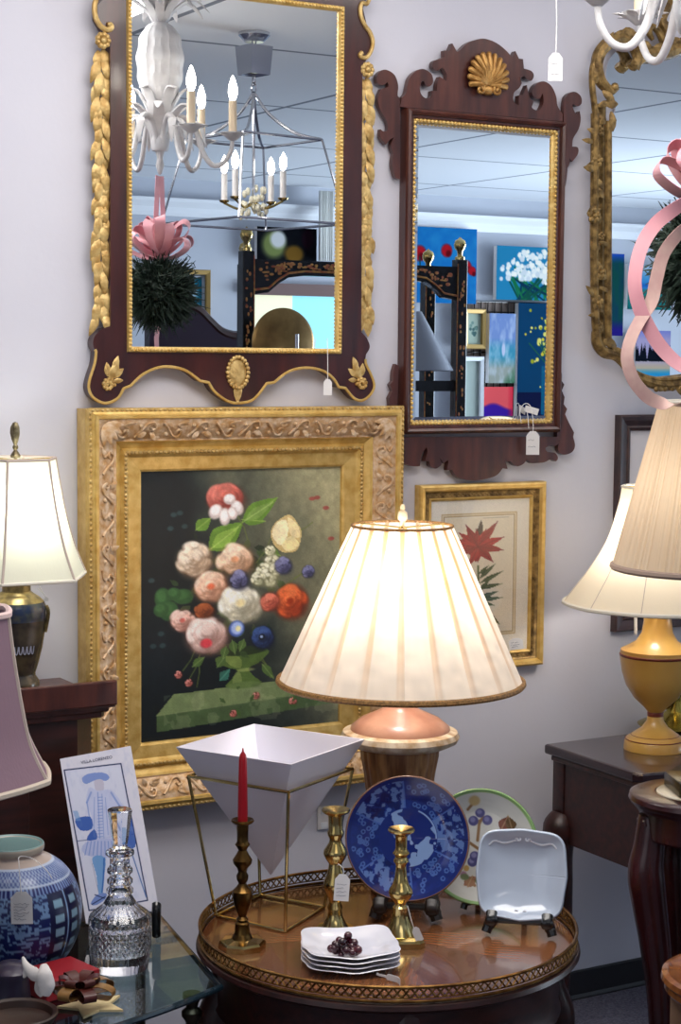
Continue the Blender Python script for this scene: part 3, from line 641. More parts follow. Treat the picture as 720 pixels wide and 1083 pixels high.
fl(295, 115, 62, (120, 44, 36), (186, 84, 72), (216, 130, 116), rings=6, n=22, sq=.8, seed=1)
for (x, y, rx, ry, a_) in ((265, 160, 22, 26, .5), (295, 178, 18, 30, 0), (335, 150, 20, 26, -.4), (310, 120, 20, 18, 0), (320, 168, 16, 22, -.2)): pell(x, y, rx, ry, (196, 180, 176), ang=a_, soft=.3); pell(x-2, y-4, rx*.7, ry*.7, (238, 230, 228), ang=a_, soft=.5)
fl(195, 318, 60, (150, 112, 84), (216, 192, 164), (244, 232, 216), sq=1.05, seed=2)
fl(328, 325, 62, (168, 116, 82), (228, 190, 158), (248, 228, 206), sq=.85, n=11, seed=3, core=(214, 150, 110))
fl(250, 412, 62, (164, 104, 76), (226, 176, 146), (246, 222, 202), sq=.85, seed=4, core=(206, 104, 70))
fl(158, 520, 42, (150, 92, 80), (226, 176, 158), (244, 216, 206), sq=.9, seed=5, core=(200, 100, 90))
pc.poly([pp(448, 250), pp(460, 210), pp(510, 180), pp(540, 215), pp(552, 245), pp(540, 300), pp(500, 312), pp(465, 290)], (196, 172, 116), 1, 4)
pc.poly([pp(452, 245), pp(470, 205), pp(500, 200), pp(505, 250), pp(480, 285)], (238, 226, 186), .9, 4); pc.poly([pp(505, 190), pp(540, 220), pp(545, 260), pp(515, 250)], (224, 206, 158), .9, 4); pc.poly([pp(485, 285), pp(515, 255), pp(545, 285), pp(510, 308)], (232, 216, 160), .9, 4)
for (x, y, r) in ((450, 340, 30), (425, 370, 30), (440, 395, 34), (405, 395, 26), (465, 365, 24), (445, 300, 20)): fl(x, y, r, (150, 148, 110), (214, 212, 176), (242, 240, 220), rings=2, n=7, seed=int(x))
fl(348, 475, 76, (156, 148, 122), (226, 220, 198), (250, 248, 238), rings=6, n=12, sq=.88, seed=6, core=(226, 210, 160))
fl(235, 575, 74, (158, 108, 96), (226, 194, 184), (248, 234, 228), rings=5, n=11, sq=.9, seed=7); pell(235, 604, 19, 16, (202, 62, 72), soft=.5)
fl(515, 480, 58, (130, 38, 14), (204, 84, 40), (230, 124, 72), rings=4, n=10, sq=1.05, seed=8, core=(150, 50, 16)); fl(445, 475, 34, (140, 52, 36), (206, 100, 78), (226, 140, 116), rings=3, seed=9)
fl(228, 492, 36, (84, 34, 16), (150, 72, 36), (176, 100, 58), rings=3, n=8, sq=.7, seed=10)
for (x, y, r) in ((490, 355, 30), (340, 395, 34), (575, 380, 22)): fl(x, y, r, (40, 40, 70), (92, 92, 134), (140, 142, 182), rings=3, n=8, seed=int(x))
pell(335, 562, 26, 28, (58, 80, 150), soft=.2); pell(336, 560, 20, 22, (160, 180, 226), soft=.4); pell(340, 562, 9, 10, (232, 222, 170), soft=.4)
fl(420, 598, 40, (14, 22, 48), (34, 52, 100), (72, 100, 160), rings=3, n=14, seed=12); pell(420, 598, 12, 12, (20, 26, 40), soft=.3); pell(418, 596, 5, 5, (140, 160, 200), soft=.4)
for (x, y, r) in ((145, 702, 13), (178, 732, 13), (400, 798, 13), (325, 852, 13), (525, 830, 14)): fl(x, y, r, (120, 50, 44), (196, 110, 100), (226, 160, 150), rings=2, n=6, seed=int(x))
for (x, y, x2, y2) in ((380, 820, 395, 790), (540, 800, 525, 835), (280, 795, 300, 815), (335, 835, 350, 870), (515, 845, 540, 850), (345, 770, 335, 760)): pc.leaf(*pp(x, y), *pp(x2, y2), 2.2, (60, 84, 40))
for (x, y) in ((605, 125), (636, 162), (588, 128), (655, 270)): pell(x, y, 11, 7, (150, 62, 56), a=.8, soft=.4)
for (x, y) in ((295, 720), (120, 210), (150, 160), (130, 165), (165, 205), (60, 380), (90, 560), (95, 600), (65, 600)): pell(x, y, 10, 8, (62, 88, 90), a=.6, soft=.6)
for (x, y, x2, y2) in ((285, 735, 310, 700), (270, 690, 300, 650), (190, 680, 230, 650), (300, 620, 290, 660), (320, 600, 330, 650), (420, 690, 460, 745), (360, 600, 345, 640)): pc.leaf(*pp(x, y), *pp(x2, y2), 5, (72, 96, 46), (120, 140, 80))
pc.leaf(*pp(280, 735), *pp(312, 700), 6, (44, 96, 84), (90, 150, 130))
bt = noise2(240, 330, 40, 77, 2)[..., None]; pc.c = pc.c*(.95+.22*bt)*1.04
pc.grain(.03)
flat_pic('canvas', pc, qx0-.002, qx1+.002, qz0-.002, qz1+.002, -.02, M_oil, fp)
MB().box(((qx0+qx1)/2, -.0105, (qz0+qz1)/2), (qx1-qx0+.1, .015, qz1-qz0+.1)).build('backing', M_dark, fp, smooth=False)
# ================================================================== lily print
a = W(443, 512, .02); b = W(577, 510, .02); c = W(571, 703, .02)
px0, px1, pz0, pz1 = a[0], b[0], c[2], (a[2]+b[2])/2
fw = .040
lp_ = thing('framed_print', 'red lily botanical print in a gold frame under the fretwork mirror', 'print', ((px0+px1)/2, 0, pz0))
fb = MB(); fb.frame(px0+fw, px1-fw, pz0+fw, pz1-fw, [(-.002, .008), (0, .014), (.004, .017), (.007, .014)]); fb.frame(px0+fw, px1-fw, pz0+fw, pz1-fw, [(.022, .02), (.026, .027), (.034, .029), (fw-.002, .026), (fw, .02), (fw, .002)]); fb.build('frame', M_gilt, lp_, smooth=False)
fb = MB(); fb.frame(px0+fw, px1-fw, pz0+fw, pz1-fw, [(.007, .014), (.012, .013), (.018, .016), (.022, .02)])
for i in range(60):
    t = i/60; 
    for (x, z, d_) in ((px0+fw-.014, pz0+.03+(pz1-pz0-.06)*t, (0, 0, 1)), (px1-fw+.014, pz0+.03+(pz1-pz0-.06)*t, (0, 0, 1))): leaf3(fb, (x, -.014, z), (.5 if i % 2 else -.5, 0, 1), .004, .011)
for i in range(48):
    t = i/48; x = px0+.03+(px1-px0-.06)*t
    for z in (pz0+fw-.014, pz1-fw+.014): leaf3(fb, (x, -.014, z), (1, 0, .5 if i % 2 else -.5), .004, .011)
fb.build('leaf_band', M_giltold, lp_)
pr = Pic(460, 528, 564, 690, 130, 200, (232, 224, 210)); pr.b
def q5(x, y): return (430+x/4.5, 500+y/4.5)
for k, cc in ((0, (176, 138, 70)), (1.4, (214, 194, 150)), (2.4, (150, 116, 60))):
    x0_, y0_ = q5(190, 195); x1_, y1_ = q5(538, 768); pr.line([(x0_+k, y0_+k), (x1_-k, y0_+k), (x1_-k, y1_-k), (x0_+k, y1_-k), (x0_+k, y0_+k)], .8, cc)
pr.rect(*q5(206, 212), *q5(522, 754), (228, 216, 194)); pr.line([q5(380, 218), q5(500, 218)], .4, (150, 140, 130)); 
pr.line([q5(360, 440), q5(362, 520), q5(358, 610), q5(370, 650)], 1.9, (70, 84, 40), smooth=4)
for (x, y, x2, y2, w) in ((360, 540, 305, 470, 3), (365, 500, 440, 435, 2.6), (368, 520, 478, 470, 2.6), (365, 545, 475, 530, 2.4), (362, 590, 455, 565, 2.6), (362, 600, 478, 595, 2.6), (365, 610, 440, 630, 2.6), (380, 640, 465, 720, 3.2), (360, 575, 330, 530, 2.4), (362, 480, 410, 440, 2), (360, 630, 320, 600, 2.4), (365, 560, 420, 500, 2.2)): pr.leaf(*q5(x, y), *q5(x2, y2), w, (56, 74, 42), (110, 120, 70))
R = random.Random(4)
for k in range(34):
    a_ = PI+PI*(k/33)*1.0 if k < 22 else R.uniform(0, 2*PI); l = R.uniform(75, 118) if k < 22 else R.uniform(50, 100); x, y = 358, 365
    if a_ > 0 and math.sin(a_) > .3: l *= .7
    pr.leaf(*q5(x, y), *q5(x+l*1.1*math.cos(a_), y+l*math.sin(a_)), R.uniform(3.5, 5.5), R.choice([(168, 30, 36), (140, 22, 30), (190, 46, 48), (120, 18, 28)]), (96, 12, 22))
for (x2, y2) in ((268, 280), (300, 245), (448, 235), (480, 310), (478, 372), (240, 330), (320, 435), (430, 425), (260, 380)): pr.leaf(*q5(358, 350), *q5(x2, y2), 4.5, R.choice([(178, 36, 40), (150, 26, 34)]), (110, 14, 24))
pr.leaf(*q5(365, 300), *q5(372, 225), 3, (80, 60, 50)); pr.grain(.015)
flat_pic('print_sheet', pr, px0+fw-.002, px1-fw+.002, pz0+fw-.002, pz1-fw+.002, -.010, M_pic, lp_)
gb = MB(); gb.box(((px0+px1)/2, -.0125, (pz0+pz1)/2), (px1-px0-2*fw+.003, .0015, pz1-pz0-2*fw+.003)); gb.build('glazing', thin_glass('picture_glass', (1, 1, 1)), lp_, smooth=False)
MB().box(((px0+px1)/2, -.004, (pz0+pz1)/2), (px1-px0-.02, .008, pz1-pz0-.02)).build('backing', M_dark, lp_, smooth=False)
# ================================================================== dark frame behind the right-hand lamps
a = W(657, 439, .02); c = W(648, 669, .02); dx0, dz1, dz0 = (a[0]+c[0])/2, a[2], c[2]; dx1 = dx0+.40
df = thing('framed_print', 'dark wood picture frame with pale mat hung behind the cream lampshades', 'print', ((dx0+dx1)/2, 0, dz0))
MB().frame(dx0+.04, dx1-.04, dz0+.04, dz1-.04, [(-.002, .006), (0, .016), (.008, .02), (.012, .017), (.026, .022), (.036, .024), (.04, .02), (.04, .002)]).build('frame', mat('umber_frame', srgb(66, 44, 44), .4, 0, srgb(44, 28, 30), 20, .1, 60), df, smooth=False)
MB().box(((dx0+dx1)/2, -.006, (dz0+dz1)/2), (dx1-dx0-.07, .008, dz1-dz0-.07)).build('mat_board', mat('mat_board', srgb(206, 202, 206), .8), df, smooth=False)
MB().box(((dx0+dx1)/2, -.0105, (dz0+dz1)/2), (.2, .001, .3)).build('print_sheet', mat('print_paper', srgb(160, 156, 140), .8, 0, srgb(110, 116, 104), 12), df, smooth=False)
# ================================================================== helpers for standing things
def mpx(p): return depth(p)/FPX                    # metres per photograph pixel at a point
def prof_at(xy, rows):
    """(radius in px, image row) -> (radius, height) on the vertical through xy"""
    o = []
    for r, y in rows:
        z = zat(xy, y); o.append((max(0, r)*mpx((xy[0], xy[1], z)), z))
    return o
def lathe_at(mb, xy, rows, seg=40, **k): mb.lathe(prof_at(xy, rows), (xy[0], xy[1]), seg, **k); return mb
def bulb(name, p, power, col, r=.03):
    l = bpy.data.lights.new(name, 'POINT'); l.energy = power; l.color = col; l.shadow_soft_size = r
    o = bpy.data.objects.new(name, l); COL.objects.link(o); o.location = [float(v) for v in p]; return o
M_bulb = mat('lit_bulb', (1, 1, 1), .5, 0, emit=(1, .9, .76), estr=6)
def price_tag(name, px, py, w, h, dep, label, strings, yaw=0.0, roll=0.0, group=None, lines=4):
    """a paper tag whose top middle shows at px, py; strings: 3-D paths"""
    top = D(px, py, dep); k = dep/FPX; w *= k; h *= k
    t = thing(name, label, 'price tag', top)
    M = Matrix.Translation(Vector(top)) @ Matrix.Rotation(-YAW+yaw, 4, 'Z') @ Matrix.Rotation(roll, 4, 'Y')
    mb = MB(); P = [(-w/2, 0, -h), (w/2, 0, -h), (w/2, 0, -h*.2), (w*.22, 0, 0), (-w*.22, 0, 0), (-w/2, 0, -h*.2)]
    mb.prism([M @ Vector(p)-Vector((M[0][1], M[1][1], 0))*.0006 for p in P], [M @ Vector(p) for p in P]); mb.build('card', M_paper, t, smooth=False)
    R = random.Random(int(px*7+py)); mb = MB()
    for i in range(lines):
        z = -h*(.38+.56*i/max(1, lines)); x0 = -w*.36; x1 = w*R.uniform(.1, .36)
        n = 7; mb.tube([M @ Vector((x0+(x1-x0)*j/n, -.0011, z+R.uniform(-.03, .03)*h)) for j in range(n+1)], k*.16, 4)
    if lines: mb.build('handwriting', M_ink, t, smooth=False)
    for s_ in strings: MB().tube(spl3(s_, 6), .0008 if dep < 3.6 else .0009, 5).build('string', M_string, t)
    return t
ZT = .568                                            # table top
TC = np.array([1.723, -.806]); TR = .350
# ================================================================== round gallery table
tb_ = thing('gallery_table', 'round wooden table with a pierced brass gallery holding plates and candlesticks', 'table', (TC[0], TC[1], 0))
na, nr = 361, 60; th = np.linspace(0, 2*PI, na); rr = np.linspace(0, 1, nr); TH, RR = np.meshgrid(th, rr)
sec = np.floor((TH+.3)/(2*PI/8)).astype(int) % 8; loc_ = (TH+.3) % (2*PI/8)-PI/8
gr = noise2(361, 60, 6, 4); g2 = np.sin((RR*np.sin(loc_)*160)+gr*9)*.5+.5
base = np.array([124, 78, 48.]); cc = base*(1+.10*(np.where(sec % 2, 1, -1)))[..., None]*(1-.16*g2[..., None])*(1+.2*(gr-.5)[..., None])
cc = np.where((np.abs(np.abs(loc_)-PI/8)*RR < .006)[..., None], np.array([96, 56, 32.]), cc)
cc = np.where((RR > .93)[..., None], np.array([104, 58, 34.])*(1-.2*gr[..., None]), cc); cc = np.where(((RR > .915) & (RR < .93))[..., None], np.array([70, 38, 24.]), cc)
M_top = paintmat('polished_veneer', .2, .5)
tp = grid_obj('tabletop', cc, lambda U, V: np.stack([TC[0]+V*(TR-.004)*np.cos(2*PI*U), TC[1]+V*(TR-.004)*np.sin(2*PI*U), np.full_like(U, ZT)], -1), M_top, tb_)
mb = MB(); mb.lathe([(0, .546), (TR-.03, .546), (TR, .548), (TR+.008, .555), (TR+.006, .563), (TR-.004, ZT-.0005), (0, ZT-.0008)], TC, 96); mb.build('moulded_edge', M_dark, tb_)
mb = MB(); mb.lathe([(0, .44), (TR-.030, .44), (TR-.026, .446), (TR-.03, .455), (TR-.03, .535), (TR-.022, .5455), (0, .5455)], TC, 96); mb.build('apron', M_dark, tb_)
mb = MB(); N_ = 150; rg = TR+.001
def ringp(z, r, n=120): return [(TC[0]+r*math.cos(2*PI*i/n), TC[1]+r*math.sin(2*PI*i/n), z) for i in range(n)]
mb.tube(ringp(ZT+.0015, rg), .003, 6, True); mb.tube(ringp(ZT+.026, rg), .0032, 6, True); mb.tube(ringp(ZT+.008, rg), .0014, 5, True)
for i in range(N_):
    a0 = 2*PI*i/N_; a1 = 2*PI*(i+1)/N_
    for A, B, za, zb in ((a0, a1, ZT+.008, ZT+.025), (a1, a0, ZT+.008, ZT+.025)):
        mb.tube([(TC[0]+rg*math.cos(A), TC[1]+rg*math.sin(A), za), (TC[0]+rg*math.cos(B), TC[1]+rg*math.sin(B), zb)], .0017, 4)
mb.build('gallery_rail', mat('gallery_brass', srgb(150, 112, 60), .3, .9, srgb(98, 66, 34), 40), tb_)
for k in range(4):
    a = -YAW+PI*.03+k*PI/2; d_ = np.array([math.cos(a), math.sin(a)])
    pts = [(TC[0]+d_[0]*r, TC[1]+d_[1]*r, z) for r, z in ((.285, .53), (.30, .46), (.318, .40), (.310, .32), (.285, .2), (.275, .1), (.290, .035), (.31, .012))]
    MB().tube(spl3(pts, 5), list(np.interp(np.linspace(0, 1, 36), [0, .12, .3, .6, .85, 1], [.036, .04, .042, .026, .02, .012])), 12).build('leg', M_dark, tb_)
# ================================================================== large pleated-shade lamp
bx = Z(421, 942.5, ZT)[:2]
la = thing('table_lamp', 'lit table lamp with wide cream pleated shade on a fluted wooden urn', 'lamp', (bx[0], bx[1], ZT))
seg = 416; rows = [(53, 556), (70, 592), (89, 634), (109, 678), (128, 720)]
pf = prof_at(bx, rows); npl = 20
vz = np.linspace(0, 1, 24); U0 = np.linspace(0, 1, seg+1)
Rz = np.interp(vz, np.linspace(0, 1, 5), [p[0] for p in pf]); Zz = np.interp(vz, np.linspace(0, 1, 5), [p[1] for p in pf])
ph = (U0*npl) % 1.0
wv = np.where(ph < .78, .003*np.sin(ph/.78*PI), -.001-.005*np.sin((ph-.78)/.22*PI))
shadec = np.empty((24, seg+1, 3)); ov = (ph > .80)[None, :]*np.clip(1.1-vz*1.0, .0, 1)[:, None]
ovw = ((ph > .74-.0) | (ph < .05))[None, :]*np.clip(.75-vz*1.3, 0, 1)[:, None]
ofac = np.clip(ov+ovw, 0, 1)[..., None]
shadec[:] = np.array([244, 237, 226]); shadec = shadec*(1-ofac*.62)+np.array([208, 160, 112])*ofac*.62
sl = noise2(seg+1, 24, 40, 6)[..., None]; shadec = shadec*(.95+.1*sl)
M_cream = shade_mat('cream_silk', srgb(238, 222, 196), .5, attr='paint')
def conepos(U, V, xy=bx):
    i = np.clip((V*(23)).round().astype(int), 0, 23); j = np.clip((U*seg).round().astype(int), 0, seg)
    r = Rz[i]+wv[j]*(.5+.5*V); a = 2*PI*U-YAW-PI/2
    return np.stack([xy[0]+r*np.cos(a), xy[1]+r*np.sin(a), Zz[i]], -1)
grid_obj('lamp_shade', shadec, conepos, M_cream, la)
M_goldtrim = mat('gold_braid', srgb(158, 116, 62), .6, .1, srgb(110, 78, 40), 200, .4, 300)
mb = MB(); mb.tube([(bx[0]+(pf[-1][0]+.002)*math.cos(2*PI*i/90), bx[1]+(pf[-1][0]+.002)*math.sin(2*PI*i/90), pf[-1][1]) for i in range(90)], .0065, 7, True); mb.build('shade_trim', M_goldtrim, la)
mb = MB(); mb.tube([(bx[0]+(pf[0][0]+.001)*math.cos(2*PI*i/60), bx[1]+(pf[0][0]+.001)*math.sin(2*PI*i/60), pf[0][1]) for i in range(60)], .0028, 7, True); mb.build('shade_trim', M_goldtrim, la)
mb = MB(); lathe_at(mb, bx, [(0, 533), (2, 534), (3, 537), (2.2, 540), (5, 542), (5.5, 545), (5, 549), (3, 551), (3, 556)], 16); mb.build('finial', mat('ivory_finial', srgb(214, 196, 160), .4), la)
zt_ = zat(bx, 556); mb = MB()
for k in range(3): mb.tube([(bx[0], bx[1], zt_-.004), (bx[0]+pf[0][0]*math.cos(2*PI*k/3), bx[1]+pf[0][0]*math.sin(2*PI*k/3), zt_)], .0018, 5)
zn = zat(bx, 745); R_ = .055
for sx in (-1, 1): mb.tube(spl3([(bx[0], bx[1], zt_), (bx[0]+sx*R_*.8, bx[1], zt_-.05), (bx[0]+sx*R_, bx[1], (zt_+zn)/2), (bx[0]+sx*.02, bx[1], zn+.01)], 6), .0018, 5)
mb.build('harp', M_brass, la)
zb_ = zat(bx, 640)
mb = MB(); mb.ell((bx[0], bx[1], zb_), (.03, .03, .04), seg=14); mb.build('light_bulb', M_bulb, la)
mb = MB(); mb.lathe([(.012, zn), (.016, zn+.01), (.016, zb_-.03), (.012, zb_-.028)], bx, 16); mb.build('socket', M_brass, la)
bulb('table_lamp_bulb', (bx[0]-.05, bx[1]-.06, zat(bx, 612)), 3.4, (1, .96, .93), .04)
M_pinkw = mat('rose_painted_wood', srgb(192, 142, 116), .35, 0, srgb(168, 112, 88), 14, .08, 60, coat=.2)
mb = MB(); lathe_at(mb, bx, [(0, 738), (14, 739), (15, 744), (17, 747), (20, 750), (42, 760), (52, 768), (53, 772), (50, 774), (0, 774)], 48); mb.build('lamp_cap', M_pinkw, la)
mb = MB(); lathe_at(mb, bx, [(0, 772.5), (54, 771), (60.5, 773), (63, 778), (60.5, 783), (52, 787), (40, 789), (0, 789)], 56, fn=lambda t, i: 1+.006*math.sin(t*28)); mb.build('urn_rim', mat('cream_marbled_rim', srgb(226, 212, 190), .35, 0, srgb(176, 140, 96), 40, .15, 60), la)
mb = MB(); lathe_at(mb, bx, [(0, 788), (41, 788), (40, 800), (37, 815), (34.5, 835), (33, 858), (33, 884), (36, 902), (31, 914), (27, 922)], 120, fn=lambda t, i: 1+.035*abs(math.sin(t*10))*(1 if 0 < i < 7 else 0)); mb.build('fluted_body', mat('fluted_wood', srgb(168, 120, 72), .4, 0, srgb(112, 70, 36), 6, .15, 30, (14, 14, 1.5), coat=.2), la)
mb = MB(); z0 = ZT; z1 = zat(bx, 921)
mb.lathe([(0, z0+.0004), (.052, z0+.0004), (.056, z0+.005), (.056, z0+.016), (.05, z0+.02), (.052, z0+.026), (.05, z0+.034), (.045, z1-.006), (.05, z1), (0, z1+.002)], bx, 40); mb.build('lamp_foot', mat('gilded_foot', srgb(150, 104, 58), .4, .2, srgb(100, 62, 30), 20, .15, 40), la)
# ================================================================== candlesticks
def candlestick(axis, ybase, rows, base_half, label, octa=False, m=M_brass, mbase=None, base_rows=None, rot=0.0):
    xy = Z(axis, ybase, ZT)[:2]; t = thing('candlestick', label, 'candlestick', (xy[0], xy[1], ZT))
    mb = MB(); lathe_at(mb, xy, rows, 32); mb.build('stem', m, t)
    k = mpx((xy[0], xy[1], ZT)); mb = MB(); h = base_half*k; ztop = zat(xy, rows[-1][1])
    n = 8 if octa else 4; c = .0 if octa else 1
    def ringq(r, z):
        o = []
        if octa: o = [(xy[0]+r*math.cos(2*PI*(i+.5)/8+rot), xy[1]+r*math.sin(2*PI*(i+.5)/8+rot), z) for i in range(8)]
        else:
            for i in range(4):
                for dd in (-.12, .12): a = PI/4+i*PI/2+rot+dd; o.append((xy[0]+r*1.3*math.cos(a), xy[1]+r*1.3*math.sin(a), z))
        return o
    rs = [ringq(h, ZT+.0003), ringq(h, ZT+.010), ringq(h*.93, ZT+.014), ringq(rows[-1][0]*k*1.05, ztop)]
    vs = [[mb._v(p) for p in r_] for r_ in rs]; m_ = len(vs[0])
    for a, b in zip(vs, vs[1:]):
        for i in range(m_): mb.bm.faces.new((a[i], a[(i+1) % m_], b[(i+1) % m_], b[i]))
    mb.bm.faces.new(vs[0]); mb.bm.faces.new(vs[-1]); mb.build('base', mbase or m, t, smooth=False)
    return t, xy
rowsB = [(0, 880), (5.5, 878.5), (13.5, 876), (14.5, 877.5), (14, 879), (8, 882.5), (6.4, 885), (6.2, 897), (7, 899), (9.4, 902), (7.4, 904.5), (6, 906), (7.8, 909), (8, 911), (5.8, 914), (5.6, 918), (6.6, 927), (8.8, 935), (12.3, 940), (13, 944), (11, 949), (6.6, 954), (6, 956), (8.6, 959), (8.2, 962), (8.6, 968), (11, 976), (14.5, 983), (16.5, 987)]
cs1, xy1 = candlestick(423, 997, rowsB, 23, 'shiny brass candlestick in front of the blue plate', rot=-YAW+.1)
kB = 353
rowsC = [(0, 860), (5.5, 858.5), (14.5, 855.5), (15.2, 857), (14, 859), (8.5, 862), (8, 866), (7.6, 877), (9, 880), (8.6, 883), (6.6, 887), (7, 891), (12.4, 899), (13, 903), (10.5, 908), (7, 913), (7.6, 918), (9, 924), (12, 931), (13, 936), (11, 942), (7, 950), (6, 955), (8, 959), (7, 963), (8.5, 970), (12, 977), (14, 980)]
cs2, xy2 = candlestick(354, 988, rowsC, 22, 'brass candlestick with a white price tag beside the plant stand', octa=True)
rowsD = [(0, 870), (5.5, 869), (11.5, 866.5), (12.4, 868), (11, 870), (6.4, 872), (6, 882), (6, 890), (8, 893), (6, 896), (4.4, 899), (7, 904), (10.4, 909), (9.6, 913), (5.6, 918), (4.6, 922), (6.5, 926), (6, 930), (4, 934), (6.5, 938), (10.6, 942), (10.8, 947), (8.6, 957), (5, 966), (4, 969), (6.6, 972), (5, 974), (7.6, 976), (8, 986), (9, 988), (11, 992)]
cs3, xy3 = candlestick(256, 1002, rowsD, 25, 'tall dark turned brass candlestick holding the red taper candle', octa=True, m=M_brassdark, mbase=M_brass)
cz0 = zat(xy3, 871); mb = MB(); lathe_at(mb, xy3, [(0, 870), (5.2, 869.5), (5.4, 860), (4.9, 830), (4.3, 803), (3.2, 798), (1.2, 795), (.6, 791.5), (0, 791)], 20)
cn = mb.build('taper_candle', mat('red_wax', srgb(150, 16, 28), .35, spec=.4), origin=(xy3[0], xy3[1], cz0)); tag(cn, 'dark red taper candle standing in the dark candlestick', 'candle')
dp = depth((*xy2, .7))-.03
price_tag('price_tag', 362.5, 924.5, 16, 29, dp, 'white price tag on the brass candlestick beside the plant stand', [[(xy2[0]-.004, xy2[1]-.016, zat(xy2, 913)), D(358, 914, dp), D(363, 919, dp), D(362.5, 927, dp)]], roll=.06)
dp1 = depth((*xy1, .62))-.035
price_tag('price_tag', 438, 981, 9, 18, dp1, 'small narrow tag hanging at the foot of the front brass candlestick', [[D(431, 958, dp1), D(434, 970, dp1), D(438, 983, dp1)]], yaw=.5, roll=-.45, lines=0)
# ================================================================== brass stand with the white inverted pyramid planter
bc = [Z(224, 967, ZT+.0035), Z(301.5, 986, ZT+.0035), Z(347, 957, ZT+.0035)]
ctr = (bc[0]+bc[2])/2; hd = (np.linalg.norm(bc[0]-bc[2])/2+np.linalg.norm(bc[1]-ctr))/2
ang0 = math.atan2(bc[1][1]-ctr[1], bc[1][0]-ctr[0]); ang2 = math.atan2(bc[2][1]-ctr[1], bc[2][0]-ctr[0])
af = ang0                                                        # direction of the corner nearest the camera
def sq(r, z): return [np.array([ctr[0]+r*math.cos(af+k*PI/2), ctr[1]+r*math.sin(af+k*PI/2), z]) for k in range(4)]   # front, right, back, left
def fit_top(yrow, wpx):
    best = None
    for z in np.linspace(.62, 1.0, 120):
        for r in np.linspace(.06, .25, 96):
            q = sq(r, z); f_ = proj(q[0]); e = (f_[1]-yrow)**2+((proj(q[1])[0]-proj(q[3])[0])-wpx)**2
            if best is None or e < best[0]: best = (e, r, z)
    return best[1], best[2]
rf, zf = fit_top(838, 173); rr_, zr = fit_top(809, 199)
st = thing('plant_stand', 'thin brass wire stand carrying the white pyramid planter', 'stand', (ctr[0], ctr[1], ZT))
T_ = sq(rf, zf); B_ = [Z(301.5, 985, ZT+.0035), Z(346, 957, ZT+.0035), Z(273, 943.5, ZT+.0035), Z(223, 967, ZT+.0035)]; B_ = [B_[0]+(p-B_[0])*.925 for p in B_]
mb = MB()
for k in range(4): mb.tube([B_[k], B_[(k+1) % 4]], .0032, 8)
mb.build('base_frame', M_brass, st)
mb = MB()
for k in range(4): mb.tube([T_[k], T_[(k+1) % 4]], .0032, 8)
mb.build('top_frame', M_brass, st)
for k in range(4): MB().tube([B_[k], T_[k]], .0032, 8).build('leg', M_brass, st)
za = zat(ctr[:2], 926)
mb = MB(); O_ = sq(rr_, zr); I_ = sq(rr_-.006, zr); apx = mb._v((ctr[0], ctr[1], za)); apx2 = mb._v((ctr[0], ctr[1], za+.03))
vo = [mb._v(p) for p in O_]; vi = [mb._v(p) for p in I_]
# floor of soil-free inner pocket
for k in range(4):
    mb.bm.faces.new((vo[k], vo[(k+1) % 4], apx)); mb.bm.faces.new((vo[k], vo[(k+1) % 4], vi[(k+1) % 4], vi[k])); mb.bm.faces.new((vi[k], vi[(k+1) % 4], apx2))
pl = mb.build('planter', mat('white_enamel', srgb(218, 216, 228), .4), smooth=False, origin=(ctr[0], ctr[1], za)); tag(pl, 'white inverted pyramid planter resting in the brass wire stand', 'planter')
# ================================================================== plates on easels
def face_frame(c, tilt=0.0, yaw=0.0):
    """axes of a plate at c turned to the camera: right, up, normal; tilt leans it back"""
    n = np.array(CAM)-c; n[2] = 0; n /= np.linalg.norm(n); a = math.atan2(n[1], n[0])+yaw; n = np.array([math.cos(a)*math.cos(tilt), math.sin(a)*math.cos(tilt), math.sin(tilt)])
    r = np.array([-math.sin(a), math.cos(a), 0]); u = np.cross(n, r); return r, u, n
def plate_mesh(name, c, ax, R, colors, parent, m, shape=None, depth_=.018):
    r, u, n = ax; na = colors.shape[1]; nrr = colors.shape[0]
    def pos(U, V):
        th = 2*PI*U; rad = V*R*(shape(th) if shape else 1)
        h = depth_*(np.where(V < .6, 0, (np.clip(V-.6, 0, 1)/.4)**1.3) if shape is None else V**3.2); 
        return c+(rad*np.cos(th))[..., None]*r+(rad*np.sin(th))[..., None]*u+h[..., None]*n
    o = grid_obj(name, colors, pos, m, parent); s = o.modifiers.new('thickness', 'SOLIDIFY'); s.thickness = .005; s.offset = -1; return o
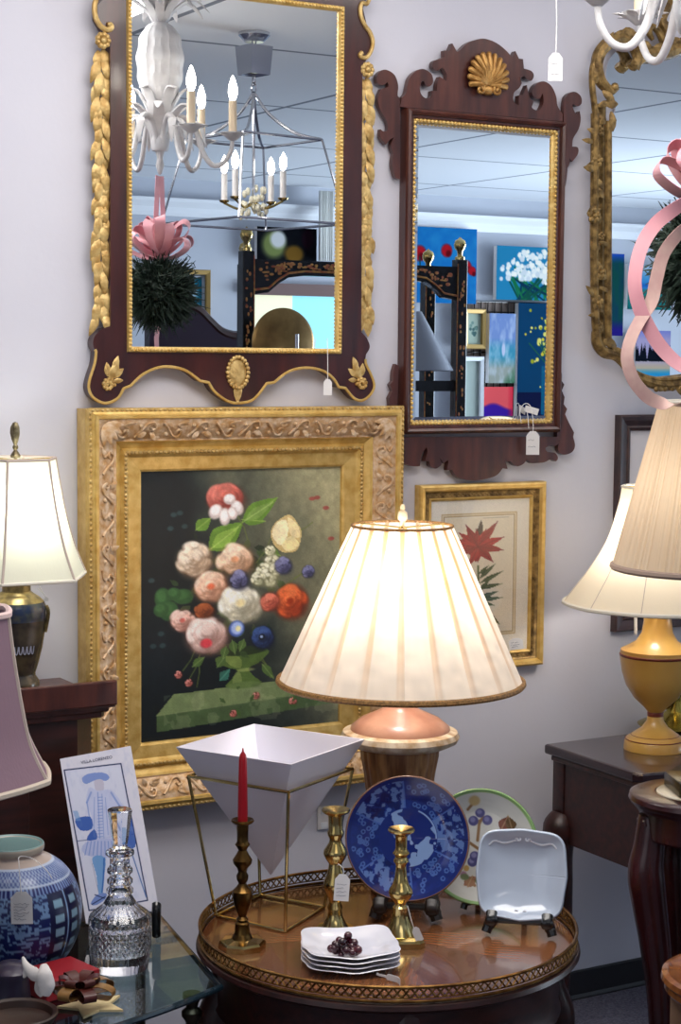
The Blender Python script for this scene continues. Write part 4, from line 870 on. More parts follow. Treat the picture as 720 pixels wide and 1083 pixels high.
def easel(xyz, ax, w, h, back, label, hookpx=None, m=M_black, cat='plate stand', hook=.03, fat=1.0):
    """little folding plate stand: two shaped feet with front hooks, a back strut"""
    r, u, n = ax; nh = n.copy(); nh[2] = 0; nh /= np.linalg.norm(nh); o = np.array(xyz)
    t = thing('plate_stand', label, cat, o); Zv = np.array([0, 0, 1.0])
    for s_ in (-1, 1):
        b = o+r*(s_*w/2); pts = [b+nh*.045+Zv*(.012+hook*1.15), b+nh*.055+Zv*(.012+hook*.8), b+nh*.05+Zv*(.02+hook*.25), b+nh*.03+Zv*(.024+hook*.1), b+nh*.0+Zv*.03, b-nh*.03+Zv*(h*.45)+r*(-s_*w*.12), b-nh*.045+Zv*h+r*(-s_*w*.2)]
        mb = MB(); mb.tube(spl3(pts, 5), list(fat*np.interp(np.linspace(0, 1, 31), [0, .1, .3, .6, 1], [.008, .0075, .009, .008, .006])), 8, flat=.75)
        mb.tube(spl3([b+nh*.032+Zv*(.022+hook*.15), b+nh*.042+Zv*.018+r*s_*.006, b+nh*.046+Zv*.007+r*s_*.01], 4), [.008*fat]*5+[.007*fat]*4, 8)
        mb.build('side_support', m, t)
    mb = MB(); mb.tube([o-r*w/2+nh*.03+Zv*(.024+hook*.12), o+r*w/2+nh*.03+Zv*(.024+hook*.12)], .007, 8); mb.build('cross_bar', m, t); mb = MB(); mb.tube([o-r*w*.35-nh*.03+Zv*h*.5, o+r*w*.35-nh*.03+Zv*h*.5], .005, 8); mb.build('cross_bar', m, t)
    MB().tube([o-nh*.04+Zv*h*.8, o-nh*back+Zv*.006], .0055, 8).build('back_strut', m, t)
    return t
# --- blue plate
nA, nR = 420, 130; TH, RR = np.meshgrid(np.linspace(0, 2*PI, nA), np.linspace(0, 1, nR)); X_, Y_ = RR*np.cos(TH), RR*np.sin(TH)
blu = np.empty((nR, nA, 3)); blu[:] = (20, 40, 116)
def samp(fn): return fn(X_, Y_)
gn = noise2(256, 256, 16, 21); gi = np.clip(((X_+1)*127).astype(int), 0, 255); gj = np.clip(((Y_+1)*127).astype(int), 0, 255); NV = noise2(256, 256, 24, 41)[gj, gi]; gn2 = noise2(256, 256, 30, 22)[gj, gi]
blu = blu*(.85+.35*gn2[..., None])
sect = np.floor(((TH+.42) % (2*PI))/(2*PI/6)).astype(int)
light = np.array([112, 144, 200.]); mask = (RR > .48) & (RR < .93) & (sect % 2 == 0) & (NV > .54); blu = np.where(mask[..., None], blu*.25+light*.75, blu)
mask = (RR > .48) & (RR < .93) & (sect % 2 == 0) & (NV < .38); blu = np.where(mask[..., None], np.array([12, 26, 92.]), blu)
for i in range(150):                                                   # little blossoms in the other panels
    rr1 = rng.uniform(.52, .9); t1 = rng.uniform(0, 2*PI)
    if int(((t1+.42) % (2*PI))/(2*PI/6)) % 2 == 0: continue
    d2 = np.hypot(X_-rr1*math.cos(t1), Y_-rr1*math.sin(t1)); blu = np.where((np.abs(d2-.03) < .010)[..., None], np.array([70, 102, 172.]), blu); 
sl_ = np.abs((((TH+.42) % (2*PI/6))-PI/6)); blu = np.where(((np.abs(sl_-PI/6)*RR < .012) & (RR > .48) & (RR < .93))[..., None], np.array([70, 102, 178.]), blu)
cen = (RR < .46); cn2 = noise2(256, 256, 7, 25)[gj, gi]; blu = np.where((cen & (cn2 > .58))[..., None], np.array([132, 162, 212.]), np.where(cen[..., None], np.array([20, 40, 118.]), blu))
blu = np.where(((np.abs(RR-.46) < .012) & (np.abs(TH-.2) < 1.0))[..., None], np.array([140, 168, 216.]), blu)
blu = np.where((RR > .985)[..., None], np.array([128, 92, 76.]), np.where((RR > .93)[..., None], np.array([18, 36, 108.]), blu))
sp_ = Z(431, 975, ZT); dB = depth(sp_); cB = D(431, 886, dB+.012); axB = face_frame(cB, .17, -.06)
t = thing('plate', 'blue and white patterned plate with a brown rim standing on the gallery table', 'plate', cB-axB[1]*.12)
RB = 66*mpx(cB); plate_mesh('plate_body', cB-axB[2]*.006, axB, RB, blu, t, M_glazed)
bot = cB-axB[1]*RB; eo = np.array([bot[0], bot[1], ZT])-np.array([axB[2][0], axB[2][1], 0])*.035
easel(eo, axB, .10, .12, .045, 'dark wooden easel holding the blue patterned plate', hook=max(.02, bot[2]-ZT-.012), m=mat('dark_easel_wood', srgb(26, 14, 12), .4), fat=1.7)
mb = MB(); q = D(445, 955, dB-.06); mb.box(q, (.016, .001, .011), rot=-YAW); k_ = mb.build('sticker', M_paper, None, smooth=False); tag(k_, 'tiny white sticker below the blue plate', 'sticker')
bpy.data.objects.remove(k_)
# --- botanical plate with green rim
nA, nR = 300, 100; TH, RR = np.meshgrid(np.linspace(0, 2*PI, nA), np.linspace(0, 1, nR))
class PolarPic(Pic):
    def __init__(s, nA, nR, bg):
        s.nx, s.ny = nA, nR; TH, RR = np.meshgrid(np.linspace(0, 2*PI, nA), np.linspace(0, 1, nR)); s.X, s.Y = RR*np.cos(TH), -RR*np.sin(TH); s.RR = RR; s.TH = TH; s.px = .018; s.c = np.empty((nR, nA, 3)); s.c[:] = bg
p = PolarPic(300, 100, (214, 214, 208)); p.put((noise2(300, 100, 18, 4)-.4)*.5, (190, 192, 186))
def b5(x, y): return ((465+x/5.143-508)/61.0, (820+y/5.143-895)/61.0)
for (a, b) in (((205, 355), (215, 250)), ((215, 260), (235, 230)), ((210, 400), (150, 360)), ((150, 185), (185, 140)), ((190, 600), (150, 560))): p.line([b5(*a), b5(*b)], .05, (140, 106, 70))
for (x, y) in ((218, 205), (182, 250), (258, 245), (178, 470), (190, 440)): p.ell(*b5(x, y), .085, .085, (78, 76, 128), soft=.2); p.ell(*b5(x-4, y-6), .045, .045, (132, 130, 176), soft=.6)
for (x, y, x2, y2, cl) in ((360, 310, 372, 215, (120, 92, 62)), (345, 300, 400, 290, (72, 110, 66)), (130, 600, 200, 550, (140, 84, 66)), (150, 610, 180, 545, (160, 120, 90)), (330, 300, 372, 220, (128, 74, 54)), (398, 300, 375, 220, (106, 80, 50))): p.leaf(*b5(x, y), *b5(x2, y2), .11, cl, (190, 160, 120))
p.ell(*b5(185, 135), .1, .09, (196, 172, 120), soft=.4); p.ell(*b5(130, 540), .06, .06, (170, 130, 150), soft=.4); p.ell(*b5(145, 505), .05, .05, (196, 160, 90), soft=.4)
for k in range(14):
    a = 2*PI*k/14+.2; 
    if .3 < (a % (2*PI)) < 2.2 or a > 5.3: continue
    p.ell(.6*math.cos(a), -.6*math.sin(a), .08, .06, (116, 130, 90), soft=.4)
p.c = np.where((p.RR > .955)[..., None], np.array([140, 178, 112.]), np.where((p.RR > .94)[..., None], np.array([190, 206, 170.]), p.c))
spb = Z(508, 966, ZT); dq = depth(spb); cQ = D(508, 895, dq+.012); axQ = face_frame(cQ, .2, .05); RQ = 61*mpx(cQ)
t = thing('plate', 'cream botanical plate with a green rim behind the white square dish', 'plate', cQ-axQ[1]*.11)
plate_mesh('plate_body', cQ-axQ[2]*.006, axQ, RQ, p.c, t, M_glazed)
bot = cQ-axQ[1]*RQ; eo = np.array([bot[0], bot[1], ZT])-np.array([axQ[2][0], axQ[2][1], 0])*.03
easel(eo-np.array([axQ[2][0], axQ[2][1], 0])*.02, axQ, .045, .08, .04, 'low dark easel behind the botanical plate', hook=max(.012, bot[2]-ZT-.018))
# --- white square dish
spw = Z(552, 985, ZT); dw_ = depth(spw)-.02; cW_ = D(552, 925, dw_+.016); axW = face_frame(cW_, .22, -.08)
def sqr(th, n=5.0): return 1.0/((np.abs(np.cos(th))**n+np.abs(np.sin(th))**n)**(1/n))
t = thing('dish', 'white square dish with scrolled rim on a black easel', 'dish', cW_-axW[1]*.08)
colw = np.empty((60, 240, 3)); colw[:] = (190, 202, 220); kW = mpx(cW_); RW = 48.5*kW
plate_mesh('dish_body', cW_-axW[2]*.012, axW, RW, colw, t, M_glazed, shape=lambda th: sqr(th, 3.9)*.985*(1+.012*np.cos(8*th))*np.where(np.sin(th) < 0, 1-.05*np.abs(np.cos(th))*np.abs(np.sin(th)), 1), depth_=.028)
mb = MB(); r, u, n = axW
for sx in (-1, 1):
    for sy, yy in ((1, .76), (-1, -.80)):
        sp2 = [cW_+r*(sx*(.10+.06*(1-.8*i/16)*math.cos(2*PI*1.2*i/16)))*RW+u*(yy+.06*(1-.8*i/16)*math.sin(2*PI*1.2*i/16)*sy)*RW+n*.006 for i in range(17)]
        mb.tube(sp2, .0022, 6)
    mb.tube(spl3([cW_+r*sx*.15*RW+u*.74*RW+n*.004, cW_+r*sx*.4*RW+u*.66*RW+n*.002, cW_+r*sx*.62*RW+u*.70*RW+n*.006, cW_+r*sx*.74*RW+u*.60*RW+n*.007], 5), .0024, 6)
mb.build('scroll_relief', M_white, t)
bot = cW_-axW[1]*RW*.97; eo = np.array([bot[0], bot[1], ZT])-np.array([axW[2][0], axW[2][1], 0])*.02
easel(eo, axW, 58*kW, .1, .075, 'black plate easel under the white square dish', hook=max(.03, bot[2]-ZT+.004), fat=1.35)
# ================================================================== stack of white plates with glass grapes
pc_ = Z(370, 1019, ZT); 
M_rim = mat('white_china', srgb(226, 226, 236), .18, 0, coat=.4)
def sqplate(z, rot, sc=1.0):
    n = 96; mb = MB(); rings = []
    for rad, h in ((0, .004), (.45, .004), (.66, .005), (.72, .009), (.98, .016), (1.0, .0175), (.985, .0185), (.72, .0125), (.64, .0085), (.45, .0075), (0, .0075)):
        ring = []
        for k in range(n):
            th = 2*PI*k/n; R0 = .086*sc*float(sqr(th, 4.0))*(1+.022*math.cos(8*th)); ww = .003*rad*rad*math.cos(4*th+PI)
            ring.append(mb._v((pc_[0]+rad*R0*math.cos(th+rot), pc_[1]+rad*R0*math.sin(th+rot), z+h+ww)))
        rings.append(ring)
    for a, b in zip(rings, rings[1:]):
        for k in range(n): mb.bm.faces.new((a[k], a[(k+1) % n], b[(k+1) % n], b[k]))
    bmesh.ops.remove_doubles(mb.bm, verts=list(mb.bm.verts), dist=1e-6); return mb
for i, lb in enumerate(('bottom plate of the white square stack at the table edge', 'second white square plate from the bottom of the stack', 'third white square plate up, right under the top one', 'top white square plate of the stack, under the glass grapes')):
    o = sqplate(ZT-.003+i*.0085, -YAW+.12+.04*(i % 2), 1-.01*(i % 2)).build('plate', M_rim, origin=(pc_[0], pc_[1], ZT+i*.0085)); tag(o, lb, 'plate', 'white square plates in the stack')
zg = ZT-.003+3*.0085+.0095
gt_ = thing('glass_grapes', 'small bunch of purple glass grapes on the top white plate', 'ornament', (pc_[0], pc_[1], zg))
gc = Z(366, 1001, zg+.018); R = random.Random(12); M_grape = mat('purple_glass', srgb(112, 40, 58), .06, 0, srgb(60, 20, 36), 30, coat=.8)
mb = MB(); M_grape.node_tree.nodes['Principled BSDF'].inputs['Transmission Weight'].default_value = .55
for k in range(30):
    for tr in range(20):
        x, y, z = R.uniform(-.027, .027), R.uniform(-.02, .02), R.uniform(0, .03)
        if (x/.029)**2+(y/.022)**2+(max(0, z-.004)/.03)**2 < 1: break
    rg_ = R.uniform(.006, .0078); mb.ell((gc[0]+x*math.cos(YAW)+y*math.sin(YAW), gc[1]-x*math.sin(YAW)+y*math.cos(YAW), zg+rg_+z), (rg_,)*3, seg=10)
mb.build('grape_cluster', M_grape, gt_)
lt = Z(405, 1037, ZT+.001); mb = MB()
q = [Z(398, 1030, ZT+.012), Z(405, 1032, ZT+.01), Z(413, 1034, ZT+.008), Z(420, 1036, ZT+.008), Z(423, 1039, ZT+.010)]
mb.ribbon(spl3(q, 5), [.004]*8+[.011]*13, (0, 0, 1), .0008); o = mb.build('price_tag', M_paper, origin=q[2]); tag(o, 'folded white tag strip beside the stacked plates at the gallery', 'price tag')
# ================================================================== left side: chest, two lamps, glass table
ZC = 1.0; ck = Z(124.5, 719.5, ZC); cx1_, cyf = ck[0], ck[1]; cx0_ = -.25
ch = thing('chest', 'tall dark mahogany chest whose moulded top carries the blue vase lamp', 'chest', ((cx0_+cx1_)/2, (cyf-.02)/2, 0))
mb = MB(); pr = [(.0, ZC-.012), (.002, ZC-.002), (0, ZC)]
def deck(mb, z0, z1, ins, cant):
    x1 = cx1_-ins; y0 = cyf+ins; f = [(cx0_, -.015), (cx0_, y0), (x1-cant, y0), (x1, y0+cant), (x1, -.015)]
    mb.prism([(a, b, z1) for a, b in f], [(a, b, z0) for a, b in f])
LIP = .042; ZS = ZC-LIP
deck(mb, ZS-.012, ZS, 0.004, .0); mb.build('top', M_mahogred, ch, smooth=False, bevel=.003)
mb = MB(); mb.box(((cx0_+cx1_)/2, cyf+.007, ZS+LIP/2-.004), (cx1_-cx0_, .014, LIP+.008)); mb.build('raised_edge', M_mahogred, ch, smooth=False, bevel=.003)
mb = MB(); deck(mb, ZS-.022, ZS-.0122, .012, .004); deck(mb, ZS-.034, ZS-.0222, .018, .01); mb.build('cornice_moulding', M_mahogred, ch, smooth=False, bevel=.002)
mb = MB(); deck(mb, .06, ZS-.0342, .026, .05); mb.build('carcase', M_dark, ch, smooth=False)
for i, (a, b) in enumerate(((.08, .34), (.36, .62), (.64, .92))):
    mb = MB(); mb.box(((cx0_+cx1_)/2-.06, cyf+.022, (a+b)/2), (cx1_-cx0_-.24, .014, b-a), bevel=.004); dr = mb.build('drawer', M_dark, ch, smooth=False)
    for sx in (-.4, .4):
        mb = MB(); mb.ell(((cx0_+cx1_)/2-.06+sx, cyf+.008, (a+b)/2), (.014, .012, .014), seg=10); mb.build('knob', M_brassdark, dr)
mb = MB(); deck(mb, 0, .06, .012, .03); mb.build('plinth', M_dark, ch, smooth=False)
# ---- blue vase lamp on the chest
vb = W(18, 717, -(cyf+.145))[:2]
v = thing('table_lamp', 'lit lamp with pale panelled bell shade on a dark blue vase standing on the chest', 'lamp', (vb[0], vb[1], ZS))
def bellshade(xy, rows, sides, m, parent, rot, scal=0.0, seg=96, corner=0.06, name='lamp_shade', colr=None):
    """a shade of flat panels: rows (px radius at the corner, image row)"""
    pf = prof_at(xy, rows); P = spl([np.array(p) for p in pf], 5, False); n = seg; mb = MB(); ringsO = []
    for i, (r, z) in enumerate(P):
        t = i/(len(P)-1); ring = []
        for k in range(n):
            th = 2*PI*k/n; a = ((th) % (2*PI/sides))-PI/sides; q = (math.cos(PI/sides)/math.cos(a))
            q = q*(1-corner)+corner*1.0 if sides < 20 else 1
            zz = z-(scal*(t**3)*(-(abs(a)/(PI/sides))**6) if scal else 0)
            ring.append((xy[0]+r*q*math.cos(th+rot), xy[1]+r*q*math.sin(th+rot), zz))
        ringsO.append(ring)
    vs = [[mb._v(p) for p in r_] for r_ in ringsO]
    for a, b in zip(vs, vs[1:]):
        for k in range(n): mb.bm.faces.new((a[k], a[(k+1) % n], b[(k+1) % n], b[k]))
    mb.build(name, m, parent, ang=25); return ringsO
M_pale = shade_mat('pale_silk', srgb(236, 236, 222), .5, tcol=srgb(238, 240, 224))
M_seam = mat('shade_piping', srgb(186, 170, 160), .8)
rows = [(45, 485), (49, 510), (56, 545), (66, 580), (78, 609)]
rg_ = bellshade(vb, rows, 6, M_pale, v, -YAW-PI/2+.0, scal=.0)
def rim_and_seams(rg_, sides, parent, m1, m2, rr1, rr2, seamr):
    n = len(rg_[0]); mb = MB(); mb.tube(rg_[0], rr1, 6, True); mb.build('shade_trim', m1, parent)
    mb = MB(); mb.tube(rg_[-1], rr2, 6, True); mb.build('shade_trim', m2, parent)
    for s_ in range(sides):
        k = int(round(n*s_/sides)) % n; MB().tube([r_[k] for r_ in rg_], seamr, 5).build('seam_piping', M_seam, parent)
M_ivory = mat('ivory_trim', srgb(226, 220, 206), .8)
rim_and_seams(rg_, 6, v, M_seam, M_ivory, .003, .0035, .0028)
zt_ = zat(vb, 485)
mb = MB(); 
for k in range(3): mb.tube([(vb[0], vb[1], zt_-.003), rg_[0][k*32]], .0016, 5)
mb.tube([(vb[0], vb[1], zat(vb, 612)), (vb[0], vb[1], zt_)], .004, 8); mb.build('shade_support', M_brass, v)
mb = MB(); lathe_at(mb, vb, [(0, 446), (2.6, 447), (4.6, 452), (5, 458), (3.6, 465), (1.8, 470), (3, 472), (3, 474), (1.6, 476), (4, 479), (5.5, 482), (5, 484), (0, 485)], 18, fn=lambda t, i: 1+.12*math.sin(5*t)*(i in (2, 3, 4))); mb.build('finial', mat('aged_brass', srgb(150, 140, 112), .35, .8, srgb(96, 84, 60), 80), v)
mb = MB(); mb.ell((vb[0], vb[1], zat(vb, 545)), (.028, .028, .04), seg=12); mb.build('light_bulb', M_bulb, v)
bulb('vase_lamp_bulb', (vb[0]-.0, vb[1]-.045, zat(vb, 535)), 1.3, (.98, 1, .92), .035)
M_vase = mat('bronze_glaze', srgb(44, 40, 38), .25, .1, srgb(86, 76, 58), 26, .1, 60, coat=.4)
M_vblue = mat('blue_enamel', srgb(40, 56, 92), .2, 0, srgb(88, 92, 84), 60, coat=.5)
M_vgold = mat('old_gold_band', srgb(168, 146, 92), .35, .5, srgb(96, 82, 52), 50)
mb = MB(); lathe_at(mb, vb, [(10, 612), (17, 613.5), (17.5, 616), (15, 618), (15, 625), (19, 628)], 40); mb.build('neck', M_vgold, v)
mb = MB(); lathe_at(mb, vb, [(19, 628), (25, 632), (29, 636)], 40); mb.build('shoulder', M_vgold, v)
mb = MB(); lathe_at(mb, vb, [(29, 636), (31, 641), (31, 652), (30.5, 655)], 40); mb.build('blue_band', M_vblue, v)
mb = MB(); pv = prof_at(vb, [(30.5, 655), (29.5, 668), (27, 684), (23, 700), (19.5, 711), (19.5, 714), (23, 719), (23.5, 722)]); mb.lathe([(r_, max(z_, ZS+.001)) for r_, z_ in pv]+[(pv[-1][0], ZS+.0004)], vb, 40)
mb.build('body', M_vase, v)
kk = mpx((vb[0], vb[1], 1.1))
for sx in (-1, 1): MB().tube(spl3([(vb[0]+sx*31*kk*math.cos(YAW), vb[1]-sx*31*kk*math.sin(YAW), zat(vb, 640)), (vb[0]+sx*33.5*kk*math.cos(YAW), vb[1]-sx*33.5*kk*math.sin(YAW), zat(vb, 648)), (vb[0]+sx*30*kk*math.cos(YAW), vb[1]-sx*30*kk*math.sin(YAW), zat(vb, 668))], 4), .004, 7).build('handle', M_vgold, v)
mb = MB()
for i in range(5):                                                          # pale wave line on the lower body
    a = -YAW-PI/2+.1+i*.16; r0 = 27.4*kk
    mb.tube(spl3([(vb[0]+r0*math.cos(a+b), vb[1]+r0*math.sin(a+b), zat(vb, y)) for b, y in ((0, 680), (.02, 687), (.08, 688), (.12, 684), (.14, 680))], 3), .0012, 5)
mb.build('wave_line', mat('pale_slip', srgb(150, 152, 170), .4), v)
dv = depth((vb[0], vb[1], 1.1))-.08
price_tag('price_tag', 49, 632, 5, 4, dv, 'small white string tag hanging from the blue vase lamp', [[D(37, 612, dv), D(41, 618, dv), D(45, 626, dv), D(49, 632, dv)], [D(40, 622, dv), D(46, 628, dv)]], lines=0)
# ---- glass table
ZG = .55; K = Z(233, 1041, ZG); Bk = Z(167, 963, ZG); Fk = Z(113, 1070, ZG)
gyb = -.405; gc4 = [K, np.array([Bk[0], gyb, ZG]), np.array([.36, gyb, ZG]), np.array([.36, -1.02, ZG])]
front_ = spl3([gc4[3], (.75, -1.01, ZG), (1.02, -.955, ZG), (1.22, -.90, ZG), K], 5)
glo = [gc4[1], gc4[2]]+[np.array(p) for p in front_]; gm = np.array([.88, -.68, ZG])
gt2_ = thing('glass_table', 'glass topped side table with dark metal legs holding the jar and decanter', 'table', (gm[0], gm[1], 0))
mb = MB(); mb.prism(glo, [p-np.array([0, 0, .012]) for p in glo]); mb.build('glass_top', thin_glass('table_glass', (.62, .74, .76), .0, 1.6), gt2_, smooth=False, bevel=.002)
M_edge = mat('dark_glass_edge', srgb(26, 44, 54), .08, 0, coat=.8)
mb = MB()
mb.tube([p-np.array([0, 0, .0062]) for p in glo], .0060, 8, True)
mb.build('glass_edge', M_edge, gt2_)
M_gun = mat('dark_brass_leg', srgb(70, 62, 50), .3, .9, srgb(36, 32, 28), 30)
for p in gc4:
    q = p+(gm-p)/np.linalg.norm(gm-p)*.05; mb = MB()
    mb.lathe([(0, 0), (.012, 0), (.013, .01), (.010, .02), (.010, .46), (.014, .465), (.014, .472), (.009, .478), (.012, .488), (.018, .497), (.018, .505), (.010, .512), (.012, .52), (.016, .528), (.016, .5375), (0, .5375)], (q[0], q[1]), 20); mb.build('leg', M_gun, gt2_)
mb = MB(); 
ins = [p+(gm-p)/np.linalg.norm(gm-p)*.05 for p in gc4]
for a, b in ((0, 1), (1, 2), (2, 3), (3, 0)): mb.tube([ins[a]*np.array([1, 1, 0])+np.array([0, 0, .3]), ins[b]*np.array([1, 1, 0])+np.array([0, 0, .3])], .009, 8)
mb.build('stretcher', M_brass, gt2_)
# ---- mauve shade lamp in the near left corner
pm = D(-62, 740, 2.98); mxy = pm[:2]
ml = thing('table_lamp', 'unlit lamp with mauve grey bell shade cut by the left picture edge', 'lamp', (mxy[0], mxy[1], ZG))
M_mauve = shade_mat('mauve_linen', srgb(150, 124, 136), .3, weave=.4)
rows = [(75, 648), (80, 690), (88, 740), (98, 785), (116, 822)]
rg_ = bellshade(mxy, rows, 8, M_mauve, ml, -YAW-PI/2+.62, seg=96, corner=.35)
M_mtrim = mat('pinkish_trim', srgb(206, 180, 176), .85)
rim_and_seams(rg_, 8, ml, M_mtrim, mat('cream_trim', srgb(190, 176, 160), .85), .006, .006, .0035)
zt_ = zat(mxy, 648); mb = MB(); 
for k in range(3): mb.tube([(mxy[0], mxy[1], zt_-.003), rg_[0][k*32]], .0016, 5)
mb.tube([(mxy[0], mxy[1], ZG+.25), (mxy[0], mxy[1], zt_)], .004, 8); mb.build('shade_support', M_brass, ml)
mb = MB(); mb.lathe([(0, ZG+.0005), (.055, ZG+.0005), (.055, ZG+.015), (.05, ZG+.025), (.022, ZG+.06), (.045, ZG+.14), (.05, ZG+.18), (.028, ZG+.23), (.016, ZG+.26), (.016, zat(mxy, 800)), (0, zat(mxy, 800))], mxy, 32); mb.build('base', M_brassdark, ml)
# ---- ginger jar
jx = Z(13, 1019, ZG)[:2]
j = thing('ginger_jar', 'large blue and white ginger jar with lattice panels on the glass table', 'jar', (jx[0], jx[1], ZG))
rows = [(30.5, 893), (33, 891), (34.5, 893.5), (34, 898), (31.5, 901), (34, 904), (44, 909), (55, 917), (65, 930), (71, 945), (73.5, 960), (72.5, 976), (68, 992), (60, 1007), (50, 1017), (48, 1023)]
pf = prof_at(jx, rows); Pj = spl([np.array(p) for p in pf], 8, False); Pj = np.array(Pj); Pj[:, 1] = np.maximum(Pj[:, 1], ZG+.0006)
nU = 480; nV = len(Pj); cj = np.empty((nV, nU, 3)); rowpx = np.interp(np.arange(nV), np.arange(len(rows))*8, [r[1] for r in rows])
th = np.linspace(0, 2*PI, nU); NJ = noise2(nU, nV, 46, 31, 2); NK = noise2(nU, nV, 60, 33, 2)
lb_, db_ = np.array([108, 138, 178.]), np.array([16, 26, 84.])
cj[:] = db_; sw = np.abs(NJ-.5) < .075; cj[sw] = lb_; cj[(NK > .72)] = lb_*.95
Vp = rowpx[:, None]*np.ones((1, nU)); Tp = np.ones((nV, 1))*th[None, :]
pan = ((Tp % (PI/2)) > .62) & ((Tp % (PI/2)) < 1.30) & (Vp > 930) & (Vp < 1000)
lu = ((Tp % (PI/2))-.62)/.68; lv = (Vp-934)/66
cj[pan] = (16, 18, 58); cell = ((lu*2) % 1 > .28) & ((lu*2) % 1 < .78) & ((lv*4.4) % 1 > .25) & ((lv*4.4) % 1 < .8); cj[pan & cell] = (124, 158, 180); cj[pan & (np.abs(lu-.5) < .02)] = (130, 160, 200)
cj[(Vp < 931) & (Vp > 924)] = np.where(((Tp*30) % 2 > 1)[(Vp < 931) & (Vp > 924)][:, None], np.array([118, 140, 184.]), np.array([24, 34, 96.]))
band = (Vp < 924) & (Vp > 908); kk_ = ((Tp*26).astype(int)+((Vp-908)/2.6).astype(int)) % 2; cj[band] = np.where(kk_[band][:, None] > 0, np.array([58, 80, 140.]), np.array([134, 152, 186.]))
cj[(np.abs(Vp-923.5) < .7) | (np.abs(Vp-908.5) < .7)] = (176, 190, 212)
cj[Vp <= 908] = (176, 160, 150); cj[Vp <= 899] = (168, 158, 144); cj[Vp < 892.4] = (120, 150, 150)
cj[Vp > 1004] = np.where((NJ > .5)[Vp > 1004][:, None], np.array([52, 60, 130.]), np.array([92, 110, 170.]))
def jpos(U, V):
    i = np.clip((V*(nV-1)).round().astype(int), 0, nV-1); a = 2*PI*U-YAW-PI/2+.12
    return np.stack([jx[0]+Pj[i, 0]*np.cos(a), jx[1]+Pj[i, 0]*np.sin(a), Pj[i, 1]], -1)
grid_obj('jar_body', cj, jpos, paintmat('cobalt_glaze', .28, .0), j)
mb = MB(); r0, z0 = pf[0]; mb.lathe([(r0, z0), (r0-.004, z0-.01), (r0+.01, z0-.04), (pf[9][0]-.012, pf[9][1]), (pf[12][0]-.012, pf[12][1]), (.03, ZG+.012), (0, ZG+.012)], jx, 40); mb.build('inner_wall', mat('celadon_glaze', srgb(112, 142, 142), .25, coat=.3), j)
dj = depth((jx[0], jx[1], .68))-.128
price_tag('price_tag', 22.5, 943, 23, 35, dj, 'white handwritten price tag tied on the blue and white ginger jar', [[D(55, 929, dj-.0), D(48, 919, dj-.004), D(34, 908, dj+.01), D(21, 906, dj+.012), D(20, 914, dj-.002), D(22, 940, dj-.006), D(22.5, 947, dj-.004)]], roll=-.02, lines=6)
# ---- cut glass decanter
dx_ = Z(127, 1023, ZG)[:2]
M_cut, nt, b_ = newmat('cut_glass'); b_.inputs['Base Color'].default_value = (.97, .985, 1, 1); b_.inputs['Roughness'].default_value = .02; b_.inputs['Transmission Weight'].default_value = 1; b_.inputs['IOR'].default_value = 1.5
M_cutd = M_cut.copy(); nt = M_cutd.node_tree; b_ = nt.nodes['Principled BSDF']; tc = nt.nodes.new('ShaderNodeTexCoord'); wv1 = nt.nodes.new('ShaderNodeTexVoronoi'); wv1.inputs['Scale'].default_value = 150
L(nt, tc.outputs['Object'], wv1.inputs['Vector']); bp = nt.nodes.new('ShaderNodeBump'); bp.inputs['Strength'].default_value = .9; bp.inputs['Distance'].default_value = .003; L(nt, wv1.outputs['Distance'], bp.inputs['Height']); L(nt, bp.outputs[0], b_.inputs['Normal'])
dc = thing('decanter', 'cut crystal decanter with ringed neck and stopper on the glass table', 'decanter', (dx_[0], dx_[1], ZG))
def clampz(p): return [(r, max(z, ZG+.0006)) for r, z in p]
rowsO = [(9.5, 899), (15, 900), (15.2, 903), (10.5, 907), (10.5, 915), (13.5, 919), (13.5, 922), (10.5, 925), (10.8, 927), (13.6, 930), (13.6, 933), (11, 936), (14.2, 940), (14.2, 943), (12, 946), (18, 956), (28, 964), (32, 968)]
outP = prof_at(dx_, rowsO)
lower = prof_at(dx_, [(32, 968), (33, 974), (32, 979)]); band_ = prof_at(dx_, [(32, 979), (32.3, 985), (31.6, 1002)]); foot = clampz(prof_at(dx_, [(31.6, 1002), (30.6, 1015), (29, 1022)])); foot[-1] = (foot[-1][0], ZG+.0006)
inn = [(max(.004, r-.006), z) for r, z in outP[::-1]]; inP = [(.0, ZG+.03), (band_[0][0]-.010, ZG+.03), (band_[0][0]-.007, band_[0][1])]+[(max(.005, r-.007), z) for r, z in outP[::-1] if z < outP[3][1]+1]
def flute(t, i): return 1+.018*abs(math.sin(t*14))
mb = MB(); mb.lathe(outP+lower[1:], dx_, 72, fn=lambda t, i: 1+(.02*abs(math.sin(t*12)) if i > 14 else 0), cap=False)
bandseg = []
full = outP+lower[1:]
zb1 = full[-1][1]; z_end = foot[-1][1]; nb = 16
bz = np.linspace(zb1, foot[0][1], nb)
mb2 = MB(); rings = []
allp = full+[(np.interp(z, [foot[0][1], zb1], [band_[-1][0], band_[0][0]]), z) for z in bz[1:]]+foot[1:]+[(foot[-1][0]*.9, ZG+.0006), (0, ZG+.0006)]
nb0, nb1 = len(full), len(full)+nb-1
mb.bm.clear()
def dfn(t, i):
    if nb0 <= i < nb1: return 1+.05*abs(math.sin(15*t+(i-nb0)*.62)*math.sin(15*t-(i-nb0)*.62))
    if 14 < i < nb0-1: return 1+.022*abs(math.sin(t*12))
    if nb1 <= i < nb1+2: return 1+.012*abs(math.sin(t*18))
    return 1
mb.lathe(allp, dx_, 144, fn=dfn, cap=False)
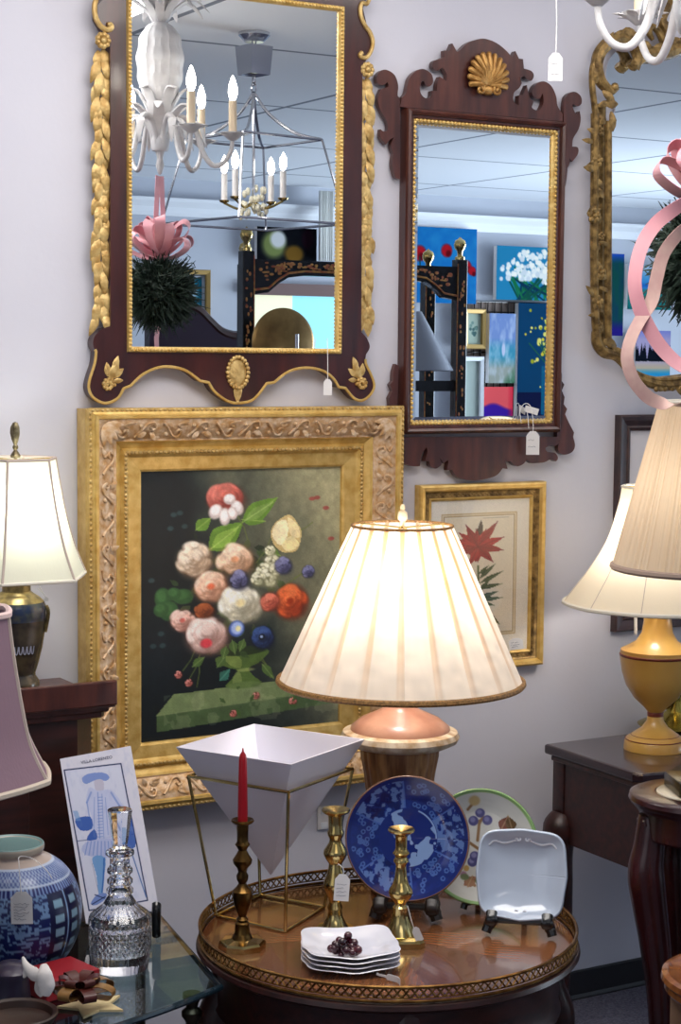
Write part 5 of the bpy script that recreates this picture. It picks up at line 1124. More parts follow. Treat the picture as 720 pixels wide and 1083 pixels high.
ip = [(0, ZG+.028), (foot[0][0]-.008, ZG+.03), (band_[0][0]-.007, band_[0][1]), (lower[0][0]-.008, lower[0][1]+.002), (outP[-3][0]-.005, outP[-3][1]), (outP[-5][0]-.008, outP[-5][1]), (.008, outP[4][1]), (outP[0][0], outP[0][1])]
mb.lathe(ip[::-1], dx_, 144, cap=False); bmesh.ops.remove_doubles(mb.bm, verts=list(mb.bm.verts), dist=1e-5)
mb.build('decanter_body', M_cut, dc, smooth=True, ang=20)
mb = MB(); lathe_at(mb, dx_, [(0, 855), (12, 855.5), (13.4, 857), (12, 866), (10, 882), (8, 893), (8.5, 896), (12, 898), (8, 899.5), (5.5, 902), (5.2, 914), (0, 915)], 10); mb.build('stopper', M_cut, dc, smooth=False)
# ---- tile picture of the cavalier on its stand
dT = depth(Z(128, 985, ZG))-.05; kT = dT/FPX; BL = D(91, 977, dT)
uu, rr0, ff = _u, _r, _f
E1 = (76*rr0+13*uu+10*ff)*kT; E2 = (-37*rr0+166*uu+60*ff)*kT
n_t = np.cross(E1, E2); n_t /= np.linalg.norm(n_t)
if n_t@(CAM-BL) < 0: n_t = -n_t
ti = thing('tile_picture', 'white framed blue tile picture of a plumed cavalier leaning behind the decanter', 'picture', BL)
mb = MB(); c4 = [BL, BL+E1, BL+E1+E2, BL+E2]; mb.prism([p-n_t*.0008 for p in c4], [p-n_t*.013 for p in c4]); mb.build('board', mat('white_board', srgb(212, 208, 222), .4, coat=.2), ti, smooth=False, bevel=.002)
tp_ = Pic(0, 0, 76, 172, 150, 340, (214, 212, 224))
def u5(x, y):      # zoom 3 px -> board units
    X = 50+x/5.538-BLp[0]; Y = 790+y/5.538-BLp[1]; det = E1p[0]*E2p[1]-E1p[1]*E2p[0]
    a = (X*E2p[1]-Y*E2p[0])/det; b = (E1p[0]*Y-E1p[1]*X)/det; return (a*76, (1-b)*172)
BLp = proj(BL)[:2]; E1p = np.array(proj(BL+E1)[:2])-BLp; E2p = np.array(proj(BL+E2)[:2])-BLp
tp_.poly([u5(100, 138), u5(440, 95), u5(588, 900), u5(245, 960)], (206, 208, 226))
nb_ = (34, 44, 84)
tp_.line([u5(100, 138), u5(440, 95), u5(588, 900), u5(245, 960), u5(100, 138)], 1.3, nb_); tp_.line([u5(172, 560), u5(515, 515)], .7, (70, 80, 120))
lt_, md_, dk_ = (168, 180, 218), (104, 130, 196), (48, 84, 166)
tp_.poly([u5(205, 190), u5(240, 160), u5(330, 150), u5(370, 175), u5(350, 200), u5(290, 195), u5(230, 220)], md_, .8, 3); tp_.poly([u5(280, 200), u5(330, 195), u5(335, 260), u5(290, 260)], (190, 186, 204), 1, 3)
tp_.poly([u5(250, 240), u5(300, 260), u5(380, 255), u5(440, 330), u5(480, 440), u5(500, 560), u5(460, 600), u5(340, 550), u5(250, 550), u5(265, 420), u5(230, 330)], (188, 194, 224), .9, 3)
for (x1, y1, x2, y2, w_) in ((260, 270, 235, 330, 2), (235, 330, 250, 420, 1.5), (300, 270, 310, 540, 1.2), (325, 280, 335, 540, .8), (380, 270, 430, 350, 2), (430, 350, 490, 480, 2), (345, 300, 360, 520, .8), (280, 300, 275, 500, .8)): tp_.line([u5(x1, y1), u5(x2, y2)], w_, md_, .6)
for k in range(14): tp_.line([u5(300, 300+k*18), u5(328, 297+k*18)], .7, md_, .8)
tp_.poly([u5(165, 430), u5(255, 415), u5(265, 485), u5(195, 495)], dk_, .9, 3); tp_.poly([u5(245, 520), u5(280, 490), u5(295, 545), u5(235, 555)], dk_, .9, 3); tp_.poly([u5(150, 380), u5(180, 380), u5(200, 440), u5(170, 440)], (110, 150, 200), .6)
tp_.poly([u5(205, 590), u5(260, 555), u5(400, 545), u5(440, 640), u5(330, 655), u5(225, 640)], (176, 184, 220), 1, 2)
for k in range(9): tp_.line([u5(240+k*20, 560), u5(222+k*24, 640)], .9, md_, .8)
tp_.poly([u5(265, 655), u5(342, 655), u5(332, 780), u5(320, 860), u5(300, 860), u5(290, 760)], (112, 156, 206), 1, 3); tp_.line([u5(335, 660), u5(330, 780), u5(322, 855)], 1.6, (44, 96, 172), .9)
tp_.poly([u5(380, 655), u5(440, 650), u5(450, 760), u5(455, 850), u5(435, 850), u5(415, 760)], (112, 156, 206), 1, 3)
tp_.poly([u5(255, 920), u5(290, 870), u5(345, 860), u5(340, 895), u5(285, 930)], md_, .9, 3); tp_.line([u5(262, 925), u5(340, 880)], 1, nb_); tp_.line([u5(280, 870), u5(335, 890)], 1, nb_)
tp_.poly([u5(470, 590), u5(495, 420), u5(515, 520), u5(520, 590)], dk_, .85, 3); tp_.line([u5(490, 600), u5(580, 880)], 1.2, (70, 100, 160), .9); tp_.line([u5(265, 690), u5(300, 850)], .6, (130, 140, 170), .8)
tp_.put(np.clip((noise2(150, 340, 20, 3)-.55)*.8, 0, .2), (150, 160, 200))
grid_obj('tile_face', tp_.c, lambda U, V: BL+U[..., None]*E1+(1-V)[..., None]*E2+n_t*.0006, mat('x', (0, 0, 0)) if False else M_glazed, ti, smooth=False)
fc = bpy.data.curves.new('caption', 'FONT'); fc.body = 'VILLA LORENZO'; fc.size = .0082; fc.align_x = 'CENTER'; fc.extrude = .0002
tmp = bpy.data.objects.new('caption_text', fc); COL.objects.link(tmp); fm = bpy.data.meshes.new_from_object(tmp); bpy.data.objects.remove(tmp); fm.materials.clear(); fm.materials.append(M_ink)
fo = bpy.data.objects.new('caption', fm); COL.objects.link(fo); fo.parent = ti
a1 = E1/np.linalg.norm(E1); b1 = np.cross(n_t, a1); pc2 = E1*.5+E2*.945+n_t*.0012
pc2 = E1*.5+E2*.945+n_t*.0012
fo.matrix_local = Matrix([[a1[0], b1[0], n_t[0], pc2[0]], [a1[1], b1[1], n_t[1], pc2[1]], [a1[2], b1[2], n_t[2], pc2[2]], [0, 0, 0, 1]])
# easel for it
es = thing('plate_stand', 'black wooden stand behind the decanter holding the tile picture', 'plate stand', (BL[0], BL[1], ZG))
mid = BL+E1*.5; nh = np.array([n_t[0], n_t[1], 0]); nh /= np.linalg.norm(nh); e1u = E1.copy(); e1u[2] = 0; e1u /= np.linalg.norm(e1u)
for s_, q in ((-1, BL+E1*.12), (1, BL+E1*.97)):
    g = np.array([q[0], q[1], ZG]); zb0 = q[2]-ZG
    mb = MB(); mb.tube(spl3([g+nh*.02+np.array([0, 0, zb0+.018]), g+nh*.028+np.array([0, 0, zb0+.006]), g+nh*.026+np.array([0, 0, zb0*.5]), g+nh*.02+np.array([0, 0, .009])], 5), .0085, 10)
    mb.tube([g+nh*.02+np.array([0, 0, max(.009, zb0-.012)]), g-nh*.05+np.array([0, 0, max(.009, zb0-.012)])], .007, 8); mb.tube([g-nh*.05+np.array([0, 0, .008]), g-nh*.085+np.array([0, 0, .035])], .006, 8); mb.build('side_support', M_black, es)
g0 = np.array([mid[0], mid[1], ZG]); MB().tube([g0-nh*.048-e1u*.07+np.array([0, 0, max(.009, zb0-.012)]), g0-nh*.048+e1u*.055+np.array([0, 0, max(.009, zb0-.012)])], .006, 8).build('cross_bar', M_black, es)
# ---- gift box, ribbon, tissue and wooden bowl in the near left corner
def P3(px, py, z): return Z(px, py, z)
gb_ = P3(78, 1040, ZG); bxs = thing('gift_box', 'red gift box topped with brown gold ribbon loops beside the ginger jar', 'box', (gb_[0], gb_[1], ZG))
cA = P3(62, 1046, ZG); mb = MB(); mb.box((cA[0], cA[1], ZG+.018), (.11, .09, .035), rot=-YAW+.75, bevel=.002); mb.build('box_body', mat('red_card', srgb(150, 22, 34), .5), bxs, smooth=False)
mb = MB(); M_rib = mat('brown_satin', srgb(84, 34, 26), .35, 0, srgb(60, 22, 20), 14); M_ribg = mat('gold_ribbon', srgb(150, 112, 62), .4, .2, srgb(110, 76, 40), 30)
R = random.Random(8); ctrb = P3(84, 1058, ZG+.03)
def loop3(mb, c, d, up, ln, wd):
    d = np.array(d, float); d /= np.linalg.norm(d); up = np.array(up, float)
    pts = [c, c+d*ln*.5+up*ln*.32, c+d*ln+up*ln*.18, c+d*ln*.95-up*ln*.06, c+d*ln*.5-up*ln*.02, c]
    s_ = np.cross(d, up); mb.ribbon(spl3(pts, 5), wd, tuple(s_), .001)
mbg = MB()
for k in range(7):
    a = 2*PI*k/7+.2; loop3(mb if k % 2 else mbg, ctrb+np.array([0, 0, .008]), (math.cos(a), math.sin(a), R.uniform(0, .3)), (0, 0, 1), R.uniform(.042, .06), .022)
for k in range(6):
    a = 2*PI*k/6+.7; loop3(mb, ctrb+np.array([0, 0, .018]), (math.cos(a), math.sin(a), .5), (0, 0, 1), .036, .02)
mb.build('ribbon_bow', M_rib, bxs); mbg.build('ribbon_loops', M_ribg, bxs)
# cream paper star under the bow
sc = P3(98, 1063, ZG+.004); mb = MB(); st5 = [(sc[0]+(.06 if i % 2 == 0 else .03)*math.cos(i*PI/5+.3), sc[1]+(.06 if i % 2 == 0 else .03)*math.sin(i*PI/5+.3), ZG+.002) for i in range(10)]
mb.prism([(a, b, c+.004) for a, b, c in st5], st5); o = mb.build('paper_star', mat('cream_paper', srgb(206, 186, 140), .7), smooth=False); tag(o, 'cream paper star tucked under the brown ribbon bow', 'ornament')
# white tissue flower
tq = P3(40, 1040, ZG+.04); mb = MB()
for (pts, wds) in (([D(24, 1012, 2.95), D(28, 1022, 2.94), D(36, 1030, 2.93), D(46, 1034, 2.92)], [.004, .016, .028, .02]), ([D(46, 1020, 2.92), D(47, 1030, 2.91), D(49, 1042, 2.91), D(47, 1053, 2.91)], [.012, .03, .034, .018]), ([D(30, 1024, 2.94), D(25, 1034, 2.94)], [.02, .004]), ([D(44, 1034, 2.93), D(40, 1046, 2.94), D(44, 1054, 2.94)], [.02, .014, .006])):
    q = spl3(pts, 6); w_ = list(np.interp(np.linspace(0, 1, len(q)), np.linspace(0, 1, len(wds)), wds)); mb.tube(q, [x*.42 for x in w_], 8, flat=.45, up=(_f[0], _f[1], _f[2]))
o = mb.build('tissue_paper', mat('white_tissue', srgb(222, 216, 212), .8, bump=.4, bscale=40)); tag(o, 'crumpled white tissue tied among the ribbons before the ginger jar', 'tissue')
wb = Z(18, 1094, ZG); wz = zat(wb[:2], 1071); mb = MB()
wbt = thing('wooden_bowl', 'dark turned wooden bowl at the bottom left corner', 'bowl', (wb[0], wb[1], ZG))
kb = mpx((wb[0], wb[1], wz)); rb = 43*kb
mb.lathe([(0, ZG+.0005), (rb*.6, ZG+.0005), (rb*.62, ZG+.008), (rb*.9, ZG+(wz-ZG)*.6), (rb, wz-.004), (rb, wz), (rb*.96, wz+.002), (rb*.88, wz-.001), (rb*.84, wz-.012), (rb*.3, wz-.02), (0, wz-.02)], wb[:2], 56); mb.build('bowl_body', mat('dark_turned_wood', srgb(62, 40, 32), .45, 0, srgb(40, 26, 22), 8, .1, 40), wbt)
dk = Z(12, 1066, ZG); mb = MB(); mb.lathe([(0, ZG+.0005), (.03, ZG+.0005), (.034, ZG+.006), (.03, ZG+.05), (.034, ZG+.06), (.034, ZG+.066), (.02, ZG+.078), (0, ZG+.08)], dk[:2], 32); o = mb.build('lidded_box', mat('purple_lacquer', srgb(58, 50, 70), .3, 0, srgb(40, 36, 52), 20), origin=(dk[0], dk[1], ZG)); tag(o, 'small round purple grey lidded box at the left picture edge', 'box')
# ================================================================== right side: desk, pedestal, lamps
ZD = .715; dk0 = Z(572, 787, ZD); dk1 = Z(677, 818, ZD)
desk_x0 = (dk0[0]+dk1[0])/2; dy1 = dk0[1]; dy0 = dk1[1]-.012; desk_x1 = desk_x0+1.1
if dk0[1] > -.02: dy1 = -.018
de = thing('desk', 'dark mahogany desk with cabriole legs under the yellow urn lamp', 'desk', ((desk_x0+desk_x1)/2, (dy0+dy1)/2, 0))
M_desktop = mat('polished_dark_top', srgb(52, 36, 42), .22, 0, srgb(36, 22, 26), 6, .02, 30, (2, 12, 12), coat=.5)
mb = MB(); o_ = []
f = [(desk_x0, dy1), (desk_x0, dy0+.03), (desk_x0+.012, dy0+.008), (desk_x0+.05, dy0), (desk_x0+.09, dy0-.012), (desk_x0+.13, dy0-.02), (desk_x1, dy0-.02), (desk_x1, dy1)]
mb.prism([(a, b, ZD) for a, b in f], [(a, b, ZD-.024) for a, b in f]); mb.build('top', M_desktop, de, smooth=False, bevel=.006)
mb = MB(); ins = .024; mb.box(((desk_x0+desk_x1)/2, (dy0+dy1)/2+.006, ZD-.024-.105), (desk_x1-desk_x0-2*ins, dy1-dy0-2*ins+.02, .21)); mb.build('carcase', M_dark, de, smooth=False)
mb = MB(); mb.box((desk_x0+.016, (dy0+dy1)/2, ZD-.031), (.018, dy1-dy0-.04, .012), bevel=.003); mb.box(((desk_x0+desk_x1)/2, dy0+.022, ZD-.031), (desk_x1-desk_x0-.04, .018, .012), bevel=.003); mb.build('moulding', M_dark, de, smooth=False)
for (x, y) in ((desk_x0+.04, dy1-.035), (desk_x0+.11, dy0+.03), (desk_x1-.04, dy1-.035), (desk_x1-.04, dy0+.05)):
    sx = -1 if x < (desk_x0+desk_x1)/2 else 1; mb = MB(); mb.box((x, y, ZD-.10), (.04, .04, .148), bevel=.004)
    pts = [(x, y, ZD-.17), (x+sx*.012, y, ZD-.21), (x+sx*.016, y, ZD-.26), (x+sx*.004, y, ZD-.36), (x-sx*.006, y, .2), (x, y, .06), (x+sx*.012, y, .012)]
    mb.tube(spl3(pts, 5), list(np.interp(np.linspace(0, 1, 31), [0, .12, .3, .6, .85, 1], [.030, .044, .038, .022, .016, .024])), 12); mb.build('leg', M_dark, de)
dsk = MB(); dsk.box((desk_x0+.45, dy0+.014, ZD-.095), (.5, .012, .11), bevel=.003); dr = dsk.build('drawer', M_dark, de, smooth=False); mb = MB(); mb.ell((desk_x0+.45, dy0+.004, ZD-.095), (.012, .01, .012)); mb.build('knob', M_brass, dr)
# ---- yellow urn lamp
ux = Z(692, 792, ZD)[:2]
yl = thing('table_lamp', 'lit lamp with wide cream bell shade on a mustard yellow urn on the desk', 'lamp', (ux[0], ux[1], ZD))
M_yel = mat('mustard_enamel', srgb(204, 160, 80), .3, 0, srgb(186, 138, 62), 6, coat=.3); M_red = mat('maroon_line', srgb(110, 40, 24), .4)
pfb = prof_at(ux, [(0, 795), (32, 795), (32.5, 793), (32, 783), (30, 780), (24, 776), (14, 769), (9, 762), (8.3, 757)]); pfb[0] = (0, ZD+.0004); pfb = [(r_, max(z_, ZD+.0004)) for r_, z_ in pfb]
mb = MB(); mb.lathe(pfb, ux, 56); mb.build('foot', M_yel, yl)
mb = MB(); lathe_at(mb, ux, [(8.2, 757.5), (8.6, 756.5), (8.6, 753), (8.2, 752.5)], 40); mb.build('maroon_band', M_red, yl)
mb = MB(); lathe_at(mb, ux, [(8, 752.8), (12, 748), (23, 738), (32, 724), (36.5, 710), (38.6, 696), (38.8, 693.5)], 56); mb.build('urn_body', M_yel, yl)
mb = MB(); lathe_at(mb, ux, [(38.6, 694), (39.2, 693), (39.2, 691.5), (38.6, 690.8)], 56); mb.build('maroon_band', M_red, yl)
mb = MB(); lathe_at(mb, ux, [(38.6, 691), (38, 687), (31, 683.5), (22, 678), (16.5, 669), (14.6, 656), (14.4, 640), (8, 636), (0, 636)], 56); mb.build('urn_neck', M_yel, yl)
for rr1, y_ in ((31, 781.5), (25, 777.5)):
    (r_, z_), = prof_at(ux, [(rr1, y_)]); MB().tube([(ux[0]+r_*math.cos(2*PI*i/60), ux[1]+r_*math.sin(2*PI*i/60), z_+.0012) for i in range(60)], .0013, 5, True).build('maroon_band', M_red, yl)
M_crm = shade_mat('cream_linen', srgb(238, 228, 208), .45, tcol=srgb(244, 232, 206))
rows = [(41, 515), (44.5, 535), (55, 570), (72, 600), (88, 622), (100, 638)]
rg_ = bellshade(ux, rows, 10, M_crm, yl, -YAW-PI/2+.31, corner=.75)
rim_and_seams(rg_, 10, yl, M_ivory, M_ivory, .003, .005, .0009)
zt_ = zat(ux, 515); mb = MB()
for k in range(3): mb.tube([(ux[0], ux[1], zt_-.003), rg_[0][k*32]], .0016, 5)
mb.tube([(ux[0], ux[1], zat(ux, 640)), (ux[0], ux[1], zt_)], .004, 8); mb.build('shade_support', M_brass, yl)
mb = MB(); mb.ell((ux[0], ux[1], zat(ux, 580)), (.03, .03, .045), seg=12); mb.build('light_bulb', M_bulb, yl)
bulb('urn_lamp_bulb', (ux[0]-.045, ux[1]-.02, zat(ux, 575)), 2.8, (1, .93, .85), .035)
q = D(672, 640, depth((ux[0], ux[1], .9))-.03); q2 = D(672, 671, depth((ux[0], ux[1], .9))-.03); MB().tube([q, q2], .004, 8).build('pull_switch', M_paper, yl)
# ---- brass chamberstick lamp behind the urn
hx = Z(714, 768, ZD)[:2]; hb = thing('brass_lamp', 'small brass lamp base with a ring handle on the desk at the right edge', 'lamp base', (hx[0], hx[1], ZD))
pfb = prof_at(hx, [(0, 771), (38, 771), (40, 768), (37, 764), (22, 759), (10, 752), (7, 742), (9, 730), (12, 722), (7, 712), (0, 710)]); pfb[0] = (0, ZD+.0004); pfb[1] = (pfb[1][0], ZD+.0004); pfb[2] = (pfb[2][0], max(pfb[2][1], ZD+.006))
mb = MB(); mb.lathe(pfb, hx, 48); mb.build('base', mat('yellow_brass', srgb(190, 170, 80), .22, .9, srgb(150, 130, 60), 20), hb)
kk = mpx((hx[0], hx[1], .8)); zc_ = zat(hx, 737); hc = np.array([hx[0], hx[1], zc_])-_r0*13*kk-np.array([math.sin(YAW), math.cos(YAW), 0])*.02
mb = MB(); mb.tube([hc+_r0*11*kk*math.cos(2*PI*i/40)*.8+np.array([0, 0, 11*kk*math.sin(2*PI*i/40)]) for i in range(40)], .0032, 8, True); mb.build('ring_handle', M_brassdark, hb)
# ---- plant stand pedestal
pxy = D(738, 848, 3.42); ZP = zat(pxy[:2], 838); pxy = pxy[:2]
pe = thing('pedestal_table', 'slender carved mahogany pedestal stand with cream marble top at the right', 'pedestal', (pxy[0], pxy[1], 0))
kp = mpx((pxy[0], pxy[1], ZP)); rp = 73*kp
M_burg = mat('burgundy_mahogany', srgb(58, 20, 22), .26, 0, srgb(36, 11, 13), 5, .03, 30, (10, 10, 1.5), coat=.2)
mb = MB(); mb.lathe([(0, ZP-.03), (rp*.9, ZP-.03), (rp*.93, ZP-.024), (rp*.97, ZP-.020), (rp, ZP-.012), (rp*.985, ZP-.004), (rp*.93, ZP-.001), (rp*.62, ZP), (rp*.62, ZP-.002), (0, ZP-.002)], pxy, 72); mb.build('top', M_burg, pe)
mb = MB(); mb.lathe([(0, ZP-.002), (rp*.6, ZP-.002), (rp*.6, ZP+.001), (rp*.585, ZP+.002), (0, ZP+.002)], pxy, 64); mb.build('marble_inset', mat('cream_marble', srgb(214, 206, 186), .2, 0, srgb(196, 184, 158), 20, coat=.3), pe)
mb = MB(); mb.lathe([(0, ZP-.085), (rp*.78, ZP-.085), (rp*.82, ZP-.08), (rp*.84, ZP-.04), (rp*.86, ZP-.030), (0, ZP-.030)], pxy, 64); mb.build('apron', M_burg, pe)
for k in range(4):
    a = math.atan2(-math.sin(YAW)*-1, -math.cos(YAW))+.22+k*PI/2; d_ = np.array([math.cos(a), math.sin(a)])
    def at_(r, z): return (pxy[0]+d_[0]*r, pxy[1]+d_[1]*r, z)
    pts = [at_(rp*.70, ZP-.04), at_(rp*.74, ZP-.10), at_(rp*.78, ZP-.15), at_(rp*.70, ZP-.22), at_(rp*.60, ZP-.30), at_(rp*.5, ZP-.42), at_(rp*.46, .2), at_(rp*.6, .06), at_(rp*.78, .016)]
    mb = MB(); mb.tube(spl3(pts, 5), list(np.interp(np.linspace(0, 1, 41), [0, .12, .28, .5, .8, 1], [.026, .03, .036, .030, .018, .022])), 14); lg = mb.build('leg', M_burg, pe)
    mb = MB(); t_ = np.array([-d_[1], d_[0], 0]); c_ = np.array(at_(rp*.86, ZP-.056))
    for s_ in (-1, 1): mb.tube([c_+t_*s_*(.008+.011*(1-.8*i/14)*math.cos(2*PI*1.3*i/14))+np.array([0, 0, .011*(1-.8*i/14)*math.sin(2*PI*1.3*i/14)]) for i in range(15)], .0034, 6)
    for a_ in (-.6, 0, .6): leaf3(mb, c_+np.array([0, 0, -.008]), t_*math.sin(a_)+np.array([0, 0, -math.cos(a_)]), .008, .034, nrm=(d_[0], d_[1], 0))
    mb.build('carving', M_burg, lg)
# ---- pleated lamp on the pedestal
px_ = pxy; pw = thing('table_lamp', 'lamp with narrow pleated beige shade on the marble topped pedestal', 'lamp', (px_[0], px_[1], ZP+.002))
pf = prof_at(px_, [(50, 425), (94, 600)]); n = 640; npl = 62; mb = MB(); rings = []
for i in range(10):
    t = i/9; r_ = pf[0][0]*(1-t)+pf[1][0]*t; z_ = pf[0][1]*(1-t)+pf[1][1]*t
    rings.append([mb._v((px_[0]+(r_+(.0028+.002*t)*math.sin(npl*2*PI*k/n+.8*math.sin(npl*2*PI*k/n))+.0006*math.sin(k*1.7))*math.cos(2*PI*k/n), px_[1]+(r_+(.0028+.002*t)*math.sin(npl*2*PI*k/n+.8*math.sin(npl*2*PI*k/n)))*math.sin(2*PI*k/n), z_)) for k in range(n)])
for a, b in zip(rings, rings[1:]):
    for k in range(n): mb.bm.faces.new((a[k], a[(k+1) % n], b[(k+1) % n], b[k]))
mb.build('lamp_shade', shade_mat('beige_pleats', srgb(226, 208, 184), .45, tcol=srgb(236, 216, 186)), pw)
mb = MB(); mb.tube([(px_[0]+(pf[1][0]+.003)*math.cos(2*PI*i/90), px_[1]+(pf[1][0]+.003)*math.sin(2*PI*i/90), pf[1][1]) for i in range(90)], .0065, 7, True); mb.build('shade_trim', mat('taupe_trim', srgb(150, 130, 118), .8), pw)
mb = MB(); mb.tube([(px_[0]+(pf[0][0]+.001)*math.cos(2*PI*i/60), px_[1]+(pf[0][0]+.001)*math.sin(2*PI*i/60), pf[0][1]) for i in range(60)], .003, 6, True); mb.build('shade_trim', M_ivory, pw)
mb = MB()
for k in range(3): mb.tube([(px_[0], px_[1], pf[0][1]-.003), (px_[0]+pf[0][0]*math.cos(2*PI*k/3), px_[1]+pf[0][0]*math.sin(2*PI*k/3), pf[0][1])], .0016, 5)
mb.tube([(px_[0], px_[1], zat(px_, 620)), (px_[0], px_[1], pf[0][1])], .0035, 8); mb.build('shade_support', M_brass, pw)
mb = MB(); mb.lathe([(0, ZP+.03), (.016, ZP+.03), (.02, ZP+.036), (.012, ZP+.045), (.009, ZP+.06), (.012, ZP+.16), (.010, zat(px_, 640)), (.014, zat(px_, 630)), (0, zat(px_, 628))], px_, 24); mb.build('column', M_brassdark, pw)
mb = MB(); mb.box((px_[0], px_[1], ZP+.0165), (.105, .105, .028), rot=-YAW+.1, bevel=.003); mb.build('base', mat('black_gold_base', srgb(34, 32, 26), .25, .4, srgb(92, 80, 50), 60), pw)
bulb('pleated_lamp_bulb', (px_[0]-.01, px_[1], zat(px_, 520)), .8, (1, .95, .9), .03)
# ---- round wooden table in the near right corner
rxy = D(792, 1040, 2.9); ZR = zat(rxy[:2], 1030); rxy = rxy[:2]; kr = mpx((rxy[0], rxy[1], ZR)); rR = 92*kr
rt = thing('side_table', 'round honey brown wooden side table at the bottom right corner', 'table', (rxy[0], rxy[1], 0))
mb = MB(); mb.lathe([(0, ZR-.035), (rR*.92, ZR-.035), (rR*.96, ZR-.028), (rR*.95, ZR-.02), (rR, ZR-.012), (rR*.99, ZR-.003), (rR*.93, ZR), (rR*.9, ZR-.003), (0, ZR-.003)], rxy, 72); mb.build('top', wood('honey_wood', srgb(150, 92, 44), srgb(112, 60, 28), .22, (20, 20, 20), .5), rt)
mb = MB(); mb.lathe([(0, .03), (rR*.9, .03), (rR*.9, ZR-.0355), (0, ZR-.0355)], rxy, 12); mb.build('drum_base', mat('pale_drum', srgb(150, 120, 96), .5, 0, srgb(116, 86, 64), 8), rt, smooth=False)
mb = MB(); mb.lathe([(0, 0), (rR*.95, 0), (rR*.95, .03), (0, .03)], rxy, 12); mb.build('plinth', M_dark, rt, smooth=False)
# ================================================================== pineapple chandelier in front of the mirrors
CH = MR(160, 150, 1.19)[:2]; VCH = (CH[0], -CH[1])
def zv(row): return zat(VCH, row-5)
kv = mpx((VCH[0], VCH[1], 2.2))
M_flame = mat('lit_candle_bulb', (1, 1, 1), .5, 0, emit=(1, .92, .8), estr=30)
M_tole = mat('white_painted_metal', srgb(208, 208, 210), .4, 0, srgb(188, 186, 188), 20, .1, 80)
ct = thing('chandelier', 'white painted pineapple chandelier with curved arms hanging from the ceiling at upper right', 'chandelier', (CH[0], CH[1], zv(190)))
mb = MB(); rows = [(0, 31), (9, 34), (17, 42), (21, 56), (22.5, 74), (21, 92), (17, 108), (11, 118), (0, 121)]
pf = spl([np.array((r*kv, zv(y))) for r, y in rows], 6, False); nb = 48
mb.lathe([(max(0, p[0]), p[1]) for p in pf], CH, nb, fn=lambda t, i: 1.06+.07*math.sin(t*9+i*.42)*math.sin(t*9-i*.42), cap=False); mb.build('pineapple_body', M_tole, ct)
mb = MB(); R = random.Random(3)
for lay, (y0, ln, tilt, n_) in enumerate(((36, .10, .35, 8), (34, .12, .7, 9), (36, .09, 1.15, 9))):
    for k in range(n_):
        a = 2*PI*k/n_+lay*.3; d = np.array([math.cos(a), math.sin(a), 0]); b = np.array([CH[0], CH[1], zv(y0)])+d*.012
        pts = [b, b+d*ln*.3*tilt+np.array([0, 0, ln*.5]), b+d*ln*.8*tilt+np.array([0, 0, ln*.8]), b+d*ln*1.25*tilt+np.array([0, 0, ln*(.85-.4*tilt)])]
        q = spl3(pts, 4); mb.tube(q, list(np.interp(np.linspace(0, 1, len(q)), [0, .4, .8, 1], [.012, .016, .011, .002])), 6, flat=.25, up=(0, 0, 1))
mb.build('crown_leaves', M_tole, ct)
mb = MB()
for lay, (ln, tilt, n_) in enumerate(((.20, .18, 6), (.17, .5, 6), (.12, .9, 6))):
    for k in range(n_):
        a = 2*PI*k/n_+lay*.5; d = np.array([math.cos(a), math.sin(a), 0]); b = np.array([CH[0], CH[1], zv(158)])+d*.014
        pts = [b, b+d*ln*.15*tilt+np.array([0, 0, ln*.45]), b+d*ln*.6*tilt+np.array([0, 0, ln*.85]), b+d*ln*1.0*tilt+np.array([0, 0, ln*(1-.35*tilt)])]
        q = spl3(pts, 4); mb.tube(q, list(np.interp(np.linspace(0, 1, len(q)), [0, .4, .8, 1], [.012, .020, .013, .002])), 6, flat=.3, up=(0, 0, 1))
mb.build('stem_leaves', M_tole, ct)
mb = MB(); mb.lathe([(0, zv(167)), (.022, zv(167)), (.026, zv(164)), (.026, zv(156)), (.022, zv(152)), (0, zv(152))], CH, 24); mb.lathe([(0, zv(192)), (.006, zv(190)), (.012, zv(182)), (.008, zv(174)), (.014, zv(167)), (0, zv(166.9))], CH, 18); mb.build('hub', M_tole, ct)
mb = MB(); mb.tube([(CH[0], CH[1], zv(30)), (CH[0], CH[1], CEIL-.03)], .006, 8); mb.lathe([(0, CEIL-.035), (.03, CEIL-.035), (.055, CEIL-.012), (.056, CEIL-.001), (0, CEIL-.001)], CH, 28); mb.build('hanging_rod', M_tole, ct)
armp = [(7, 160), (9, 146), (18, 133), (30, 134), (39, 149), (45, 168), (55, 181), (66, 179), (74, 167), (76, 153)]
M_candle = mat('candle_sleeve', srgb(226, 206, 176), .5)
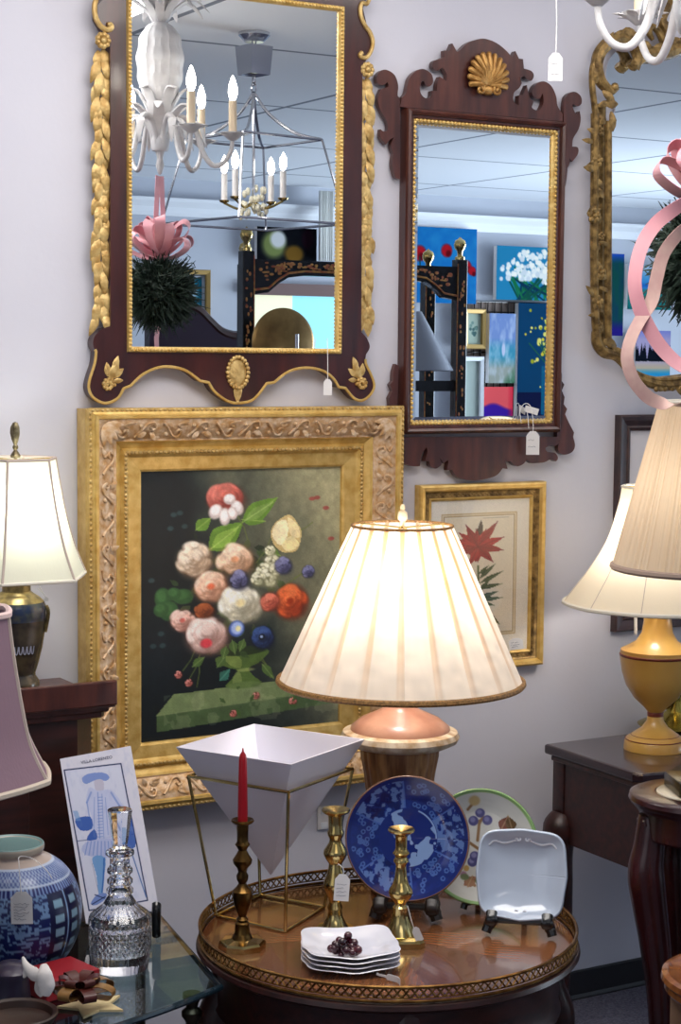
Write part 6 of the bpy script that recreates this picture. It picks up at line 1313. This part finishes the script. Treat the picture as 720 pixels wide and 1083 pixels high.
for k in range(6):
    a = math.radians(30+60*k); d = np.array([math.cos(a), math.sin(a), 0]); ax_ = np.array([CH[0], CH[1], 0])
    pts = spl3([ax_+d*r*kv+np.array([0, 0, zv(y)]) for r, y in armp], 5)
    mb = MB(); mb.tube(pts, list(np.interp(np.linspace(0, 1, len(pts)), [0, .3, .7, 1], [.008, .009, .0075, .006])), 10)
    e = pts[22]
    for tw in (-.5, .5):
        dd = np.array([math.cos(a+tw), math.sin(a+tw), 0]); q = spl3([np.array(pts[16]), np.array(pts[16])+dd*.03+np.array([0, 0, -.01]), np.array(pts[16])+dd*.05+np.array([0, 0, -.07])], 5)
        mb.tube(q, list(np.interp(np.linspace(0, 1, len(q)), [0, .5, 1], [.008, .014, .002])), 6, flat=.3, up=(float(dd[0]), float(dd[1]), 0))
    ar = mb.build('arm', M_tole, ct)
    c = ax_+d*76*kv; cz_ = zv(153); mb = MB(); mb.lathe([(0, cz_-.008), (.010, cz_-.006), (.022, cz_+.004), (.034, cz_+.012), (.036, cz_+.016), (.018, cz_+.012), (0, cz_+.010)], (c[0], c[1]), 20)
    for j in range(7):
        aj = 2*PI*j/7; leaf3(mb, (c[0]+.018*math.cos(aj), c[1]+.018*math.sin(aj), cz_+.004), (math.cos(aj), math.sin(aj), .25), .010, .036, nrm=(0, 0, 1))
    mb.build('cup', M_tole, ar)
    mb = MB(); mb.lathe([(0, cz_+.01), (.012, cz_+.01), (.0115, cz_+.105), (0, cz_+.106)], (c[0], c[1]), 16); mb.build('candle_sleeve', M_candle, ar)
    mb = MB(); mb.lathe([(0, cz_+.105), (.008, cz_+.108), (.013, cz_+.125), (.012, cz_+.145), (.005, cz_+.168), (0, cz_+.176)], (c[0], c[1]), 14); mb.build('flame_bulb', M_flame, ar)
dcn = depth((CH[0]-.2, CH[1]+.1, 2.2))
price_tag('price_tag', 587.5, 56, 15, 29, dcn, 'white price tag hanging on a long string from the chandelier arm', [[D(588, -6, dcn), D(588.5, 20, dcn), D(588, 46, dcn), D(587.5, 59, dcn)]], lines=3)
# ================================================================== kissing ball with the pink bow
kx = CH; kz = zv(314); KR = .098
kb_ = thing('kissing_ball', 'dark evergreen ball with pink ribbon bow hanging below the chandelier at the right edge', 'decoration', (kx[0], kx[1], kz))
M_green = mat('evergreen', srgb(30, 52, 36), .7, 0, srgb(16, 32, 24), 60)
mb = MB(); R = random.Random(17); mb.ell((kx[0], kx[1], kz), (KR*.72,)*3, seg=20)
for i in range(1500):
    z = R.uniform(-1, 1); a = R.uniform(0, 2*PI); s_ = math.sqrt(1-z*z); d = np.array([s_*math.cos(a), s_*math.sin(a), z]); tng = np.array([R.gauss(0, .5), R.gauss(0, .5), R.gauss(0, .5)-.25])
    b = np.array([kx[0], kx[1], kz])+d*KR*.66; e = b+(d+tng*.55)*KR*R.uniform(.3, .52); m_ = (b+e)/2+d*.006
    mb.tube([b, m_, e], [.0022, .0026, .0006], 3)
    if i % 3 == 0:
        for q in range(2):
            f_ = m_+(e-m_)*R.random(); mb.tube([f_, f_+(d*.4+np.array([R.gauss(0, 1), R.gauss(0, 1), R.gauss(0, 1)])*.6)*.014], [.0018, .0005], 3)
mb.build('foliage', M_green, kb_)
M_pink = mat('pink_satin', srgb(226, 162, 170), .42, 0, srgb(210, 140, 152), 9, sheen=.3)
M_pinkb = mat('pink_gauze', srgb(204, 170, 160), .6, 0, srgb(190, 150, 144), 30)
top_ = np.array([kx[0], kx[1], kz+KR*.95]); Zv = np.array([0, 0, 1.0])
mb = MB()
for sx in (-.016, .012): mb.ribbon([top_+_r0*sx, top_+_r0*sx*1.3+Zv*.1, top_+_r0*sx*.6+Zv*(zv(193)-top_[2])], .022, tuple(_r0), .0012)
mb.build('hanging_ribbon', M_pink, kb_)
mb = MB(); R = random.Random(4)
for k in range(14):
    a = 2*PI*k/7+.45*(k//7)+.2; d = np.array([math.cos(a), math.sin(a), R.uniform(.2, 1.9)]); d /= np.linalg.norm(d); ln = R.uniform(.10, .13); s_ = np.cross(d, Zv); s_ /= np.linalg.norm(s_); up = np.cross(s_, d)
    pts = [top_, top_+d*ln*.5+up*.022, top_+d*ln+up*.014, top_+d*ln*.97-up*.014, top_+d*ln*.5-up*.018, top_]
    an_ = R.uniform(-.9, .9); mb.ribbon(spl3(pts, 6), .03, tuple(s_*math.cos(an_)+d*math.sin(an_)*.6+up*math.sin(an_)*.6), .0012)
mb.build('bow', M_pink, kb_)
dk_ = depth((kx[0], kx[1], kz))-.13
def tail(pxs, w, m, wk=1):
    q = spl3([D(x, y, dk_+.0*i) for i, (x, y) in enumerate(pxs)], 6); mb = MB(); wd = []
    for i in range(len(q)): 
        t = i/(len(q)-1); an = .5*math.sin(t*5+w*90); wd.append(tuple(_r0*math.cos(an)+_f*math.sin(an)))
    mb.ribbon(q, w, wd, .001); mb.build('ribbon_tail', m, kb_)
tail([(728, 212), (712, 222), (694, 236), (681, 255), (674, 275), (671, 300), (675, 322), (684, 343), (698, 366), (716, 384), (740, 398)], .024, M_pink)
tail([(742, 232), (720, 245), (702, 268), (694, 295), (689, 318), (677, 338), (667, 358), (663, 378), (668, 398), (678, 413), (690, 423), (708, 428), (735, 427)], .022, M_pinkb)
def tailr(off, drop, w):
    b = top_+off; q = spl3([b, b+_r0*.03+Zv*-.08, b-_r0*.02+Zv*-drop*.6, b+_r0*.015+Zv*-drop], 6); MB().ribbon(q, w, tuple(_r0), .001).build('ribbon_tail', M_pink, kb_)
tailr(np.array([.06, -.13, -.02]), .34, .022)
# ================================================================== lantern chandelier (seen in the large mirror)
LS = 1.55; LP = MR(259, 150, LS)[:2]; VL = (LP[0], -LP[1])
def zl(row): return zat(VL, row)
kl = mpx((VL[0], VL[1], 2.2)); M_nick = mat('polished_nickel', srgb(206, 208, 214), .14, 1.0)
la2 = thing('lantern', 'open square nickel lantern chandelier with candle lights seen in the large mirror', 'chandelier', (LP[0], LP[1], zl(240)))
lc = np.array([LP[0], LP[1], 0]); rt_ = .62
def sqz(h, z): return [lc+np.array([h*math.cos(rt_+k*PI/2), h*math.sin(rt_+k*PI/2), z]) for k in range(4)]
Tq, Bq = sqz(72*kl, zl(150)), sqz(98*kl, zl(238))
mb = MB()
for k in range(4): mb.tube([Tq[k], Tq[(k+1) % 4]], .004, 6); mb.tube([Bq[k], Bq[(k+1) % 4]], .004, 6); mb.tube([Tq[k], Bq[k]], .004, 6)
mb.build('cage', M_nick, la2)
apx_ = lc+np.array([0, 0, zl(100)])
mb = MB()
for k in range(4): mb.tube(spl3([apx_, apx_+(Tq[k]-apx_)*np.array([.22, .22, .45]), apx_+(Tq[k]-apx_)*np.array([.6, .6, .85]), Tq[k]], 6), .005, 6)
mb.tube([apx_, lc+np.array([0, 0, zl(215)])], .005, 6); mb.build('stay', M_nick, la2)
mb = MB(); zb0, zb1 = zl(82), zl(52); P1, P2 = sqz(20*kl, zb1), sqz(17*kl, zb0)
v1 = [mb._v(p) for p in P1]; v2 = [mb._v(p) for p in P2]; v3 = [mb._v(p) for p in sqz(11*kl, zb0+.006)]; mb.bm.faces.new(v1)
for k in range(4): mb.bm.faces.new((v1[k], v1[(k+1) % 4], v2[(k+1) % 4], v2[k])); mb.bm.faces.new((v2[k], v2[(k+1) % 4], v3[(k+1) % 4], v3[k]))
mb.bm.faces.new(v3); mb.build('smoke_bell', M_nick, la2, smooth=False)
mb = MB(); zc0 = zl(100); i = 0; z = zc0
while z < CEIL-.03:
    if not (zb0-.01 < z < zb1-.01):
        o = (PI/2)*(i % 2); mb.tube([lc+np.array([.008*math.cos(t)*math.cos(o), .008*math.cos(t)*math.sin(o), z+.012+.017*math.sin(t)]) for t in np.linspace(0, 2*PI, 13)[:-1]], .0026, 5, True)
    z += .025; i += 1
mb.lathe([(0, CEIL-.03), (.03, CEIL-.03), (.05, CEIL-.01), (.05, CEIL-.001), (0, CEIL-.001)], LP, 24); mb.build('chain', M_nick, la2)
for k in range(4):
    d = np.array([math.cos(rt_+k*PI/2+.4), math.sin(rt_+k*PI/2+.4), 0]); c = lc+d*36*kl; mb = MB(); mb.tube(spl3([lc+np.array([0, 0, zl(214)]), lc+d*16*kl+np.array([0, 0, zl(222)]), c+np.array([0, 0, zl(215)])], 5), .004, 6); mb.lathe([(0, zl(216)), (.014, zl(214)), (.017, zl(212)), (0, zl(211.5))], (c[0], c[1]), 14); ar = mb.build('arm', M_brass, la2)
    mb = MB(); mb.lathe([(0, zl(212)), (.010, zl(212)), (.010, zl(184)), (0, zl(183.8))], (c[0], c[1]), 12); mb.build('candle_sleeve', M_paper, ar)
    mb = MB(); mb.lathe([(0, zl(184)), (.008, zl(182)), (.012, zl(177)), (.010, zl(171)), (0, zl(164))], (c[0], c[1]), 12); mb.build('flame_bulb', M_flame, ar)
mb = MB()
for k in range(26):
    R = random.Random(k); a = R.uniform(0, 2*PI); rr2 = R.uniform(.005, .05); mb.ell((LP[0]+rr2*math.cos(a), LP[1]+rr2*math.sin(a), zl(R.uniform(200, 232))), (.008, .008, .013), seg=7)
mb.build('crystal_drops', mat('crystal_drops', srgb(236, 232, 210), .1, .3, coat=.6), la2)
# ================================================================== black lacquer headboard and its neighbours (seen in the mirrors)
HS = 3.6
def HV(x, y, s=HS): return MR(x, y, s)
hbx0, hbx1 = HV(254, 300)[0], HV(481, 300)[0]
hb_ = thing('headboard', 'black lacquer headboard with gold floral painting and brass finials seen in the mirrors', 'headboard', ((hbx0+hbx1)/2, -HS, 0))
M_goldp = mat('gold_paint', srgb(190, 140, 70), .4, .3, srgb(150, 70, 50), 60)
yv = -HS
def zh(px, row, s=HS): return MR(px, row, s)[2]
zp = zh(254, 266)
for (x, dy, hgt) in ((hbx0, 0, zp), (hbx0+.075, -.16, zp-.05), (hbx1, 0, zp), (hbx1-.075, -.16, zp-.05)):
    mb = MB(); mb.box((x, yv+dy, hgt/2), (.058, .05, hgt), bevel=.003); po = mb.build('post', M_black, hb_, smooth=False)
    mb = MB(); mb.lathe([(0, hgt), (.024, hgt), (.024, hgt+.012), (.012, hgt+.02), (.014, hgt+.04), (.024, hgt+.052), (.03, hgt+.07), (.024, hgt+.09), (.008, hgt+.10), (0, hgt+.108)], (x, yv+dy), 18); mb.build('finial', M_brass, po)
    mb = MB(); R = random.Random(int(x*100))
    mb.tube([(x-.026*(1 if x > (hbx0+hbx1)/2 else -1), yv+dy+.0255, .3), (x-.026*(1 if x > (hbx0+hbx1)/2 else -1), yv+dy+.0255, hgt-.02)], .003, 5)
    for k in range(44): mb.ell((x+R.uniform(-.014, .014), yv+dy+.025, R.uniform(.9, hgt-.05)), (R.uniform(.004, .008), .002, R.uniform(.005, .012)), seg=6)
    mb.build('gold_painting', M_goldp, po)
zt0, zt1, zsp = zh(300, 276), zh(300, 292), zh(270, 312)
wq = hbx1-hbx0; xa, xb = hbx0+.03, hbx1-.03
ol = [(xa, zt0), (xb, zt0), (xb, zsp), (xb-.07, zsp+.01), (xb-.12, zsp+.05), (xb-.17, zt1-.01), (xb-.25, zt1), (xa+.25, zt1), (xa+.17, zt1-.01), (xa+.12, zsp+.05), (xa+.07, zsp+.01), (xa, zsp)]
mb = MB(); mb.prism([(x, yv+.02, z) for x, z in ol], [(x, yv-.02, z) for x, z in ol]); tr_ = mb.build('top_rail', M_black, hb_, smooth=False)
mb = MB(); mb.tube([(x, yv+.022, z+.02) for x, z in ol[2:]], .005, 6); R = random.Random(6)
for k in range(150):
    x = R.uniform(xa+.03, xb-.03); e = min(x-xa, xb-x); zlo = zt1+.03 if e > .22 else zsp+.05+max(0, e-.08)*.7
    if zlo < zt0-.02: mb.ell((x, yv+.0205, R.uniform(zlo, zt0-.015)), (R.uniform(.006, .016), .002, R.uniform(.004, .009)), seg=6)
mb.build('gold_painting', M_goldp, tr_)
MB().box(((hbx0+hbx1)/2, yv, zh(460, 408)), (wq-.06, .03, .05)).build('lower_rail', M_black, hb_, smooth=False)
# cone shade floor lamp
fp_ = MR(431, 392, 3.0); fl_ = thing('floor_lamp', 'floor lamp with brushed metal cone shade in front of the black headboard', 'lamp', (fp_[0], fp_[1], 0))
kf = mpx((fp_[0], -fp_[1], 1.5)); mb = MB(); zs = fp_[2]; mb.lathe([(42*kf, zs), (43*kf, zs+.004), (9*kf, zs+62*kf), (8*kf, zs+62*kf), (41*kf, zs+.004)], fp_[:2], 48, cap=False); mb.build('cone_shade', mat('brushed_metal', srgb(140, 142, 150), .35, .9), fl_)
mb = MB(); mb.lathe([(0, 0), (.14, 0), (.14, .015), (.02, .03), (.012, .04), (.012, zs+.1), (0, zs+.1)], fp_[:2], 28); mb.build('pole', M_brassdark, fl_)
mb = MB(); mb.tube([(fp_[0], fp_[1], zs+.06), (fp_[0]+9*kf, fp_[1], zs+60*kf)], .004, 6); mb.build('shade_support', M_brassdark, fl_)
# tall cabinet carrying the round bronze tray
tpn = MR(294, 363, 3.3); kt_ = mpx((tpn[0], -tpn[1], 1.6)); rT = 37*kt_; zcab = tpn[2]-rT-.0005
cb = thing('cabinet', 'tall dark cabinet below the large mirror reflection carrying the round bronze tray', 'cabinet', (tpn[0], tpn[1], 0))
mb = MB(); mb.box((tpn[0], tpn[1], zcab/2-.01), (.42, .3, zcab-.02)); mb.build('carcase', M_dark, cb, smooth=False); MB().box((tpn[0], tpn[1], zcab-.01), (.46, .34, .02), bevel=.004).build('top', M_dark, cb, smooth=False)
for sx in (-1, 1):
    dr = MB().box((tpn[0]+sx*.1, tpn[1]+.156, zcab/2), (.19, .012, zcab-.16), bevel=.004).build('door', M_mahog, cb, smooth=False); mb = MB(); mb.ell((tpn[0]+sx*.02, tpn[1]+.168, zcab*.55), (.01, .01, .01), seg=8); mb.build('knob', M_brass, dr)
M_bronze = mat('bronze_tray', srgb(160, 128, 76), .3, .6, srgb(120, 92, 50), 10)
tr2 = thing('tray', 'round bronze tray standing on edge below the black headboard rail', 'tray', (tpn[0], tpn[1], zcab))
mb = MB(); Mx = Matrix.Translation((float(tpn[0]), float(tpn[1]), float(tpn[2]))) @ Matrix.Rotation(-PI/2, 4, 'X')
mb.lathe([(0, .0), (rT*.45, .002), (rT*.5, .006), (rT*.86, .006), (rT*.9, .010), (rT, .016), (rT, .011), (rT*.9, .0), (0, -.006)], (0, 0, 0), 56, M=Mx @ Matrix.Rotation(PI, 4, 'X')); mb.build('tray_body', M_bronze, tr2)
cdz = zcab+.0004; cdp = (tpn[0]+.01, tpn[1]+.09); mb = MB(); mb.lathe([(0, cdz), (.03, cdz), (.03, cdz+.006), (.008, cdz+.014), (.008, cdz+.05), (.018, cdz+.056), (.018, cdz+.07), (.009, cdz+.072), (.009, cdz+.19), (0, cdz+.192)], cdp, 20); o = mb.build('candle', M_nick, origin=(cdp[0], cdp[1], cdz)); tag(o, 'small silver candle in front of the bronze tray', 'candle')
# dark scrolled bed end at the lower left of the large mirror
bs = 4.3; ol = [MR(x, y, bs) for x, y in ((150, 420), (150, 345), (170, 330), (190, 326), (203, 331), (214, 342), (226, 353), (240, 358), (262, 359), (262, 420))]
ol = [np.array(p) for p in spl([np.array([p[0], p[2]]) for p in ol[1:-1]], 5, False)]
ol = ol+[np.array([ol[-1][0], 0]), np.array([ol[0][0], 0])]
be = thing('bed_end', 'dark purple brown scrolled bed end at the lower left of the large mirror reflection', 'bed', (ol[10][0], -bs, 0))
MB().prism([(x, -bs+.03, z) for x, z in ol], [(x, -bs-.03, z) for x, z in ol]).build('panel', mat('plum_wood', srgb(44, 28, 46), .35, coat=.2), be, smooth=False)
MB().tube([(p[0], -bs+.0, p[1]+.004) for p in ol[:-2]], .034, 8).build('cap_rail', M_dark, be)
# ================================================================== pictures on the far wall
FS = 5.92
def farpic(rect_, kind, label, frame=None, s=FS, cat='painting', name='painting', th=.035):
    x0, y0, x1, y1 = rect_; a = MR(x0, y1, s); b = MR(x1, y0, s); t = thing(name, label, cat, ((a[0]+b[0])/2, -s, a[2]))
    X0, X1, Z0, Z1 = a[0], b[0], a[2], b[2]
    n1 = 90; n2 = int(max(40, 90*(Z1-Z0)/(X1-X0))); n2 = min(n2, 200); p = Pic(0, 0, 1, 1, n1, n2, (60, 150, 196)); R = random.Random(int(x0*3+y0)); nz = noise2(n1, n2, 6, int(x0))
    ar = (Z1-Z0)/(X1-X0)
    def e(x, y, r, col, **k): p.ell(x, y, r, r/ar, col, **k)
    if kind == 'poppy':
        p.c[:] = (44, 140, 196); p.put((nz-.4)*.9, (90, 180, 216))
        for (x, y, r) in ((.1, .35, .1), (.52, .3, .085), (.84, .5, .075), (.3, .6, .08), (.93, .56, .06)): e(x, y, r, (190, 40, 60), soft=.4); e(x+.03, y+.04, r*.5, (130, 16, 40), soft=.6)
        p.line([(.1, .4), (.15, 1)], .02, (40, 90, 90)); p.line([(.78, .5), (.7, 1)], .02, (40, 90, 90))
    elif kind == 'white':
        p.c[:] = (64, 156, 190)
        for k in range(40): p.line([(R.uniform(.3, 1), 1), (R.uniform(.2, 1), R.uniform(.35, .7))], .03, R.choice([(30, 110, 96), (44, 140, 100), (20, 80, 110)]))
        for k in range(230):
            a_ = R.uniform(0, PI*1.2); r_ = R.uniform(.1, .62); x, y = .62-r_*math.cos(a_)*.95, .62-r_*math.sin(a_)*.95
            if y < .75-.3*x+.2*R.random(): e(x, y, R.uniform(.015, .04), R.choice([(240, 240, 236), (222, 226, 228), (250, 246, 236)]), soft=.4)
    elif kind == 'sea':
        p.c[:] = (150, 170, 210); p.put(np.clip((p.Y-.35)*6, 0, 1), (96, 170, 190)); p.put(np.clip((p.Y-.62)*6, 0, 1), (180, 184, 176)); p.put(np.clip((p.Y+p.X*.5-1.2)*5, 0, 1), (96, 140, 110)); p.put((nz-.45)*1.6, (220, 226, 236)); p.ell(.55, .52, .07, .1, (210, 214, 230), soft=.5)
    elif kind == 'yellow':
        p.c[:] = (20, 92, 128); p.put((p.Y > .78)*1.0*(p.X < .5), (24, 40, 88)); p.rect(.45, .55, .85, .98, (30, 120, 150)); 
        for k in range(70): x, y = .62+R.gauss(0, .2), .33+R.gauss(0, .16); e(x, y, R.uniform(.012, .04), R.choice([(220, 206, 90), (236, 226, 140), (180, 180, 70)]), soft=.4)
        for k in range(12): p.line([(.63, .58), (.63+R.gauss(0, .18), .35)], .012, (70, 130, 90))
    elif kind == 'sunset':
        p.c[:] = (236, 120, 124); p.put(np.clip((p.Y-.62+.1*np.sin(p.X*5))*9, 0, 1), (92, 52, 170)); p.put(np.clip((p.X-.8)*6, 0, 1)*.7, (220, 60, 90))
    elif kind == 'pale':
        p.c[:] = (200, 210, 204); p.put((nz-.5)*.5, (180, 196, 196)); p.line([(.85, .1), (.85, .9)], .03, (120, 130, 130))
    elif kind == 'sketch':
        p.c[:] = (196, 208, 196); 
        for k in range(14): e(R.uniform(.35, .65), R.uniform(.3, .7), .06, R.choice([(130, 160, 150), (150, 176, 170), (110, 140, 140)]), soft=.5)
    elif kind == 'green':
        p.c[:] = (24, 104, 100); p.put((nz-.4), (30, 76, 130)); p.put(np.clip((p.Y-.8)*8, 0, 1), (64, 50, 150)); p.put(np.clip((.12-p.Y)*10, 0, 1), (60, 110, 190))
    elif kind == 'land':
        p.c[:] = (96, 170, 214); p.put(np.clip((.35-p.Y)*4, 0, 1)*.8, (206, 214, 224)); p.put(np.clip((p.Y-.52)*14, 0, 1), (40, 140, 140)); p.put(np.clip((p.Y-.52)*14, 0, 1)*np.clip(nz-.45, 0, 1)*1.5, (90, 180, 170)); p.put(np.exp(-((p.Y-.47)/.06)**2)*.6, (30, 110, 190))
    elif kind == 'wood':
        p.c[:] = (190, 180, 206); p.put(np.clip((p.Y-.6)*5, 0, 1), (206, 190, 170)); p.put(np.clip((p.Y-.82)*8, 0, 1), (70, 170, 206)); p.put(np.clip((.2-p.Y)*6, 0, 1)*.6, (140, 150, 214))
        for k in range(26): x = R.uniform(.0, 1); h = R.uniform(.15, .38); p.poly([(x-.07, .66), (x, .62-h), (x+.07, .68)], (16, 30, 52))
    elif kind == 'still':
        p.c[:] = (26, 30, 40); p.ell(.28, .5, .2, .4, (150, 160, 110), soft=.5); p.ell(.35, .35, .13, .25, (226, 226, 226), soft=.5); p.ell(.62, .75, .16, .25, (150, 120, 60), soft=.5); p.ell(.85, .3, .1, .3, (60, 30, 50), soft=.5)
    elif kind == 'matted':
        p.c[:] = (214, 222, 230); p.rect(.2, .14, .8, .86, (60, 140, 160)); p.ell(.5, .4, .2, .12, (190, 214, 226), soft=.5); p.ell(.6, .7, .2, .12, (150, 200, 214), soft=.5); p.ell(.3, .6, .12, .1, (40, 90, 120), soft=.5)
    yb = -s; p.c = 255*(p.c/255)**1.45*.9
    if frame:
        mb = MB()
        for d0 in (0,):
            R4 = [[mb._v((x, y, z)) for x, z in ((X0-d, Z0-d), (X1+d, Z0-d), (X1+d, Z1+d), (X0-d, Z1+d))] for d, y in ((-.03, yb+.012), (-.028, yb+.03), (-.006, yb+.036), (0, yb+.026), (0, yb-.03))]
            for A, B in zip(R4, R4[1:]):
                for k in range(4): mb.bm.faces.new((A[k], A[(k+1) % 4], B[(k+1) % 4], B[k]))
        mb.build('frame', frame, t, smooth=False)
    mb = MB(); mb.box(((X0+X1)/2, yb-.012, (Z0+Z1)/2), (X1-X0-.002, .036, Z1-Z0-.002)); mb.build('stretcher', M_paper, t, smooth=False)
    grid_obj('canvas', p.c, lambda U, V: np.stack([X0+(X1-X0)*U, np.full_like(U, yb+.0085), Z1+(Z0-Z1)*V], -1), M_matt, t)
M_fg = mat('far_gold_frame', srgb(176, 144, 84), .4, .4)
# in the fretwork mirror
farpic((432, 243, 500, 320), 'poppy', 'blue painting of red poppies on the far wall seen in the fretwork mirror')
farpic((520, 263, 590, 317), 'white', 'painting of white blossoms with green stems seen in the fretwork mirror')
farpic((484, 327, 508, 369), 'sketch', 'small gold framed sketch below the poppy painting', M_fg, cat='print', name='framed_print')
farpic((512, 332, 541, 405), 'sea', 'pale seascape painting with beach seen in the fretwork mirror')
farpic((541.6, 322, 600, 441), 'yellow', 'tall dark teal painting of yellow flowers in a vase')
farpic((507, 409, 538, 440), 'sunset', 'small pink and purple sunset painting seen in the fretwork mirror')
farpic((480, 377, 506, 449), 'pale', 'tall pale framed picture under the small gold framed sketch', M_trim, cat='print', name='framed_print')
# in the rococo mirror
farpic((634, 269, 657, 355), 'green', 'tall narrow green and purple painting seen in the rococo mirror')
farpic((660, 281, 707, 327), 'land', 'teal meadow landscape painting seen in the rococo mirror')
farpic((668, 350, 706, 398), 'wood', 'painting of dark pines by water seen in the rococo mirror')
# in the large mirror
farpic((266, 243, 329, 277), 'still', 'dark peony still life above the black headboard in the large mirror')
farpic((176, 286, 216, 346), 'matted', 'gold framed teal print behind the evergreen ball reflection', M_fg, cat='print', name='framed_print')
# black slat panel behind the hung pictures
gp0 = MR(482, 447, 5.965); gp1 = MR(610, 322, 5.965); gpl = thing('display_panel', 'dark wire display grid carrying paintings on the far wall', 'display panel', ((gp0[0]+gp1[0])/2, -5.965, gp0[2]))
mb = MB(); n = 18
for i in range(n+1): x = gp0[0]+(gp1[0]-gp0[0])*i/n; mb.tube([(x, -5.97, gp0[2]), (x, -5.97, gp1[2])], .004, 5)
for i in range(13): z = gp0[2]+(gp1[2]-gp0[2])*i/12; mb.tube([(gp0[0], -5.97, z), (gp1[0], -5.97, z)], .004, 5)
mb.build('wire_grid', M_black, gpl)
MB().box(((gp0[0]+gp1[0])/2, -5.985, (gp0[2]+gp1[2])/2), (gp1[0]-gp0[0], .012, gp1[2]-gp0[2])).build('backing', mat('taupe_panel', srgb(120, 104, 96), .8), gpl, smooth=False)
# window on the far wall, seen under the headboard rail
wa, wb_ = MR(258, 372, 5.98), MR(362, 312, 5.98); wn = thing('window_1', 'bright window with pale blinds', 'window', ((wa[0]+wb_[0])/2, -5.98, wa[2])); struct(wn); del wn['label']; del wn['category']
xm = MR(304, 340, 5.98)[0]
M_w1 = mat('daylit_cream_blind', srgb(226, 224, 190), .8, emit=srgb(232, 232, 196), estr=.55); M_w2 = mat('daylit_aqua_blind', srgb(150, 214, 224), .8, emit=srgb(140, 214, 230), estr=.6)
MB().box(((wa[0]+xm)/2, -5.985, (wa[2]+wb_[2])/2), (xm-wa[0], .01, wb_[2]-wa[2])).build('blind', M_w1, wn, smooth=False)
MB().box(((wb_[0]+xm)/2, -5.985, (wa[2]+wb_[2])/2), (wb_[0]-xm, .01, wb_[2]-wa[2])).build('blind', M_w2, wn, smooth=False)
MB().box(((wa[0]+wb_[0])/2, -5.97, wb_[2]+.02), (wb_[0]-wa[0]+.06, .04, .07)).build('valance', mat('brown_valance', srgb(110, 84, 80), .7), wn, smooth=False)
# white curtain beside the peony still life
ca, cb2 = MR(332, 276, 5.87), MR(347, 248, 5.87); mb = MB(); ncv = 40; rws = []
for z in (ca[2], cb2[2]+.25): rws.append([mb._v((ca[0]+(cb2[0]-ca[0])*i/ncv, -5.87+.015*math.sin(i*1.1), z)) for i in range(ncv+1)])
for i in range(ncv): mb.bm.faces.new((rws[0][i], rws[0][i+1], rws[1][i+1], rws[1][i]))
o = mb.build('curtain', mat('white_curtain', srgb(232, 232, 226), .8)); tag(o, 'narrow white curtain beside the peony still life in the large mirror', 'curtain'); sm = o.modifiers.new('thickness', 'SOLIDIFY'); sm.thickness = .004
# ================================================================== tags tied to the mirrors
w3 = W(346, 372, .06); d3 = depth(w3)
price_tag('price_tag', 346.5, 401, 9, 17, d3, 'small price tag on a string below the large mahogany mirror', [[D(346, 358, d3), D(346.5, 380, d3), D(346.5, 403, d3)]], lines=0)
w4 = W(563, 455, .05); d4 = depth(w4)
price_tag('price_tag', 563.5, 456, 14, 25, d4, 'white price tag at the lower right corner of the fretwork mirror', [[D(551, 447, d4), D(550, 434, d4), D(555, 427, d4), D(561, 430, d4), D(563.5, 445, d4), D(563.5, 459, d4)], [D(556, 430, d4), D(558, 440, d4), D(559, 453, d4)]], lines=2)
mb = MB(); q = D(562, 434, d4+.008); mb.box(q, (.034, .003, .016), rot=Matrix.Rotation(-YAW, 4, 'Z') @ Matrix.Rotation(.28, 4, 'Y'), bevel=.001); o = mb.build('card_clip', M_paper, smooth=False); tag(o, 'small white card stuck on the fretwork mirror glass above its price tag', 'card')
w5 = W(545, 683, .035); d5 = depth(w5)
price_tag('price_tag', 545, 675, 15, 12, d5, 'white price card at the lower corner of the red lily print', [[D(538, 690, d5), D(541, 684, d5), D(545, 678, d5)]], roll=-.12, lines=3)
